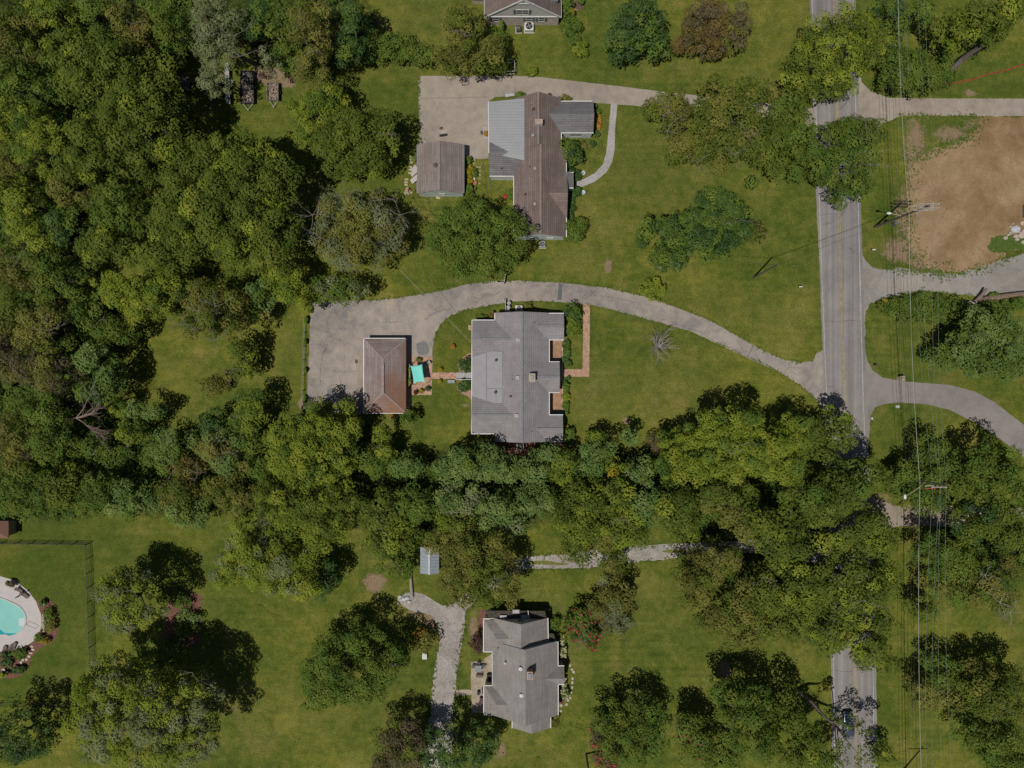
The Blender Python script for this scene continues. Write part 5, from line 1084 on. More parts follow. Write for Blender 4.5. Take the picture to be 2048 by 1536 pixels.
slabs('stepping_stone', 'faint stepping stone in the strip of grass between the outbuilding and the blue house', 'stepping stone', 'stepping stones behind the blue house', [(949, 320), (948, 327), (955, 334), (960, 335), (960, 342), (960, 350), (959.5, 357), (959, 367)], .32, .3, plain((.34, .3, .2), .9, 0, .1, 3), .03)
slabs('drain_grate', 'dark rectangular drain grate in the concrete strip before the hipped garage', 'drain grate', None, [(713, 723)], .5, .75, plain((.11, .085, .075), .7, 0, .2, 9), .028); slabs('door_mat', 'dark door mat on the concrete drive beside the metal roofed part', 'door mat', None, [(963.5, 265.5)], .42, .75, DKGREY, .03)
slabs('landing', 'pale concrete landing strip at the back door of the blue house', 'landing', None, [(971, 266)], .7, 2.2, plain((.4, .37, .33), .9), .06)
slabs('oil_stain_board', 'dark board lying on the concrete drive above the small outbuilding', 'board', None, [(887, 270.5)], 1.4, .5, plain((.035, .03, .03), .9), .03); slabs('concrete_slab', 'pale concrete slab lying above the dark board on the drive', 'slab', None, [(887, 264)], 1.0, .4, plain((.4, .36, .31), .9), .03); slabs('leaf_pile', 'small brown pile on the concrete drive above the pale slab', 'pile', None, [(882.5, 256.5)], .6, .5, plain((.12, .08, .04), .9), .08)
# garden hoses
for i, (pts, l) in enumerate((([(977, 315), (970, 320), (966.5, 328), (967.5, 340), (971, 355), (973, 375), (976, 396)], 'dark garden hose curving across the grass west of the blue house'), ([(981, 352), (981.5, 370), (983, 385), (982.5, 396)], 'second shorter hose running straight down from the corner of the blue house'))):
    tag(MB().tube([W(x, y, .04) for x, y in smooth_outline(pts, 3, False)], .05, 6).build('garden_hose', plain((.10, .085, .075), .6), None, tuple(W(*pts[0]))), l, 'garden hose')
tag(MB().tube([W(x, y, .04) for x, y in smooth_outline([(993, 568), (995, 575), (1000, 581), (1007, 583), (1012, 582)], 2, False)], .022, 5).build('pale_cord', plain((.5, .46, .42), .6), None, tuple(W(993, 568))), 'pale cord curving across the driveway below the white gate section', 'cord')
# construction barrier mesh and drain pipe in the top right
rr = random.Random(4); bp = smooth_outline([(1844, 175.5), (1870, 174), (1895, 170), (1920, 166), (1945, 160), (1968, 152), (1990, 147), (2015, 141), (2040, 133), (2090, 120)], 4, False); bm = MB()
for z in (.12, .35, .6, .85): bm.tube([W(x, y, z) + Vector((0, rr.uniform(-.06, .06) + z * .3, 0)) for x, y in bp], .035, 4)
bt_ = thing('barrier_fence', 'sagging orange construction mesh fence along the grass slope at the top right', 'barrier', W(1844, 175)); bm.build('mesh', plain((.4, .10, .05), .7), bt_)
for k in range(0, len(bp), 12): p = W(*bp[k]); MB().bar((p.x, p.y, 0), (p.x, p.y, 1.1), .05).build('post', DKGREY, bt_)
# mailboxes and small roadside things
def mailbox(label, px, py, mat, brick=False, rz=0):
    c = W(px, py); o = thing('mailbox', label, 'mailbox', c, 'mailboxes along the road')
    if brick: MB().box(c.x - .35, c.x + .35, c.y - .35, c.y + .35, 0, 1.2).build('pillar', BRICKT, o); MB().box(c.x - .42, c.x + .42, c.y - .42, c.y + .42, 1.2, 1.3).build('cap', mat, o)
    else: MB().bar(c, c + Vector((0, 0, 1)), .1).build('post', WOOD, o)
    z = 1.3 if brick else 1.0; b = MB(); loft(b, [[(c.x - .28 + i * .56, c.y + .11 * math.cos(a) , z + .12 + .13 * math.sin(a)) for a in [k * math.pi / 4 for k in range(8)]] for i in (0, 1)]); b.build('box', mat, o)
mailbox('small dark mailbox on a post in the grass at the mouth of the curved drive', 1746, 731, DKGREY); mailbox('tan brick mailbox pillar beside the curved drive', 1797.5, 757, plain((.38, .31, .24), .8), True); mailbox('white mailbox on the verge below the dirt lot pole', 1741, 501.5, WHITE); mailbox('white mailbox on a post in the lawn corner by the driveway entrance', 1596, 575, WHITE)
def rock(label, px, py, s_, mat, group, h=.4, nm='rock'):
    c = W(px, py); o = MB().blob((c.x, c.y, h * .3), (s_ / 2, s_ / 2 * R.uniform(.7, 1), h * .7), 8, 6, .14).build(nm, mat, None, (c.x, c.y, 0)); tag(o, label, nm, group)
for l, x, y, s_ in (('small white stone in the grass left corner beside the curved drive end', 1744, 837, .45), ('larger white stone at the top of the grass inside the curved drive', 1795, 813, .8)): rock(l, x, y, s_, plain((.55, .54, .52), .8), None, .25)
RUB = plain((.5, .42, .35), .9, 0, .25, 1.5)
rock('largest bluish white slab on the rubble heap at the right edge of the dirt lot', 2030, 459, 1.7, plain((.5, .52, .55), .8), 'concrete rubble heap', .6, 'concrete_chunk')
for x, y, s_ in ((2020, 466, .7), (2016, 470, .6), (2010, 476, .8), (2030, 473, .9), (2033, 479, .7), (2042, 472, 1.2), (2046, 446, 1.1), (2047, 463, 1.0), (2048, 484, 1.2), (2019, 454, .5), (2024, 448, .4), (2040, 466, .5)): rock('tan concrete chunk in the rubble heap at the right edge of the dirt lot', x, y, s_, RUB, 'concrete rubble heap', .45, 'concrete_chunk')
c = W(2058, 424); dm = thing('metal_container', 'dark metal container cut off by the right edge above the rubble heap', 'container', c); MB().box(c.x - 1.1, c.x + 1.1, c.y - 1.0, c.y + 1.0, .1, 1.3).build('box', plain((.09, .08, .08), .6, .3), dm)
b = MB(); [b.box(c.x - 1.16 + k * .55, c.x - 1.08 + k * .55, c.y - 1.04, c.y + 1.04, .05, 1.36) for k in range(5)]; b.build('rib', plain((.2, .19, .18), .6, .3), dm)
# fallen logs
def log(label, pts, r, mat=PALEBARK, nm='fallen_log'):
    tag(MB().tube([W(*p) for p in pts], r, 9).build(nm, mat, None, tuple(W(pts[0][0], pts[0][1], 0))), label, 'log', 'fallen logs and trunks')
log('long brown fallen trunk lying along the south edge of the blue gravel lane', [(1958, 600, .7), (1990, 595, .7), (2025, 590, .8), (2080, 583, .7), (2150, 578, .6)], [.45, .5, .42, .36, .3], plain((.22, .155, .11), .9, 0, .3, 2))
log('broken dark log pointing up onto the blue gravel lane from the hedge end', [(1949, 605, .6), (1962, 592, 1.0), (1974, 577, 1.6)], [.34, .3, .2], plain((.22, .16, .13), .9)); log('thin grey bough left of the broken dark log, resting on the hedge', [(1928, 606, .9), (1940, 603, 1.1), (1962, 613, 1.0), (1972, 612, .8)], [.1, .16, .14, .08]); log('short pale bough below the broken dark log', [(1943, 621, 1.2), (1955, 628, 1.3), (1964, 634, 1.2)], [.13, .12, .06])
log('mossy grey trunk lying by the gravel drive left of the metal shed', [(821, 1148, .3), (822, 1170, .4), (824, 1195, .3)], [.22, .26, .3], PALEBARK)
for x, y, s_ in ((800, 1193, .8), (808, 1197, .9), (815, 1196, .8), (819, 1203, .7), (803, 1199, .5), (797, 1207, .5)): rock('white block in the scattered heap by the end of the lying grey trunk', x, y, s_, plain((.55, .56, .58), .8, 0, .1), 'white blocks by the gravel', .4, 'white_block')
for x, y in ((781, 1329), (786, 1332), (790, 1329)): rock('pale stone in the grass under the dark leafy tree in the lower left', x, y, .7, plain((.4, .38, .36), .8), 'pale stones under the tree', .3)
c = W(850, 1310); bn = thing('storage_tub', 'white plastic tub standing in the grass beside the orange tinted bush', 'tub', c); MB().box(c.x - .35, c.x + .35, c.y - .45, c.y + .45, 0, .6).build('tub', WHITE, bn); MB().box(c.x - .4, c.x + .4, c.y - .5, c.y + .5, .6, .67).build('lid', plain((.6, .6, .6), .5), bn)
# patio furniture by the taupe house
def table(label, px, py, L, D, mat, h=.74, nm='patio_table', rz=0):
    o = thing(nm, label, 'table', (0, 0, 0)); t_ = MB()
    for k in range(5): t_.box(-L / 2, L / 2, -D / 2 + k * D / 5, -D / 2 + (k + 1) * D / 5 - .015, h - .05, h)
    t_.build('tabletop', mat, o)
    for sx in (-1, 1):
        for sy in (-1, 1): MB().bar((sx * (L / 2 - .1), sy * (D / 2 - .1), 0), (sx * (L / 2 - .1), sy * (D / 2 - .1), h - .051), .06).build('leg', mat, o)
    o.location = W(px, py); o.location.z = .05; o.rotation_euler = (0, 0, rz); return o
table('grey patio table near the top of the stone patio', 957, 1334, 1.1, 1.1, plain((.26, .26, .27), .6)); bench('brown bench below the patio table on the stone patio', 959, 1350, 0, 1.2, plain((.2, .15, .12), .8)).location.z = .05
for (x, y, rz, l) in ((948, 1330, 1.6, 'left of'), (967, 1330, -1.6, 'right of'), (958, 1325, 0, 'above')): bench(f'dark patio chair {l} the grey patio table', x, y, rz, .55, DKGREY, name='patio_chair', cat='chair').location.z = .05
def covered(label, px, py, sx, sy, h, mat, nm='covered_grill', cat='grill'):
    c = W(px, py); o = thing(nm, label, cat, (c.x, c.y, .05)); MB().poly([(c.x - sx / 2, c.y - sy / 2), (c.x + sx / 2, c.y - sy / 2), (c.x + sx / 2 * .95, c.y), (c.x + sx / 2, c.y + sy / 2), (c.x - sx / 2, c.y + sy / 2)], .05, h * .8).build('cart', mat, o); MB().blob((c.x, c.y, h * .8), (sx * .46, sy * .42, h * .25), 12, 8).build('hood', mat, o); MB().bar((c.x - sx * .2, c.y - sy * .48, h * .9), (c.x + sx * .2, c.y - sy * .48, h * .9), .04).build('handle', GALV, o)
covered('dark covered grill against the west wall of the taupe roofed house', 979, 1356, .9, 1.7, 1.1, plain((.05, .045, .045), .7)); covered('brown covered box at the bottom of the stone patio by the wall', 964, 1401, .75, 1.4, .9, plain((.11, .08, .07), .7), 'storage_box', 'box'); covered('small dark smoker in the middle of the stone patio', 957, 1384, .4, .6, .9, DKGREY, 'smoker', 'grill'); covered('blue grey bin against the wall corner of the stone patio', 966, 1380, .35, .9, 1.0, plain((.1, .13, .17), .6), 'garbage_bin', 'bin')
# pool furniture
def lounger(label, px, py, rz, mat, src=None):
    if src is not None: return copy_thing(src, W(px, py, .03), rz, label)
    o = thing('pool_lounger', label, 'lounger', (0, 0, 0), 'chairs on the pool deck'); MB().box(-.3, .3, -.5, .35, .3, .36).build('seat', mat, o); b = MB(); b.bar((0, .35, .34), (0, .9, .75), .58, .05); b.build('backrest', mat, o)
    for sx in (-1, 1):
        for y in (-.4, .4): MB().bar((sx * .26, y, 0), (sx * .26, y, .3), .05).build('leg', mat, o)
    o.location = W(px, py, .03); o.rotation_euler = (0, 0, rz); return o
LM = plain((.15, .115, .095), .7); L1 = lounger('upper left brown chair of the pair on the top of the pool deck', 43.5, 1181, .9, LM); lounger('lower right brown chair of the pair on the top of the pool deck', 53.5, 1190.5, .9, LM, L1)
lounger('rightmost brown lounger on the lower edge of the pool deck', 31, 1289, 2.7, LM, L1); lounger('middle brown lounger on the lower edge of the pool deck', 23, 1294, 2.5, LM, L1); lounger('leftmost brown lounger on the lower edge of the pool deck', 12, 1296, 2.9, LM, L1)
c = W(56, 1182); um = thing('patio_umbrella', 'folded brown umbrella leaning across the pool deck between the two upper chairs', 'umbrella', c); MB().tube([(c.x, c.y, .05), W(41, 1190, 2.3)], .03, 8).build('pole', GALV, um); MB().tube([W(41.5, 1190, 1.2), W(35, 1193.5, 2.0), W(29, 1197, 2.4)], [.08, .14, .03], 8).build('canopy', LM, um)
c = W(60, 1252); hr = thing('pool_handrail', 'thin dark handrail at the pool steps', 'handrail', c); MB().tube([W(51, 1248, .05), W(51, 1248, .8), W(70, 1257, .8), W(70, 1257, .05)], .03, 6).build('rail', DKGREY, hr)
c = W(95, 1206); lt = thing('garden_statue', 'small pale statue in the mulch at the top of the pool bed', 'statue', c); MB().lathe(c, [(.22, 0), (.18, .15), (.08, .3), (.14, .55), (.1, .7), (.05, .75), (.11, .85), (.1, .98), (.02, 1.02)], 10).build('figure', WHITE, lt)
c = W(11, 1339); lt = thing('garden_statue', 'white round garden ornament among the shrubs below the pool deck', 'statue', c); MB().lathe(c, [(.15, 0), (.1, .4), (.3, .5), (.33, .6), (.1, .62)], 12).build('figure', WHITE, lt)
c = W(1, 1057); ur = thing('brick_pavilion', 'small red brown shingled roof cut off by the left edge above the pool fence', 'pavilion', (WX(-14), WY(1062), 0)); q = blk(-40, 17, 1042, 1076, 2.4); b = MB(); hip(b, *q, 2.4, 3.6, 'x'); b.build('roof', plain((.25, .13, .10), .9, 0, .2, 4), ur); MB().box(q[0] + .3, q[1] - .3, q[2] + .3, q[3] - .3, 0, 2.2).build('wall', BRICKR, ur)

# =================================================================== TREES AND SHRUBS
T = tree
K = 'leafy_tree'
GW = 'trees in the wood along the west side'
# --- upper left wood
T(K, 'broad dark green walnut tree left of the wooden cart, biggest in the upper left wood', [(200, 150, 110, 100), (270, 240, 90, 110), (150, 110, 70, 60), (190, 290, 70, 70), (310, 180, 50, 80, .85)], 19, 'walnut', group=GW)
T(K, 'broad dark green walnut tree north of the corner of the west lawn, upper left middle', [(450, 400, 145, 125), (440, 320, 110, 70, .9), (530, 340, 70, 60, .85), (350, 440, 80, 70, .85), (500, 480, 90, 75, .9)], 18, 'walnut', group=GW)
T(K, 'tall pale grey green tree with open boughs overhanging the narrow boat', [(430, 28, 60, 40), (420, 80, 52, 42, .9), (408, 140, 34, 34, .75), (522, 98, 26, 15, .75)], 17, 'pale', bare=.12, twigs=3, twig_at=[(468, 72, 4.0), (488, 110, 3.5)], base=(512, 130), group=GW)
T(K, 'small rounded tree with drooping pale green foliage just left of the narrow boat', [(418, 168, 24, 20)], 5, 'pale', trunk=True, group=GW)
T(K, 'yellowish tree cut off by the top left corner', [(15, 15, 55, 45)], 15, 'olive', group=GW)
T(K, 'yellow green tree on the top edge right of the corner tree', [(100, 20, 50, 40)], 15, 'bright', group=GW)
T(K, 'olive tree hugging the left edge just below the corner', [(20, 85, 45, 50)], 14, 'olive', twigs=3, group=GW)
T(K, 'mid green tree on the left edge above the yellow tinted one', [(35, 165, 50, 50)], 15, 'green', group=GW)
T(K, 'yellow tinted tree on the left edge level with the long dark trailer', [(25, 235, 48, 48)], 15, 'bright', group=GW)
T(K, 'round bright green tree touching the lower left side of the biggest walnut', [(85, 295, 62, 60)], 16, 'bright', .0 and '' or 'tree', group=GW)
T(K, 'dull green tree on the left edge below the round bright green one', [(20, 335, 45, 50)], 14, 'olive', group=GW)
T(K, 'brown tinged tree with orange leaf tips right of the biggest walnut near the top', [(262, 50, 42, 48), (270, 90, 30, 25, .85)], 14, 'olive', mixs=('brown', .45), twigs=3, group=GW)
T(K, 'yellow green tree on the top edge between the walnut and the brown tinged tree', [(190, 20, 45, 35)], 15, 'green', group=GW)
T(K, 'blue green low tree in the shade right of the brown tinged tree', [(320, 110, 36, 30)], 9, 'blue', group=GW)
T(K, 'mid green tree between the brown tinged tree and the pale grey green tree', [(335, 45, 42, 48)], 14, 'green', group=GW)
T(K, 'dark green tree on the top edge right of the pale grey green tree', [(515, 30, 38, 40)], 13, 'dark', group=GW)
T(K, 'bushy green tree between the long dark trailer and the top edge', [(570, 50, 45, 55), (565, 100, 30, 24, .8)], 12, 'green', group=GW)
T(K, 'tall olive tree with bare twigs left of the overgrown hedge', [(620, 55, 50, 55), (620, 120, 40, 45, .9), (600, 20, 40, 30)], 15, 'olive', twigs=4, twig_at=[(600, 40, 2.5), (620, 105, 3)], bare=.06, group=GW)
T(K, 'dark green tree at the left end of the overgrown hedge below the top edge', [(705, 50, 35, 60), (690, 95, 32, 28, .8)], 11, 'dark', group=GW)
T(K, 'bright leafy tree just right of the small brush trailer', [(625, 215, 55, 42), (660, 185, 34, 28, .9), (600, 250, 30, 24, .8)], 10, 'bright', group=GW)
T(K, 'dark green walnut west of the concrete drive, touching the bright leafy tree', [(700, 265, 75, 55), (750, 260, 55, 50, .9), (675, 300, 55, 45, .9), (735, 310, 48, 36, .85)], 13, 'walnut', twigs=3, twig_at=[(772, 268, 2)], group=GW)
T('overgrown_hedge', 'overgrown green hedge running between the two neighbouring back yards near the top', [(745, 95, 40, 32), (790, 90, 45, 34), (835, 105, 45, 24), (870, 110, 30, 20), (720, 115, 26, 16)], 4.2, 'green', 'hedge', lobe=.8)
T(K, 'olive green tree with pale forked branches overhanging the top of the concrete drive', [(925, 45, 50, 42), (930, 105, 62, 42, .9), (975, 85, 38, 38, .7)], 12, 'olive', twigs=3, twig_at=[(926, 62, 3.2), (935, 72, 2)], bare=.05)
T('broad_shrub', 'bright green shrub between the olive green tree and the gabled house', [(995, 82, 26, 28)], 4.5, 'green', 'shrub')
T(K, 'wispy tree with bare grey twig ends west of the round topped green tree', [(705, 430, 85, 55), (720, 490, 85, 50, .9), (660, 470, 55, 50, .8), (770, 450, 45, 55, .8)], 13, 'olive', twigs=6, twig_at=[(625, 430, 4), (640, 475, 3.5), (800, 430, 4), (760, 400, 3), (780, 480, 3.5), (700, 530, 3), (680, 390, 3)], bare=.18, mixs=('pale', .35))
T(K, 'round topped dense green tree between the wispy tree and the blue house', [(955, 470, 118, 68), (930, 430, 75, 34, .9), (950, 515, 90, 34, .85)], 12, 'green', irregular=.09)
T(K, 'mid green tree on the left edge above the orange brown trees', [(30, 395, 45, 48)], 15, 'bright', group=GW)
T(K, 'yellow green tree with a leaning pale trunk beside it near the left edge', [(60, 455, 44, 50)], 14, 'bright', twigs=2, group=GW)
T(K, 'dull olive tree between the left edge and the box corner wood', [(140, 370, 55, 45)], 15, 'olive', group=GW)
T(K, 'rounded green tree left of the broad walnut, north west of the lawn', [(225, 420, 62, 52), (235, 390, 45, 30)], 15, 'green', group=GW)
T(K, 'dark olive tree below the rounded green tree', [(200, 490, 58, 42)], 15, 'walnut', group=GW)
T(K, 'dark green tree in the gap right of the yellow green tree near the left edge', [(130, 450, 38, 44)], 13, 'dark', group=GW)
T(K, 'shaded olive tree below the broad walnut at the north of the west lawn', [(310, 515, 55, 38)], 14, 'walnut', group=GW)
T(K, 'tree with bare pale limbs on the left edge at mid height', [(30, 530, 45, 48)], 13, 'olive', twigs=5, bare=.15, group=GW)
T(K, 'green tree right of the bare limbed left edge tree', [(100, 560, 45, 50)], 13, 'green', twigs=3, group=GW)
T(K, 'olive tree with a twisted bare white branch left of the wood lawn', [(90, 650, 50, 55)], 14, 'olive', twigs=5, twig_at=[(98, 660, 3.5)], bare=.12, group=GW)
T(K, 'thin browning tree on the left edge below the bare limbed one', [(25, 620, 45, 50)], 13, 'olive', twigs=4, bare=.1, group=GW)
T(K, 'rust tinged olive tree on the left edge', [(30, 715, 52, 48)], 14, 'olive', mixs=('rust', .4), twigs=2, group=GW)
T(K, 'second rust tinged tree, right of the left edge one', [(100, 745, 46, 48)], 13, 'olive', mixs=('rust', .35), twigs=2, group=GW)
T(K, 'dark green tree below the two rust tinged trees', [(70, 810, 55, 40)], 13, 'green', twigs=3, group=GW)
T(K, 'brownish olive tree on the left edge in the lower wood', [(25, 880, 48, 52)], 14, 'olive', mixs=('rust', .3), group=GW)
T(K, 'green tree right of the lower brownish tree', [(100, 880, 48, 52)], 13, 'green', group=GW)
T(K, 'mid green tree above the pool fence on the left edge', [(40, 985, 62, 55)], 13, 'green', twigs=2, group=GW)
T(K, 'yellow green tree in the row above the pool fence', [(120, 980, 50, 52)], 12, 'walnut', twigs=3, group=GW)
T(K, 'bright topped tree right of the yellow green tree above the pool fence', [(190, 985, 45, 40), (165, 1020, 30, 24, .8)], 11, 'green', group=GW)
T(K, 'blue green tree in the row above the pool lawn', [(255, 1000, 48, 42)], 10, 'blue', group=GW)
T(K, 'greyish tree with fine twigs in the row above the pool lawn', [(350, 985, 50, 38)], 10, 'olive', twigs=4, group=GW)
T(K, 'pale blue green tree overhanging the pool lawn below the greyish tree', [(370, 1025, 50, 34)], 9, 'blue', group=GW)
T(K, 'olive tree between the greyish tree and the big yellow green tree', [(435, 985, 42, 40), (490, 1010, 36, 40, .9)], 11, 'olive', group=GW)
# --- lit wood at the west end of the garden
GG = 'trees round the west lawn of the grey roofed house garden'
T(K, 'yellow green tree in the top left corner of the west lawn', [(270, 590, 70, 48), (320, 560, 50, 28, .9), (220, 570, 45, 30, .9)], 14, 'bright', group=GG)
T(K, 'low bright green tree at the far west of the west lawn', [(170, 620, 34, 38)], 11, 'green', group=GG)
T(K, 'light green tree with an exposed white stub branch west of the west lawn', [(215, 665, 48, 30)], 10, 'green', twigs=3, group=GG)
T(K, 'dark blue green tree in the shade west of the west lawn', [(188, 720, 42, 40), (208, 758, 28, 30, .9)], 11, 'blue', group=GG)
T(K, 'dark shaded tree west of the lower west lawn', [(185, 780, 45, 30)], 10, 'dark', group=GG)
T(K, 'big tree with bare grey branches overhanging the top of the west lawn', [(405, 590, 58, 40), (440, 640, 56, 46), (378, 650, 34, 26, .85), (466, 606, 32, 36, .9)], 15, 'olive', twigs=5, twig_at=[(430, 612, 3.5), (400, 622, 3), (368, 648, 3), (430, 680, 3)], bare=.14, mixs=('walnut', .45), group=GG)
T(K, 'narrow dark green tree hanging down the middle of the west lawn', [(475, 700, 28, 34), (480, 740, 24, 22, .8)], 9, 'walnut', twigs=3, group=GG)
T('broad_shrub', 'thin shrub with bare pink grey stems in the middle of the west lawn', [(425, 768, 34, 22), (455, 752, 20, 14)], 4, 'olive', 'shrub', bare=.2, twigs=5, twig_at=[(465, 745, 2.2)], group=GG)
T(K, 'blue green tree shaded between the overhanging tree and the yellow lit one', [(520, 590, 36, 38)], 10, 'blue', group=GG)
T(K, 'bright yellow green tree at the north west corner of the parking area', [(570, 575, 52, 34), (560, 545, 45, 28, .9), (600, 600, 24, 22, .8)], 11, 'bright', group=GG)
T(K, 'green tree with drooping twigs over the north edge of the parking area', [(690, 578, 50, 28), (650, 575, 36, 26, .9)], 9, 'green', twigs=4, twig_at=[(655, 590, 2.5)], bare=.08, mixs=('pale', .25), group=GG)
dead = thing('dead_tree', 'leafless reddish grey tree fanning its branches west of the lower west lawn', 'tree', W(135, 838), GG)
mb = MB(); rr = random.Random(8); d0 = W(135, 838); mb.tube([d0, W(142, 838, 5), W(152, 836, 8)], [.22, .17, .12], 7)
def fan(mb, p, d, L, r, lev, rr):
    pts = [p]; q = Vector(p)
    for i in range(4): d = (d + Vector((rr.uniform(-.2, .2), rr.uniform(-.2, .2), rr.uniform(-.05, .1)))).normalized(); q = q + d * L / 4; pts.append(q.copy())
    mb.tube(pts, [r, r * .8, r * .6, r * .45, r * .25], 4, False)
    if lev:
        for c in range(4): fan(mb, pts[rr.randint(1, 4)], (d + Vector((rr.uniform(-.6, .6), rr.uniform(-.6, .6), rr.uniform(-.1, .3)))).normalized(), L * rr.uniform(.45, .7), r * .5, lev - 1, rr)
for a in (-.55, -.3, -.05, .15, .35, .6): fan(mb, W(152, 836, 8), Vector((math.cos(a), math.sin(a), .25)), 5.0, .09, 2, rr)
mb.build('branches', plain((.30, .22, .19), .9), dead)
T(K, 'small bright green tree just above the leafless reddish grey tree', [(225, 812, 18, 20)], 8, 'bright', group=GG)
T(K, 'blue green tree right of the leafless reddish grey tree', [(285, 825, 38, 26)], 8, 'blue', group=GG)
T(K, 'slender yellow tree standing below the leafless reddish grey tree', [(258, 862, 26, 24)], 10, 'bright', base=(222, 950), group=GG)
T(K, 'slender green tree with a visible thin white trunk at the bottom left of the wood', [(180, 890, 24, 26)], 10, 'green', base=(166, 955), bark=PALEBARK, group=GG)
T(K, 'dark green undergrowth tree between the two slender trees', [(215, 920, 50, 34), (170, 925, 30, 24)], 5, 'green', group=GG)
T(K, 'dense blue green tree at the bottom of the west lawn', [(342, 884, 48, 30), (315, 915, 45, 34, .9)], 10, 'blue', mixs=('green', .5), group=GG)
T('evergreen_tree', 'dark pointed evergreen rising at the lower edge of the west lawn', [(418, 850, 24, 34)], 9, 'dark', group=GG)
T(K, 'silvery tree with many white twigs below the dark pointed evergreen', [(435, 900, 60, 40), (460, 930, 50, 30, .9)], 11, 'olive', twigs=5, twig_at=[(430, 885, 3), (445, 905, 3), (395, 945, 2.5)], bare=.14, mixs=('blue', .4), group=GG)
T(K, 'brownish thinning tree on the border below the west lawn', [(375, 935, 42, 30)], 10, 'olive', mixs=('brown', .4), twigs=4, bare=.1, group=GG)
T(K, 'bright olive tree left of the wire fence and below the parking area', [(495, 820, 34, 46), (470, 845, 34, 26, .85)], 10, 'bright', twigs=2, twig_at=[(478, 832, 2)], mixs=('green', .4), group=GG)
T(K, 'shaded tree between the bright olive tree and the big yellow green tree', [(500, 880, 36, 40), (515, 930, 30, 36)], 9, 'green', group=GG)
# --- bottom row of the garden
GB = 'row of trees along the south border of the garden'
T(K, 'large yellow green maple south of the parking area', [(615, 880, 88, 60), (620, 930, 100, 48), (570, 890, 50, 50, .9), (670, 860, 48, 34, .9)], 14, 'bright', group=GB, irregular=.12)
T(K, 'small round yellow green treetop at the bottom left corner of the parking area', [(636, 818, 24, 24)], 9, 'bright', group=GB)
T(K, 'small round yellow green treetop beside the south west corner of the hipped garage', [(690, 818, 25, 26)], 9, 'bright', twigs=2, group=GB)
T(K, 'tiny round crown just left of the south wall of the hipped garage', [(713, 853, 13, 13)], 8, 'bright', group=GB)
T(K, 'slim pale leaved tree in the shade south of the hipped garage', [(762, 868, 18, 20), (765, 900, 22, 20, .9)], 9, 'bright', bare=.1, twigs=2, group=GB)
T(K, 'green tree on the border between the large maple and the blue green row', [(752, 925, 38, 34)], 9, 'bright', mixs=('green', .4), group=GB)
T(K, 'small sunlit tree right of the south east corner of the hipped garage', [(815, 840, 18, 18)], 6, 'green', group=GB)
T(K, 'blue green tree in the gap left of the row behind the grey roofed house', [(815, 935, 36, 26)], 8, 'blue', group=GB)
T(K, 'widest blue green tree in the row south of the grey roofed house', [(945, 925, 70, 40), (905, 945, 45, 34, .9), (1000, 935, 45, 36, .95)], 11, 'blue', group=GB)
T(K, 'blue green tree with pale forked stems south of the grey roofed house', [(1065, 935, 46, 32), (1100, 910, 28, 22, .9)], 10, 'blue', twigs=3, twig_at=[(1070, 945, 2)], group=GB)
T(K, 'yellow green tree tucked in the blue green row below the front lawn corner', [(1130, 935, 36, 36)], 9, 'bright', mixs=('green', .4), group=GB)
T(K, 'blue green tree at the lower left corner of the front lawn', [(1200, 900, 38, 28), (1180, 930, 30, 28)], 10, 'blue', group=GB)
T(K, 'small yellow tree leaning into the lower left of the front lawn', [(1190, 878, 20, 14)], 7, 'bright', group=GB)
T(K, 'small pale blue green treetop poking up on the lower edge of the front lawn', [(1260, 875, 20, 18)], 8, 'blue', group=GB)
T(K, 'yellowish tree on the border between two blue green ones', [(1228, 940, 30, 24)], 9, 'bright', mixs=('yellow', .15), group=GB)
T(K, 'blue green tree with a white trunk fork left of the big bright trees', [(1280, 940, 34, 26)], 10, 'blue', twigs=3, twig_at=[(1272, 955, 2)], bark=PALEBARK, group=GB)
T(K, 'twiggy brown bush in the shade on the lower edge of the front lawn', [(1320, 885, 26, 20)], 5, 'rust', bare=.15, twigs=4, group=GB)
T(K, 'bright yellow green tree, leftmost of the big ones below the front lawn', [(1370, 900, 55, 40), (1350, 940, 55, 34, .9)], 12, 'bright', group=GB)
T(K, 'biggest bright green tree below the middle of the front lawn', [(1470, 850, 72, 46), (1480, 900, 85, 50), (1430, 870, 55, 36, .9), (1440, 940, 70, 34, .9)], 16, 'bright', twigs=3, twig_at=[(1482, 890, 2.5), (1466, 905, 2.5)], group=GB)
T(K, 'bright green tree right of the biggest one, near the driveway entrance', [(1570, 885, 60, 42), (1560, 930, 70, 40), (1590, 850, 38, 24, .9)], 14, 'bright', group=GB)
T(K, 'small green tree in the lower right corner of the front lawn by the driveway mouth', [(1620, 870, 30, 40)], 9, 'green', group=GB)
T('evergreen_tree', 'dark evergreen overhanging the west lane of the road below the driveway', [(1685, 850, 34, 36), (1672, 880, 36, 30), (1660, 905, 30, 24, .8)], 12, 'walnut', size=1.1, lobe=.8)
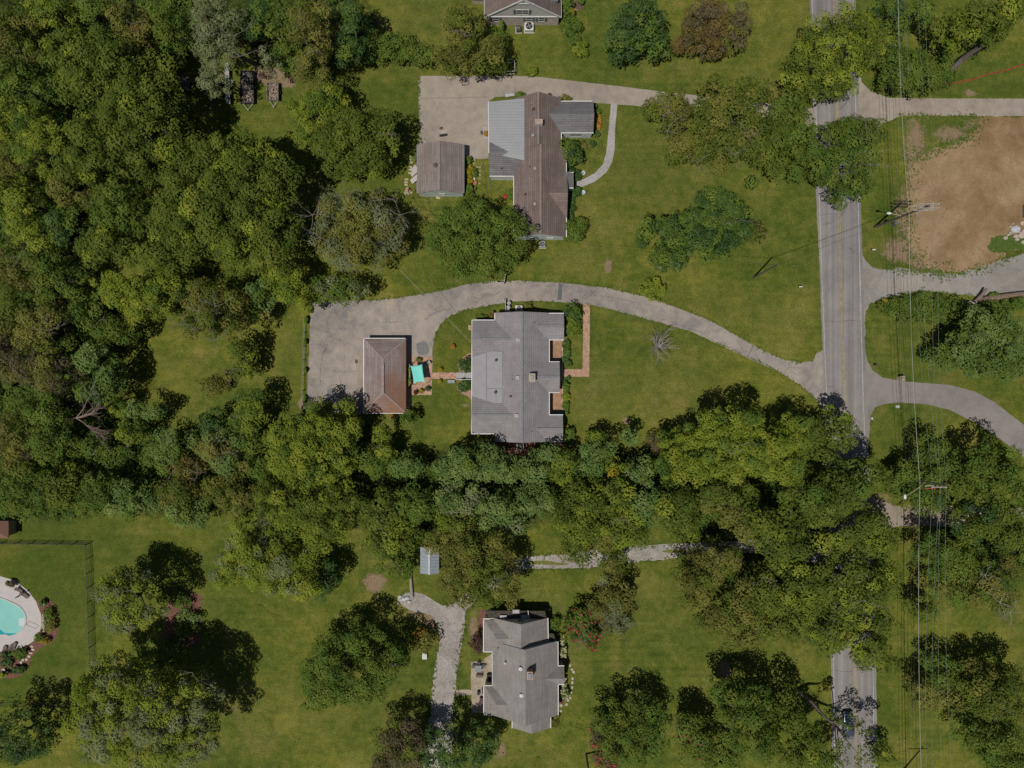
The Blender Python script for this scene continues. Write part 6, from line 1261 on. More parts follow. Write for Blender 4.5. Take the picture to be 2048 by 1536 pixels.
# --- south wood
GS = 'trees in the belt south of the garden'
T(K, 'olive cauliflower crowned tree directly south of the large yellow green maple', [(600, 1010, 75, 55), (560, 1050, 40, 55, .9), (640, 1060, 55, 50, .95), (670, 1010, 50, 45, .95), (600, 1110, 34, 34, .8), (535, 1000, 34, 34, .9)], 14, 'bright', mixs=('walnut', .5), group=GS)
T(K, 'large light grey green tree with a lumpy crown above the lower left lawn', [(500, 1080, 62, 60), (540, 1140, 80, 60), (460, 1140, 42, 55, .9), (600, 1180, 45, 30, .85)], 14, 'bright', mixs=('pale', .3), group=GS)
T('evergreen_tree', 'dark evergreen tucked under the right side of the large light grey green tree', [(655, 1155, 26, 34), (630, 1190, 24, 20, .8)], 8, 'dark', group=GS)
T(K, 'thin leaved olive tree with a sparse twiggy crown left of the metal shed', [(760, 1030, 60, 48), (800, 1080, 50, 40, .85), (740, 1090, 30, 34, .8)], 11, 'walnut', twigs=4, bare=.2, group=GS)
T(K, 'small broken topped tree beside the lying grey trunk', [(790, 1140, 40, 26), (765, 1105, 24, 20)], 8, 'green', bare=.2, twigs=3, group=GS)
T(K, 'shaded dark tree under the border left of the grey green row', [(830, 1010, 55, 38)], 10, 'green', group=GS)
T(K, 'grey green tree south of the widest blue green tree', [(930, 1000, 62, 34), (990, 1020, 60, 38), (1030, 1050, 30, 30, .8)], 11, 'blue', mixs=('pale', .3), group=GS)
T(K, 'yellowish olive tree overhanging the metal shed from the north', [(915, 1045, 50, 32)], 10, 'walnut', group=GS)
T(K, 'round dense olive green tree just right of the metal shed', [(955, 1120, 80, 70), (985, 1180, 70, 45, .9), (925, 1185, 55, 40, .85), (878, 1094, 42, 28, .8), (897, 1132, 24, 30, .7)], 14, 'olive', irregular=.1, mixs=('walnut', .5), group=GS)
T(K, 'blue green tree on the border north of the two track gravel drive', [(1075, 1005, 60, 38)], 10, 'blue', group=GS)
T(K, 'large yellow green tree spreading towards the two track gravel drive', [(1200, 1000, 80, 50), (1180, 1050, 65, 48, .95), (1250, 1060, 55, 45, .9), (1140, 1030, 40, 40, .9)], 13, 'walnut', mixs=('bright', .4), twigs=2, twig_at=[(1234, 1038, 2.5)], group=GS)
T(K, 'small green tree standing on the north edge of the two track drive, left one', [(1155, 1100, 40, 38)], 8, 'olive', mixs=('walnut', .5), group=GS)
T(K, 'green tree standing over the two track gravel drive, right one', [(1220, 1115, 40, 30), (1220, 1080, 36, 30), (1225, 1140, 28, 14, .8)], 9, 'olive', mixs=('walnut', .5), group=GS)
T(K, 'grey green tree on the border north of the right end of the two track drive', [(1300, 1010, 45, 45)], 12, 'blue', mixs=('walnut', .3), group=GS)
T(K, 'olive tree left of the roadside belt above the two track drive', [(1355, 1020, 58, 52), (1370, 1065, 40, 26, .85)], 13, 'walnut', group=GS)
T(K, 'broad roadside tree south of the biggest bright green tree', [(1460, 1000, 75, 50), (1500, 1040, 60, 40, .95)], 15, 'walnut', mixs=('olive', .4), twigs=2, group=GS)
T(K, 'roadside tree south of the dark evergreen, over the hidden road', [(1640, 1000, 80, 60), (1700, 970, 55, 50), (1750, 960, 36, 50, .85)], 16, 'walnut', mixs=('green', .3), group=GS)
T(K, 'tree leaning over the road opposite the beige side drive', [(1720, 1060, 75, 60), (1770, 1090, 45, 50, .9)], 15, 'walnut', mixs=('bright', .25), group=GS)
T(K, 'tree in the middle of the roadside mass with a dark reddish gap above', [(1560, 1080, 60, 55), (1540, 1050, 45, 30)], 14, 'walnut', group=GS)
T(K, 'tree at the left end of the roadside mass beside the two track drive', [(1405, 1150, 60, 45), (1440, 1120, 50, 34), (1400, 1190, 50, 38, .9)], 13, 'olive', mixs=('walnut', .5), twigs=3, twig_at=[(1445, 1125, 4), (1400, 1085, 3)], group=GS)
T(K, 'large olive tree spreading over the right side of the southern lawn', [(1480, 1200, 85, 60), (1440, 1240, 60, 45, .9), (1520, 1260, 65, 45, .9), (1480, 1290, 40, 25, .8)], 14, 'walnut', mixs=('olive', .5), twigs=2, group=GS)
T(K, 'tree between the southern lawn and the hidden road, middle of the mass', [(1600, 1180, 80, 65), (1580, 1250, 65, 45, .9)], 15, 'walnut', mixs=('bright', .25), twigs=3, twig_at=[(1525, 1155, 3)], group=GS)
T(K, 'big tree over the road right side, with a bare dark bough near its middle', [(1720, 1160, 85, 65), (1700, 1210, 60, 36, .9), (1780, 1170, 34, 50, .9)], 15, 'walnut', mixs=('bright', .25), twigs=3, twig_at=[(1728, 1200, 4)], group=GS)
T(K, 'lowest tree arching across the road above the car', [(1670, 1270, 55, 45), (1735, 1290, 60, 45), (1765, 1330, 38, 36, .9), (1745, 1250, 50, 30)], 12, 'walnut', mixs=('bright', .35), group=GS)
# leaning tree over the car
lt_ = T(K, 'thin leaning tree reaching from the left verge over the car', [(1672, 1436, 14, 15), (1722, 1460, 20, 17), (1752, 1490, 26, 22, 1.15), (1710, 1500, 40, 22, 1.2), (1690, 1520, 30, 18, 1.2)], 11, 'walnut', lobe=.55, dens=.6, bare=.35, trunk=True, base=(1593, 1381), size=.9)
log('bare leaning trunk rising from the left verge towards the car', [(1592, 1381, 0), (1606, 1390, 2), (1625, 1405, 4.5), (1645, 1428, 7), (1662, 1443, 9), (1682, 1450, 10)], [.42, .34, .27, .18, .1, .05], plain((.2, .17, .14), .9, 0, .3), 'leaning_trunk')
# --- lower left
T(K, 'round yellow green tree straddling the pool fence', [(250, 1208, 74, 60), (215, 1180, 38, 34, .9), (240, 1255, 46, 20, .85)], 14, 'bright', mixs=('pale', .35), twigs=2, twig_at=[(262, 1180, 2)])
T(K, 'largest light green tree in the bottom left, below the pool fence', [(255, 1405, 125, 78), (240, 1465, 125, 72), (195, 1372, 60, 50, .9), (340, 1435, 85, 78, .9), (350, 1500, 70, 50, .9)], 18, 'bright', mixs=('pale', .45), twigs=3, twig_at=[(280, 1385, 3.5), (385, 1345, 3)])
T(K, 'dark green tree in the bottom left corner', [(25, 1480, 75, 60)], 11, 'dark', mixs=('green', .4))
T(K, 'dark shaded tree between the two light trees by the mulch strip', [(330, 1318, 46, 20)], 8, 'green')
for i, (x, y, l) in enumerate(((358, 1202, 'topmost'), (372, 1235, 'middle'), (368, 1262, 'lowest'), (345, 1290, 'loose leaved fourth'))): T('broad_shrub', f'{l} shrub in the shaded mulch strip right of the round yellow green tree', [(x, y, 26, 15)], 2.2, 'green' if i != 1 else 'blue', 'shrub', group='shrubs in the shaded strip')
sheet('mulch_bed', [(340, 1190), (402, 1188), (400, 1290), (345, 1300), (320, 1300)], .013, MULCH, .8)
T(K, 'dark leafy tree standing alone in the lower left lawn', [(680, 1355, 90, 62), (660, 1310, 50, 40, .9), (760, 1330, 55, 36, .9), (640, 1400, 60, 36, .85), (720, 1395, 55, 32, .85), (720, 1275, 45, 28, .85)], 13, 'green', mixs=('walnut', .45))
T('broad_shrub', 'orange tinted bush beside the gravel drive above the white tub', [(843, 1283, 27, 24)], 4, 'olive', 'shrub', mixs=('orange', .25))
T(K, 'dark red brown tree at the bottom edge left of the gravel drive', [(800, 1490, 58, 50), (790, 1530, 60, 30)], 9, 'rust', mixs=('walnut', .35), twigs=4)
T(K, 'dark green tree at the bottom edge over the gravel drive', [(890, 1505, 58, 50), (950, 1500, 50, 45, .9)], 10, 'dark', mixs=('green', .5))
T('purple_shrub', 'round purple leaved shrub against the wall above the stone patio', [(957, 1288, 17, 22)], 3.2, 'purple', 'shrub')
T(K, 'grey green tree with bare lower twigs on the lawn right of the taupe roofed house', [(1235, 1190, 44, 42), (1225, 1225, 45, 36, .9), (1240, 1260, 38, 24, .8)], 9, 'olive', bare=.14, twigs=6, twig_at=[(1235, 1255, 3), (1215, 1240, 2.5)], mixs=('pale', .3))
T(K, 'crape myrtle with coral red blossom beside the taupe roofed house', [(1165, 1262, 38, 34), (1160, 1235, 26, 26, .9), (1185, 1285, 24, 18, .8)], 6, 'green', bare=.25, twigs=6, twig_at=[(1170, 1260, 2.2), (1160, 1285, 2)], flowers=('red', 26, .32))
T(K, 'dark green tree on the bottom edge right of the pink flowering tree', [(1275, 1450, 68, 50), (1265, 1500, 80, 42), (1215, 1455, 34, 28, .85)], 10, 'green', mixs=('walnut', .4))
T(K, 'pink flowering tree at the bottom edge beside the short dark pole', [(1205, 1500, 30, 34), (1200, 1475, 22, 22), (1220, 1530, 30, 20)], 6.5, 'rust', bare=.25, twigs=5, twig_at=[(1225, 1490, 2.5)], flowers=('red', 24, .38))
T(K, 'tree at the bottom edge of the southern lawn with reddish lower leaves', [(1400, 1490, 45, 50), (1380, 1460, 30, 34), (1440, 1520, 50, 30)], 9, 'walnut', mixs=('green', .4), flowers=('red', 8, .3))
T(K, 'taller dark tree left of the leaning trunk near the bottom edge', [(1490, 1420, 60, 50), (1500, 1480, 60, 50), (1455, 1395, 34, 30, .8)], 13, 'green', mixs=('walnut', .4), twigs=3)
T(K, 'bright edged tree between the bare leaning trunk and the bottom edge', [(1570, 1440, 55, 55), (1580, 1500, 65, 45), (1620, 1480, 40, 34, .9)], 13, 'walnut', mixs=('bright', .25))
T(K, 'small dark tree on the left verge at the very bottom of the road', [(1655, 1520, 34, 26)], 8, 'green')
T(K, 'small tree on the right verge at the very bottom of the road', [(1772, 1518, 20, 24)], 7, 'walnut')
# --- lower right
GR_ = 'trees on the east side of the road'
T(K, 'tree with a dark shadow beneath it right of the curved grass island', [(1870, 905, 40, 38), (1850, 950, 45, 34, .9)], 10, 'green', mixs=('walnut', .3), group=GR_)
T(K, 'green tree under the wires at the foot of the street lit pole', [(1820, 985, 45, 32), (1860, 1005, 40, 26), (1800, 960, 26, 22)], 8, 'walnut', mixs=('green', .3), group=GR_)
T(K, 'big green tree on the right edge below the curved drive', [(1990, 925, 65, 50), (1940, 960, 60, 50), (2030, 980, 50, 60)], 14, 'walnut', mixs=('green', .4), group=GR_)
T(K, 'tree right of the beige side drive by the right edge', [(1960, 1050, 50, 45), (2020, 1060, 45, 50)], 13, 'walnut', mixs=('dark', .3), group=GR_)
T(K, 'dark tree south of the beige side drive', [(1880, 1100, 45, 36), (1920, 1130, 55, 45)], 12, 'green', mixs=('walnut', .4), group=GR_)
T(K, 'tree with curled white branches near the right edge', [(1990, 1160, 65, 55), (1930, 1190, 60, 38, .9), (2010, 1210, 45, 26, .85)], 13, 'olive', mixs=('green', .4), twigs=6, twig_at=[(2000, 1205, 3.5), (2020, 1225, 3), (1970, 1150, 2.5)], bare=.1, bark=PALEBARK, group=GR_)
T(K, 'small dark tree under the wires above the lower right lawn trees', [(1855, 1215, 32, 30)], 9, 'walnut', group=GR_)
T(K, 'thin tree under the wires in the lower right lawn', [(1870, 1400, 36, 34), (1850, 1375, 26, 20)], 8, 'olive', bare=.15, twigs=3, mixs=('walnut', .4), group=GR_)
T(K, 'small tree just above the thin tree under the lower right wires', [(1890, 1345, 40, 34)], 8, 'green', bare=.1, group=GR_)
T(K, 'large tree on the lower right lawn with a thick grey trunk showing', [(1995, 1380, 75, 50), (1960, 1410, 50, 36, .9), (2030, 1420, 45, 45, .9)], 12, 'walnut', mixs=('olive', .4), twigs=4, base=(1908, 1342), group=GR_)
log('thick grey trunk leaning out of the crown in the lower right lawn', [(1905, 1341, 0), (1920, 1354, 3), (1935, 1368, 6), (1942, 1380, 8)], [.55, .48, .4, .25], BARK, 'leaning_trunk')
T(K, 'bottom right corner tree', [(2000, 1490, 60, 45), (2030, 1530, 60, 40), (1960, 1480, 40, 34, .85)], 12, 'green', mixs=('walnut', .4), group=GR_)
# --- right middle and top right
T(K, 'dense blue green tree on the right edge above the curved drive', [(1985, 660, 72, 46), (1960, 710, 70, 48), (2020, 720, 60, 50), (1920, 700, 40, 34, .85)], 12, 'blue', mixs=('green', .5), twigs=3, twig_at=[(1955, 672, 3)], group=GR_)
T('broad_hedge', 'wide mounded hedge between the blue gravel lane and the grass island', [(1800, 615, 38, 24), (1850, 618, 60, 32), (1905, 625, 45, 34), (1930, 640, 36, 26)], 3.2, 'green', 'hedge', lobe=.75, mixs=('walnut', .3))
T('broad_shrub', 'yellow green bush at the west tip of the wide mounded hedge', [(1773, 604, 9, 8)], 1.8, 'yellow', 'shrub')
T('broad_hedge', 'dark hedge under the long fallen trunk at the right edge', [(1995, 615, 50, 14), (2035, 608, 30, 12)], 2.6, 'green', 'hedge', lobe=.8)
T(K, 'tall yellow green tree over the road at the top', [(1680, 60, 70, 48), (1730, 80, 58, 55, .95), (1650, 90, 44, 50, .9), (1690, 140, 48, 44, .9)], 14, 'bright', mixs=('walnut', .5), twigs=2, group='trees along the top stretch of the road')
T(K, 'dark olive tree on the left verge below the tall yellow green road tree', [(1620, 130, 48, 42), (1590, 160, 36, 34, .9), (1640, 175, 40, 26, .85)], 11, 'walnut', group='trees along the top stretch of the road')
T(K, 'dark green tree under the wires north of the gravel lane', [(1820, 130, 52, 48), (1850, 150, 46, 34), (1790, 110, 30, 40), (1790, 160, 24, 20)], 8, 'green', mixs=('walnut', .3), group='trees along the top stretch of the road')
T(K, 'dark tree on the top edge right of the tall yellow green road tree', [(1770, 25, 38, 34)], 10, 'dark', group='trees along the top stretch of the road')
T(K, 'green tree on the top edge under the wires', [(1840, 25, 40, 34)], 10, 'green', mixs=('walnut', .3), group='trees along the top stretch of the road')
T(K, 'large leaning tree in the top right corner', [(1940, 35, 60, 40), (1990, 50, 50, 32), (1920, 65, 38, 22, .9), (2020, 20, 40, 40)], 13, 'walnut', mixs=('bright', .3), twigs=3, group='trees along the top stretch of the road', base=(1950, 105))
log('dark leaning trunk below the top right corner tree', [(1887, 147, .2), (1905, 137, 1.4), (1925, 118, 3), (1945, 104, 5), (1965, 92, 7)], [.3, .42, .46, .4, .3], plain((.14, .12, .115), .9), 'leaning_trunk')
GO = 'big oaks between the lawn and the road'
T(K, 'leftmost crown of the big oaks, over the concrete drive', [(1345, 215, 48, 42), (1390, 240, 55, 45), (1375, 290, 45, 30, .9)], 12, 'olive', mixs=('walnut', .5), twigs=6, twig_at=[(1340, 225, 3.2), (1335, 262, 2)], bare=.1, group=GO)
T(K, 'broad oak in the middle of the group beside the concrete drive', [(1470, 230, 70, 55), (1500, 180, 55, 34, .9), (1450, 290, 50, 36, .9), (1530, 270, 50, 45), (1430, 160, 24, 22, .85)], 13, 'walnut', mixs=('olive', .4), twigs=4, twig_at=[(1495, 275, 3), (1395, 325, 3), (1470, 310, 3)], bare=.08, group=GO)
T(K, 'drooping tree between the broad oak and the road', [(1580, 260, 50, 48), (1545, 320, 36, 45, .9), (1590, 210, 40, 28, .9)], 12, 'walnut', mixs=('green', .4), twigs=3, group=GO)
T(K, 'large dark green tree covering the road above the dirt lot', [(1680, 270, 62, 45), (1730, 260, 50, 40, .95), (1700, 330, 75, 50), (1640, 320, 48, 50, .9), (1720, 375, 50, 26, .85)], 13, 'green', mixs=('walnut', .4), twigs=5, twig_at=[(1745, 300, 3), (1740, 330, 4), (1730, 240, 2.5)], group=GO)
T(K, 'spreading dark oak standing alone in the lawn of the blue house', [(1430, 415, 62, 42), (1390, 455, 60, 45), (1330, 460, 52, 38, .85), (1440, 470, 60, 48, .95), (1345, 510, 44, 30, .85), (1480, 430, 36, 34, .9)], 12, 'dark', mixs=('green', .55), twigs=3, twig_at=[(1480, 440, 3)])
T(K, 'yellow tinged tree against the right side of the spreading dark oak', [(1505, 465, 40, 38)], 8, 'olive', mixs=('walnut', .4), twigs=2)
T(K, 'dark glossy maple on the top edge in the open lawn', [(1275, 40, 62, 52), (1250, 75, 45, 32, .85), (1310, 75, 38, 28, .85)], 11, 'dark', size=1.15, mixs=('green', .25), irregular=.1)
T(K, 'brownish tree on the top edge right of the dark glossy maple', [(1420, 35, 55, 40), (1395, 70, 42, 26, .85), (1430, 85, 34, 18, .8)], 9, 'brown', mixs=('rust', .5))
T(K, 'dull brown twiggy tree touching the brownish tree on its right', [(1475, 50, 34, 42)], 9, 'rust', bare=.12, twigs=5)
# --- shrubs
def shrub(label, x, y, rx, ry, st='green', h=1.6, **k): return T('round_shrub', label, [(x, y, rx, ry)], h, st, 'shrub', lobe=.55, trunk=False, irregular=.05, gap=.02, dens=1.1, **k)
shrub('large round clipped shrub right of the gabled house', 1142, 49, 21, 23, 'green', 3); shrub('smaller round green shrub below the large round clipped one', 1162, 96, 18, 18, 'bright', 2.2); shrub('loose green shrub just above the smaller round one', 1150, 77, 13, 10, 'green', 1.8)
shrub('yellow topped shrub at the corner of the gabled house', 1144, 22, 6, 7, 'yellow', 2.2); shrub('green shrub in the shade along the east side of the gabled house', 1134, 8, 14, 22, 'green', 2.6); shrub('tiny shrub on the dark bed at the top edge', 1163, 2, 7, 5, 'green', 1.2)
shrub('yellow green shrub on the lawn by the thin white rail fence', 1061, 140, 14, 11, 'bright', 1.8); shrub('tall narrow creeper green on the brick wall of the gabled house', 1003, 50, 4, 12, 'green', 2.2)
shrub('bright green round bush on the north edge of the front driveway', 1308, 578, 26, 26, 'bright', 3)
shrub('low clipped shrub between driveway and north wall of the blue house, right one', 1130, 196, 14, 9, 'olive', 1.6); shrub('round shrub beside the white slatted bench', 1039, 190, 10, 8, 'green', 1.5); shrub('small green shrub between the blue pot and the clipped shrub', 1107, 197, 7, 4, 'green', .9)
shrub('topmost small shrub in the row east of the blue house', 1191, 211, 4, 4, 'dark', .9); shrub('second small round shrub in the row east of the blue house', 1196, 223, 6, 6, 'green', 1.2); shrub('orange flowering bed in the row east of the blue house', 1198, 243, 6, 17, 'orange', .6); shrub('round shrub below the orange flowering bed', 1194, 267, 6, 6, 'dark', 1.2)
shrub('small dark shrub at the corner of the blue house wing', 1185, 286, 7, 7, 'dark', 1.2); shrub('pale green low shrub left of the small dark one', 1168, 291, 9, 9, 'olive', .9)
T(K, 'small dark tree in the notch of the blue house', [(1140, 300, 22, 24), (1150, 315, 16, 14)], 4.5, 'green', mixs=('dark', .4))
shrub('square clipped dark shrub under the small tree by the blue house wall', 1140, 335, 11, 12, 'dark', 1.2); shrub('dome shrub above the end of the curved front walk', 1154, 350, 10, 12, 'dark', 1.6); shrub('dome shrub below the end of the curved front walk', 1153, 382, 11, 12, 'dark', 1.6); shrub('square clipped hedge against the front of the blue house', 1141, 410, 9, 30, 'dark', 1.2)
T(K, 'small dark green tree at the south east corner of the blue house', [(1152, 460, 26, 26)], 4.5, 'green', mixs=('olive', .3))
shrub('green shrub at the lower back corner of the blue house', 1022, 388, 8, 12, 'green', 1.5)
T('broad_hedge', 'yellow leaved hedge along the east wall of the small blue outbuilding', [(939, 342, 7, 14), (939, 358, 6, 10)], 1.6, 'yellow', 'hedge', lobe=.7); shrub('green shrub at the top of the yellow leaved hedge', 936, 319, 8, 8, 'green', 1.6); shrub('green shrub at the bottom of the yellow leaved hedge', 938, 378, 10, 14, 'green', 1.8); shrub('greyish shrub right of the yellow leaved hedge', 948, 345, 5, 10, 'green', 1.1)
shrub('round shrub left of the small blue outbuilding by the tan stepping stones', 828, 317, 5, 5, 'blue', 1.2); T('broad_shrub', 'spiky pinkish ornamental clump below the slanted racks', [(815, 382, 7, 8)], 1.0, 'cream', 'shrub', lobe=.5, mixs=('red', .2))
shrub('round clipped boxwood above the wooden back steps', 932, 729, 16, 16, 'dark', 1.5); shrub('round clipped boxwood below the wooden back steps', 930, 770, 16, 15, 'dark', 1.5)
T('vine_hedge', 'leafy vine hedge inside the wire trellis beside the hipped garage', [(817, 741, 5, 12), (817, 760, 5, 12)], 1.5, 'bright', 'hedge', lobe=.6)
shrub('brown leaved shrub in the back corner of the grey roofed house', 984, 631, 8, 8, 'brown', 1.5); shrub('low green shrub in the shade left of the brown leaved one', 962, 634, 12, 5, 'green', .9); shrub('yellow green shrub between the white air conditioner and the driveway', 1057, 612, 9, 8, 'olive', 1.4, mixs=('rust', .3))
T(K, 'small tree at the north end of the front brick walk', [(1145, 620, 16, 16), (1150, 632, 14, 12)], 3.6, 'green', mixs=('dark', .4)); T('broad_shrub', 'loose light green shrub below the small tree by the brick walk', [(1147, 655, 16, 22)], 2.4, 'bright', 'shrub', mixs=('green', .4))
FS = ['topmost', 'second', 'third', 'lowest']
for i, (x, y, rx, ry) in enumerate(((1133, 689, 8, 11), (1134, 704, 8, 10), (1131, 716, 8, 9), (1138, 727, 6, 8))): shrub(f'{FS[i]} dark shrub in front of the upper front porch', x, y, rx, ry, 'green', 1.2, group='foundation shrubs before the porches', mixs=('dark', .4))
shrub('tiny plant just below the brick walk at the porch steps', 1137, 756, 4, 5, 'dark', .8)
for i, (x, y, rx, ry, s_) in enumerate(((1132, 772, 8, 12, 'green'), (1132, 793, 8, 10, 'bright'), (1133, 810, 7, 9, 'green'), (1132, 825, 6, 8, 'green'))): shrub(f'{FS[i]} shrub in front of the lower front porch', x, y, rx, ry, s_, 1.2, group='foundation shrubs before the porches')
shrub('yellow leaved small plant at the lower front corner of the grey roofed house', 1133, 855, 5, 6, 'yellow', .8); T('broad_shrub', 'dark green shrub at the south front corner of the grey roofed house', [(1137, 868, 12, 13), (1130, 882, 10, 8)], 2.4, 'green', 'shrub')
T('broad_shrub', 'shaded green shrub below the south wall of the grey roofed house', [(1090, 890, 16, 9)], 1.8, 'green', 'shrub')
T('broad_shrub', 'hydrangea with cream blossom beside the coral red crape myrtle', [(1125, 1283, 8, 12), (1126, 1305, 8, 14)], 1.5, 'green', 'shrub', lobe=.6, flowers=('cream', 22, .22)); T('broad_shrub', 'lower cream flowering hydrangea by the front stepping stones', [(1127, 1368, 6, 12), (1131, 1388, 9, 14)], 1.5, 'green', 'shrub', lobe=.6, flowers=('cream', 24, .22))
shrub('green shrub at the north east corner of the taupe roofed house', 1111, 1250, 13, 13, 'green', 2); shrub('low yellow green bush beside the south wing of the taupe roofed house', 1109, 1442, 9, 18, 'olive', 1.2); shrub('yellowish shrub in the corner left of the south wing', 1020, 1442, 6, 8, 'olive', 1.2)
sheet('mulch_bed', [(958, 1218), (972, 1218), (970, 1238), (968, 1262), (956, 1262), (956, 1240)], .012, MULCH, .6); sheet('mulch_bed', [(1118, 1262), (1128, 1262), (1136, 1300), (1134, 1330), (1118, 1330)], .012, MULCH, .6); sheet('mulch_bed', [(1118, 1350), (1132, 1350), (1136, 1400), (1118, 1412)], .012, MULCH, .6)
sheet('mulch_bed', [(930, 712), (946, 712), (946, 792), (934, 792), (916, 782), (914, 768), (920, 758), (918, 740), (916, 728)], .011, plain((.33, .22, .15), .95, 0, .3, 3), .5, curve=True); sheet('mulch_bed', [(988, 884), (1130, 884), (1130, 905), (1060, 915), (988, 905)], .012, MULCH, .6)
sheet('mulch_bed', [(1155, -30), (1170, -30), (1172, 8), (1160, 22), (1150, 16)], .012, plain((.12, .085, .06), .95, 0, .3, 3), .8)
for (l, x, y, rx, ry, s_) in (('brownish shrub on the top rim of the pool deck', 19, 1168, 9, 7, 'rust'), ('round shrub at the top end of the right pool bed', 83, 1207, 7, 6, 'green'), ('upper green shrub in the right pool bed', 96, 1228, 11, 14, 'green'), ('lower green shrub in the right pool bed', 99, 1252, 11, 15, 'olive'), ('low ornamental plants along the inner side of the right pool bed', 86, 1245, 4, 20, 'cream'),
    ('dark green round shrub at the lower end of the right pool bed', 76, 1276, 9, 10, 'green'), ('yellow shrub at the lower end of the right pool bed', 88, 1282, 9, 6, 'yellow'), ('big green shrub below the pool deck', 38, 1308, 16, 11, 'green'), ('shrub on the left edge below the pool deck', 10, 1320, 16, 16, 'dark'), ('dark low juniper at the bottom of the pool bed', 34, 1341, 15, 8, 'dark'), ('bright little shrub at the left edge at the bottom of the pool bed', 4, 1350, 9, 6, 'bright')): shrub(l, x, y, rx, ry, s_, 1.3, group='shrubs around the pool')
shrub('low green weed clump at the end of the blue gravel lane', 1990, 590, 12, 6, 'green', 1)
for i, (x, y) in enumerate(((624 - 10, 640), (612, 684), (612, 740), (611, 800))): shrub(f'{FS[i]} vine clump on the long wire fence', x - 2, y, 3, (8, 6, 5, 9)[i], 'green', 1.1, group='vines on the wire fence')
# dead bare tree on the front lawn
c = W(1312, 693); dt = thing('dead_tree', 'leafless silver grey tree standing alone on the front lawn', 'tree', c); mb = MB(); rr = random.Random(12)
mb.tube([c, c + Vector((0, 0, 1.0)), c + Vector((0, 0, 2.2))], [.2, .16, .12], 8); mb.build('trunk', PALEBARK, dt); mb = MB()
for k in range(22):
    a = k * 2.4; fan(mb, c + Vector((0, 0, rr.uniform(.8, 2.3))), Vector((math.cos(a), math.sin(a), rr.uniform(.1, 1.3))).normalized(), rr.uniform(1.5, 2.3), .06, 2, rr)
fan(mb, c + Vector((0, 0, 1.5)), Vector((.05, 1, .5)).normalized(), 3.0, .07, 2, rr)
mb.build('branches', plain((.42, .38, .36), .85, 0, .2, 3), dt)

# weeds along ragged edges of dirt and gravel
rng = np.random.default_rng(9); CW = []
def weeds(pts, wd, n):
    q = smooth_outline(pts, 6, False)
    for k in range(int(n * 2.2)): p = q[rng.integers(len(q))]; CW.append((WX(p[0] + rng.normal() * wd), WY(p[1] + rng.normal() * wd), .02))
weeds([(1830, 300), (1812, 360), (1815, 430), (1818, 490), (1850, 530), (1900, 545)], 12, 260); weeds([(1840, 318), (1880, 294), (1930, 280), (1955, 250), (1960, 236)], 8, 160); weeds([(1770, 535), (1850, 545), (1920, 548), (1980, 530), (2040, 505)], 5, 160)
weeds([(1800, 592), (1840, 582), (1950, 592), (2048, 592)], 3, 60); weeds([(1800, 231), (1950, 233)], 4, 60); weeds([(880, 1240), (870, 1320), (860, 1420), (852, 1500)], 4, 90); weeds([(930, 1240), (915, 1350), (906, 1450)], 4, 70); weeds([(1040, 1140), (1185, 1135), (1260, 1125), (1420, 1108)], 3, 70); weeds([(1060, 1112), (1190, 1100), (1360, 1088)], 3, 60)
weeds([(740, 600), (850, 587), (930, 568), (1120, 564), (1285, 591), (1420, 640), (1530, 703), (1600, 725)], 1.6, 150); weeds([(1632, 798), (1560, 745), (1440, 690), (1280, 635), (1120, 605), (985, 611), (900, 633), (868, 680)], 1.6, 150); weeds([(838, 155), (838, 280)], 1.5, 40); weeds([(1000, 1500), (1400, 1400), (1500, 1350)], 40, 60)
CW = np.array(CW); ug = thing('weeds', 'x', 'weeds', (0, 0, 0))
uo = leaf_mesh('weeds', [leaf_cloud(CW, rng.uniform(.05, .24, len(CW)), np.full(len(CW), 14), .11, .5, .8, rng, np.clip(.45 + rng.normal(size=len(CW)) * .3, 0, 1))], LEAF['green'], ug)
uo.parent = None; bpy.data.objects.remove(ug); uo.name = 'weeds'; tag(uo, 'scattered weeds and tufts along the ragged edges of the dirt and gravel', 'weeds', None, 'stuff')
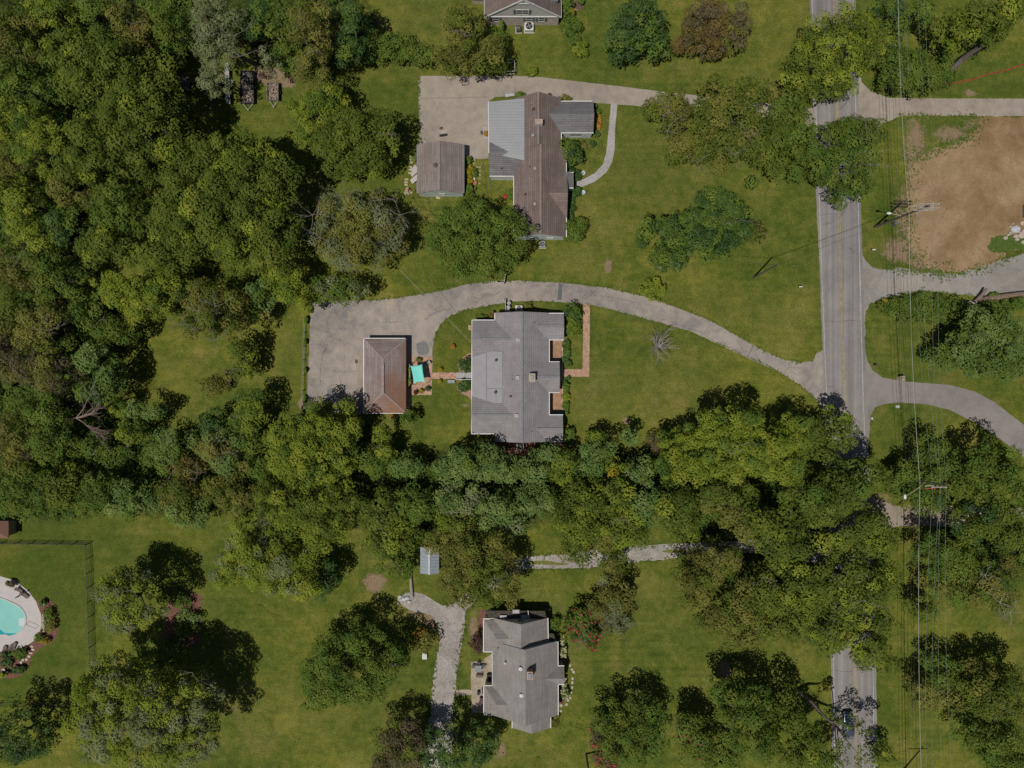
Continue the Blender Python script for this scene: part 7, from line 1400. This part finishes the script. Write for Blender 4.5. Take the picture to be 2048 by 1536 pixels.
# undergrowth on the floor of the woods: uncountable, one object
rng = np.random.default_rng(77); CU = []
for (x, y, rx, ry, n) in ((60, 300, 110, 290, 420), (230, 260, 110, 200, 200), (60, 760, 80, 220, 260), (190, 720, 50, 170, 170), (240, 890, 90, 70, 110), (330, 60, 170, 60, 130), (620, 60, 110, 70, 110), (110, 985, 130, 45, 120), (340, 980, 140, 45, 110), (480, 930, 90, 55, 90),
    (440, 600, 90, 60, 60), (700, 930, 110, 50, 90), (980, 960, 190, 45, 150), (1250, 970, 150, 50, 130), (1520, 1020, 180, 70, 170), (1620, 1170, 60, 110, 60), (900, 1030, 130, 40, 70), (1980, 1100, 80, 90, 80), (1890, 1130, 40, 40, 20), (1980, 690, 60, 60, 40), (1850, 140, 50, 40, 25), (380, 440, 60, 60, 30)):
    a = rng.uniform(0, 6.283, n); r = np.sqrt(rng.random(n)); CU.append(np.stack([(x + np.cos(a) * r * rx - 1024) / S, -(y + np.sin(a) * r * ry - 768) / S, rng.uniform(.2, 1.6, n)], 1))
CU = np.concatenate(CU)
px_, py_ = CU[:, 0] * S + 1024, -CU[:, 1] * S + 768
CU = CU[~((px_ > 1640) & (px_ < 1765)) & ~((py_ > 1075) & (px_ < 1670) & (px_ > 1030) & (py_ < 1145))]
ug = thing('undergrowth', 'tangle of low green undergrowth on the shaded floor of the woods', 'undergrowth', (0, 0, 0))
uo = leaf_mesh('undergrowth', [leaf_cloud(CU, rng.uniform(.7, 1.5, len(CU)), np.full(len(CU), 110), .25, .6, .8, rng, np.clip(.4 + rng.normal(size=len(CU)) * .25, 0, 1))], LEAF['green'], ug)
uo.parent = None; bpy.data.objects.remove(ug); uo.name = 'undergrowth'; tag(uo, 'tangle of low green undergrowth on the shaded floor of the woods', 'undergrowth', None, 'stuff')
for o in list(bpy.data.objects):
    if '_o' in o: del o['_o']
print('LEAVES', NL, 'OBJECTS', len(bpy.data.objects))
labs = {}
for o in bpy.data.objects:
    if o.parent is None and o.get('label'): labs.setdefault(o['label'], []).append(o.name)
for l, n in labs.items():
    if len(n) > 1 or not 4 <= len(l.split()) <= 16: print('LABEL', len(l.split()), len(n), l)
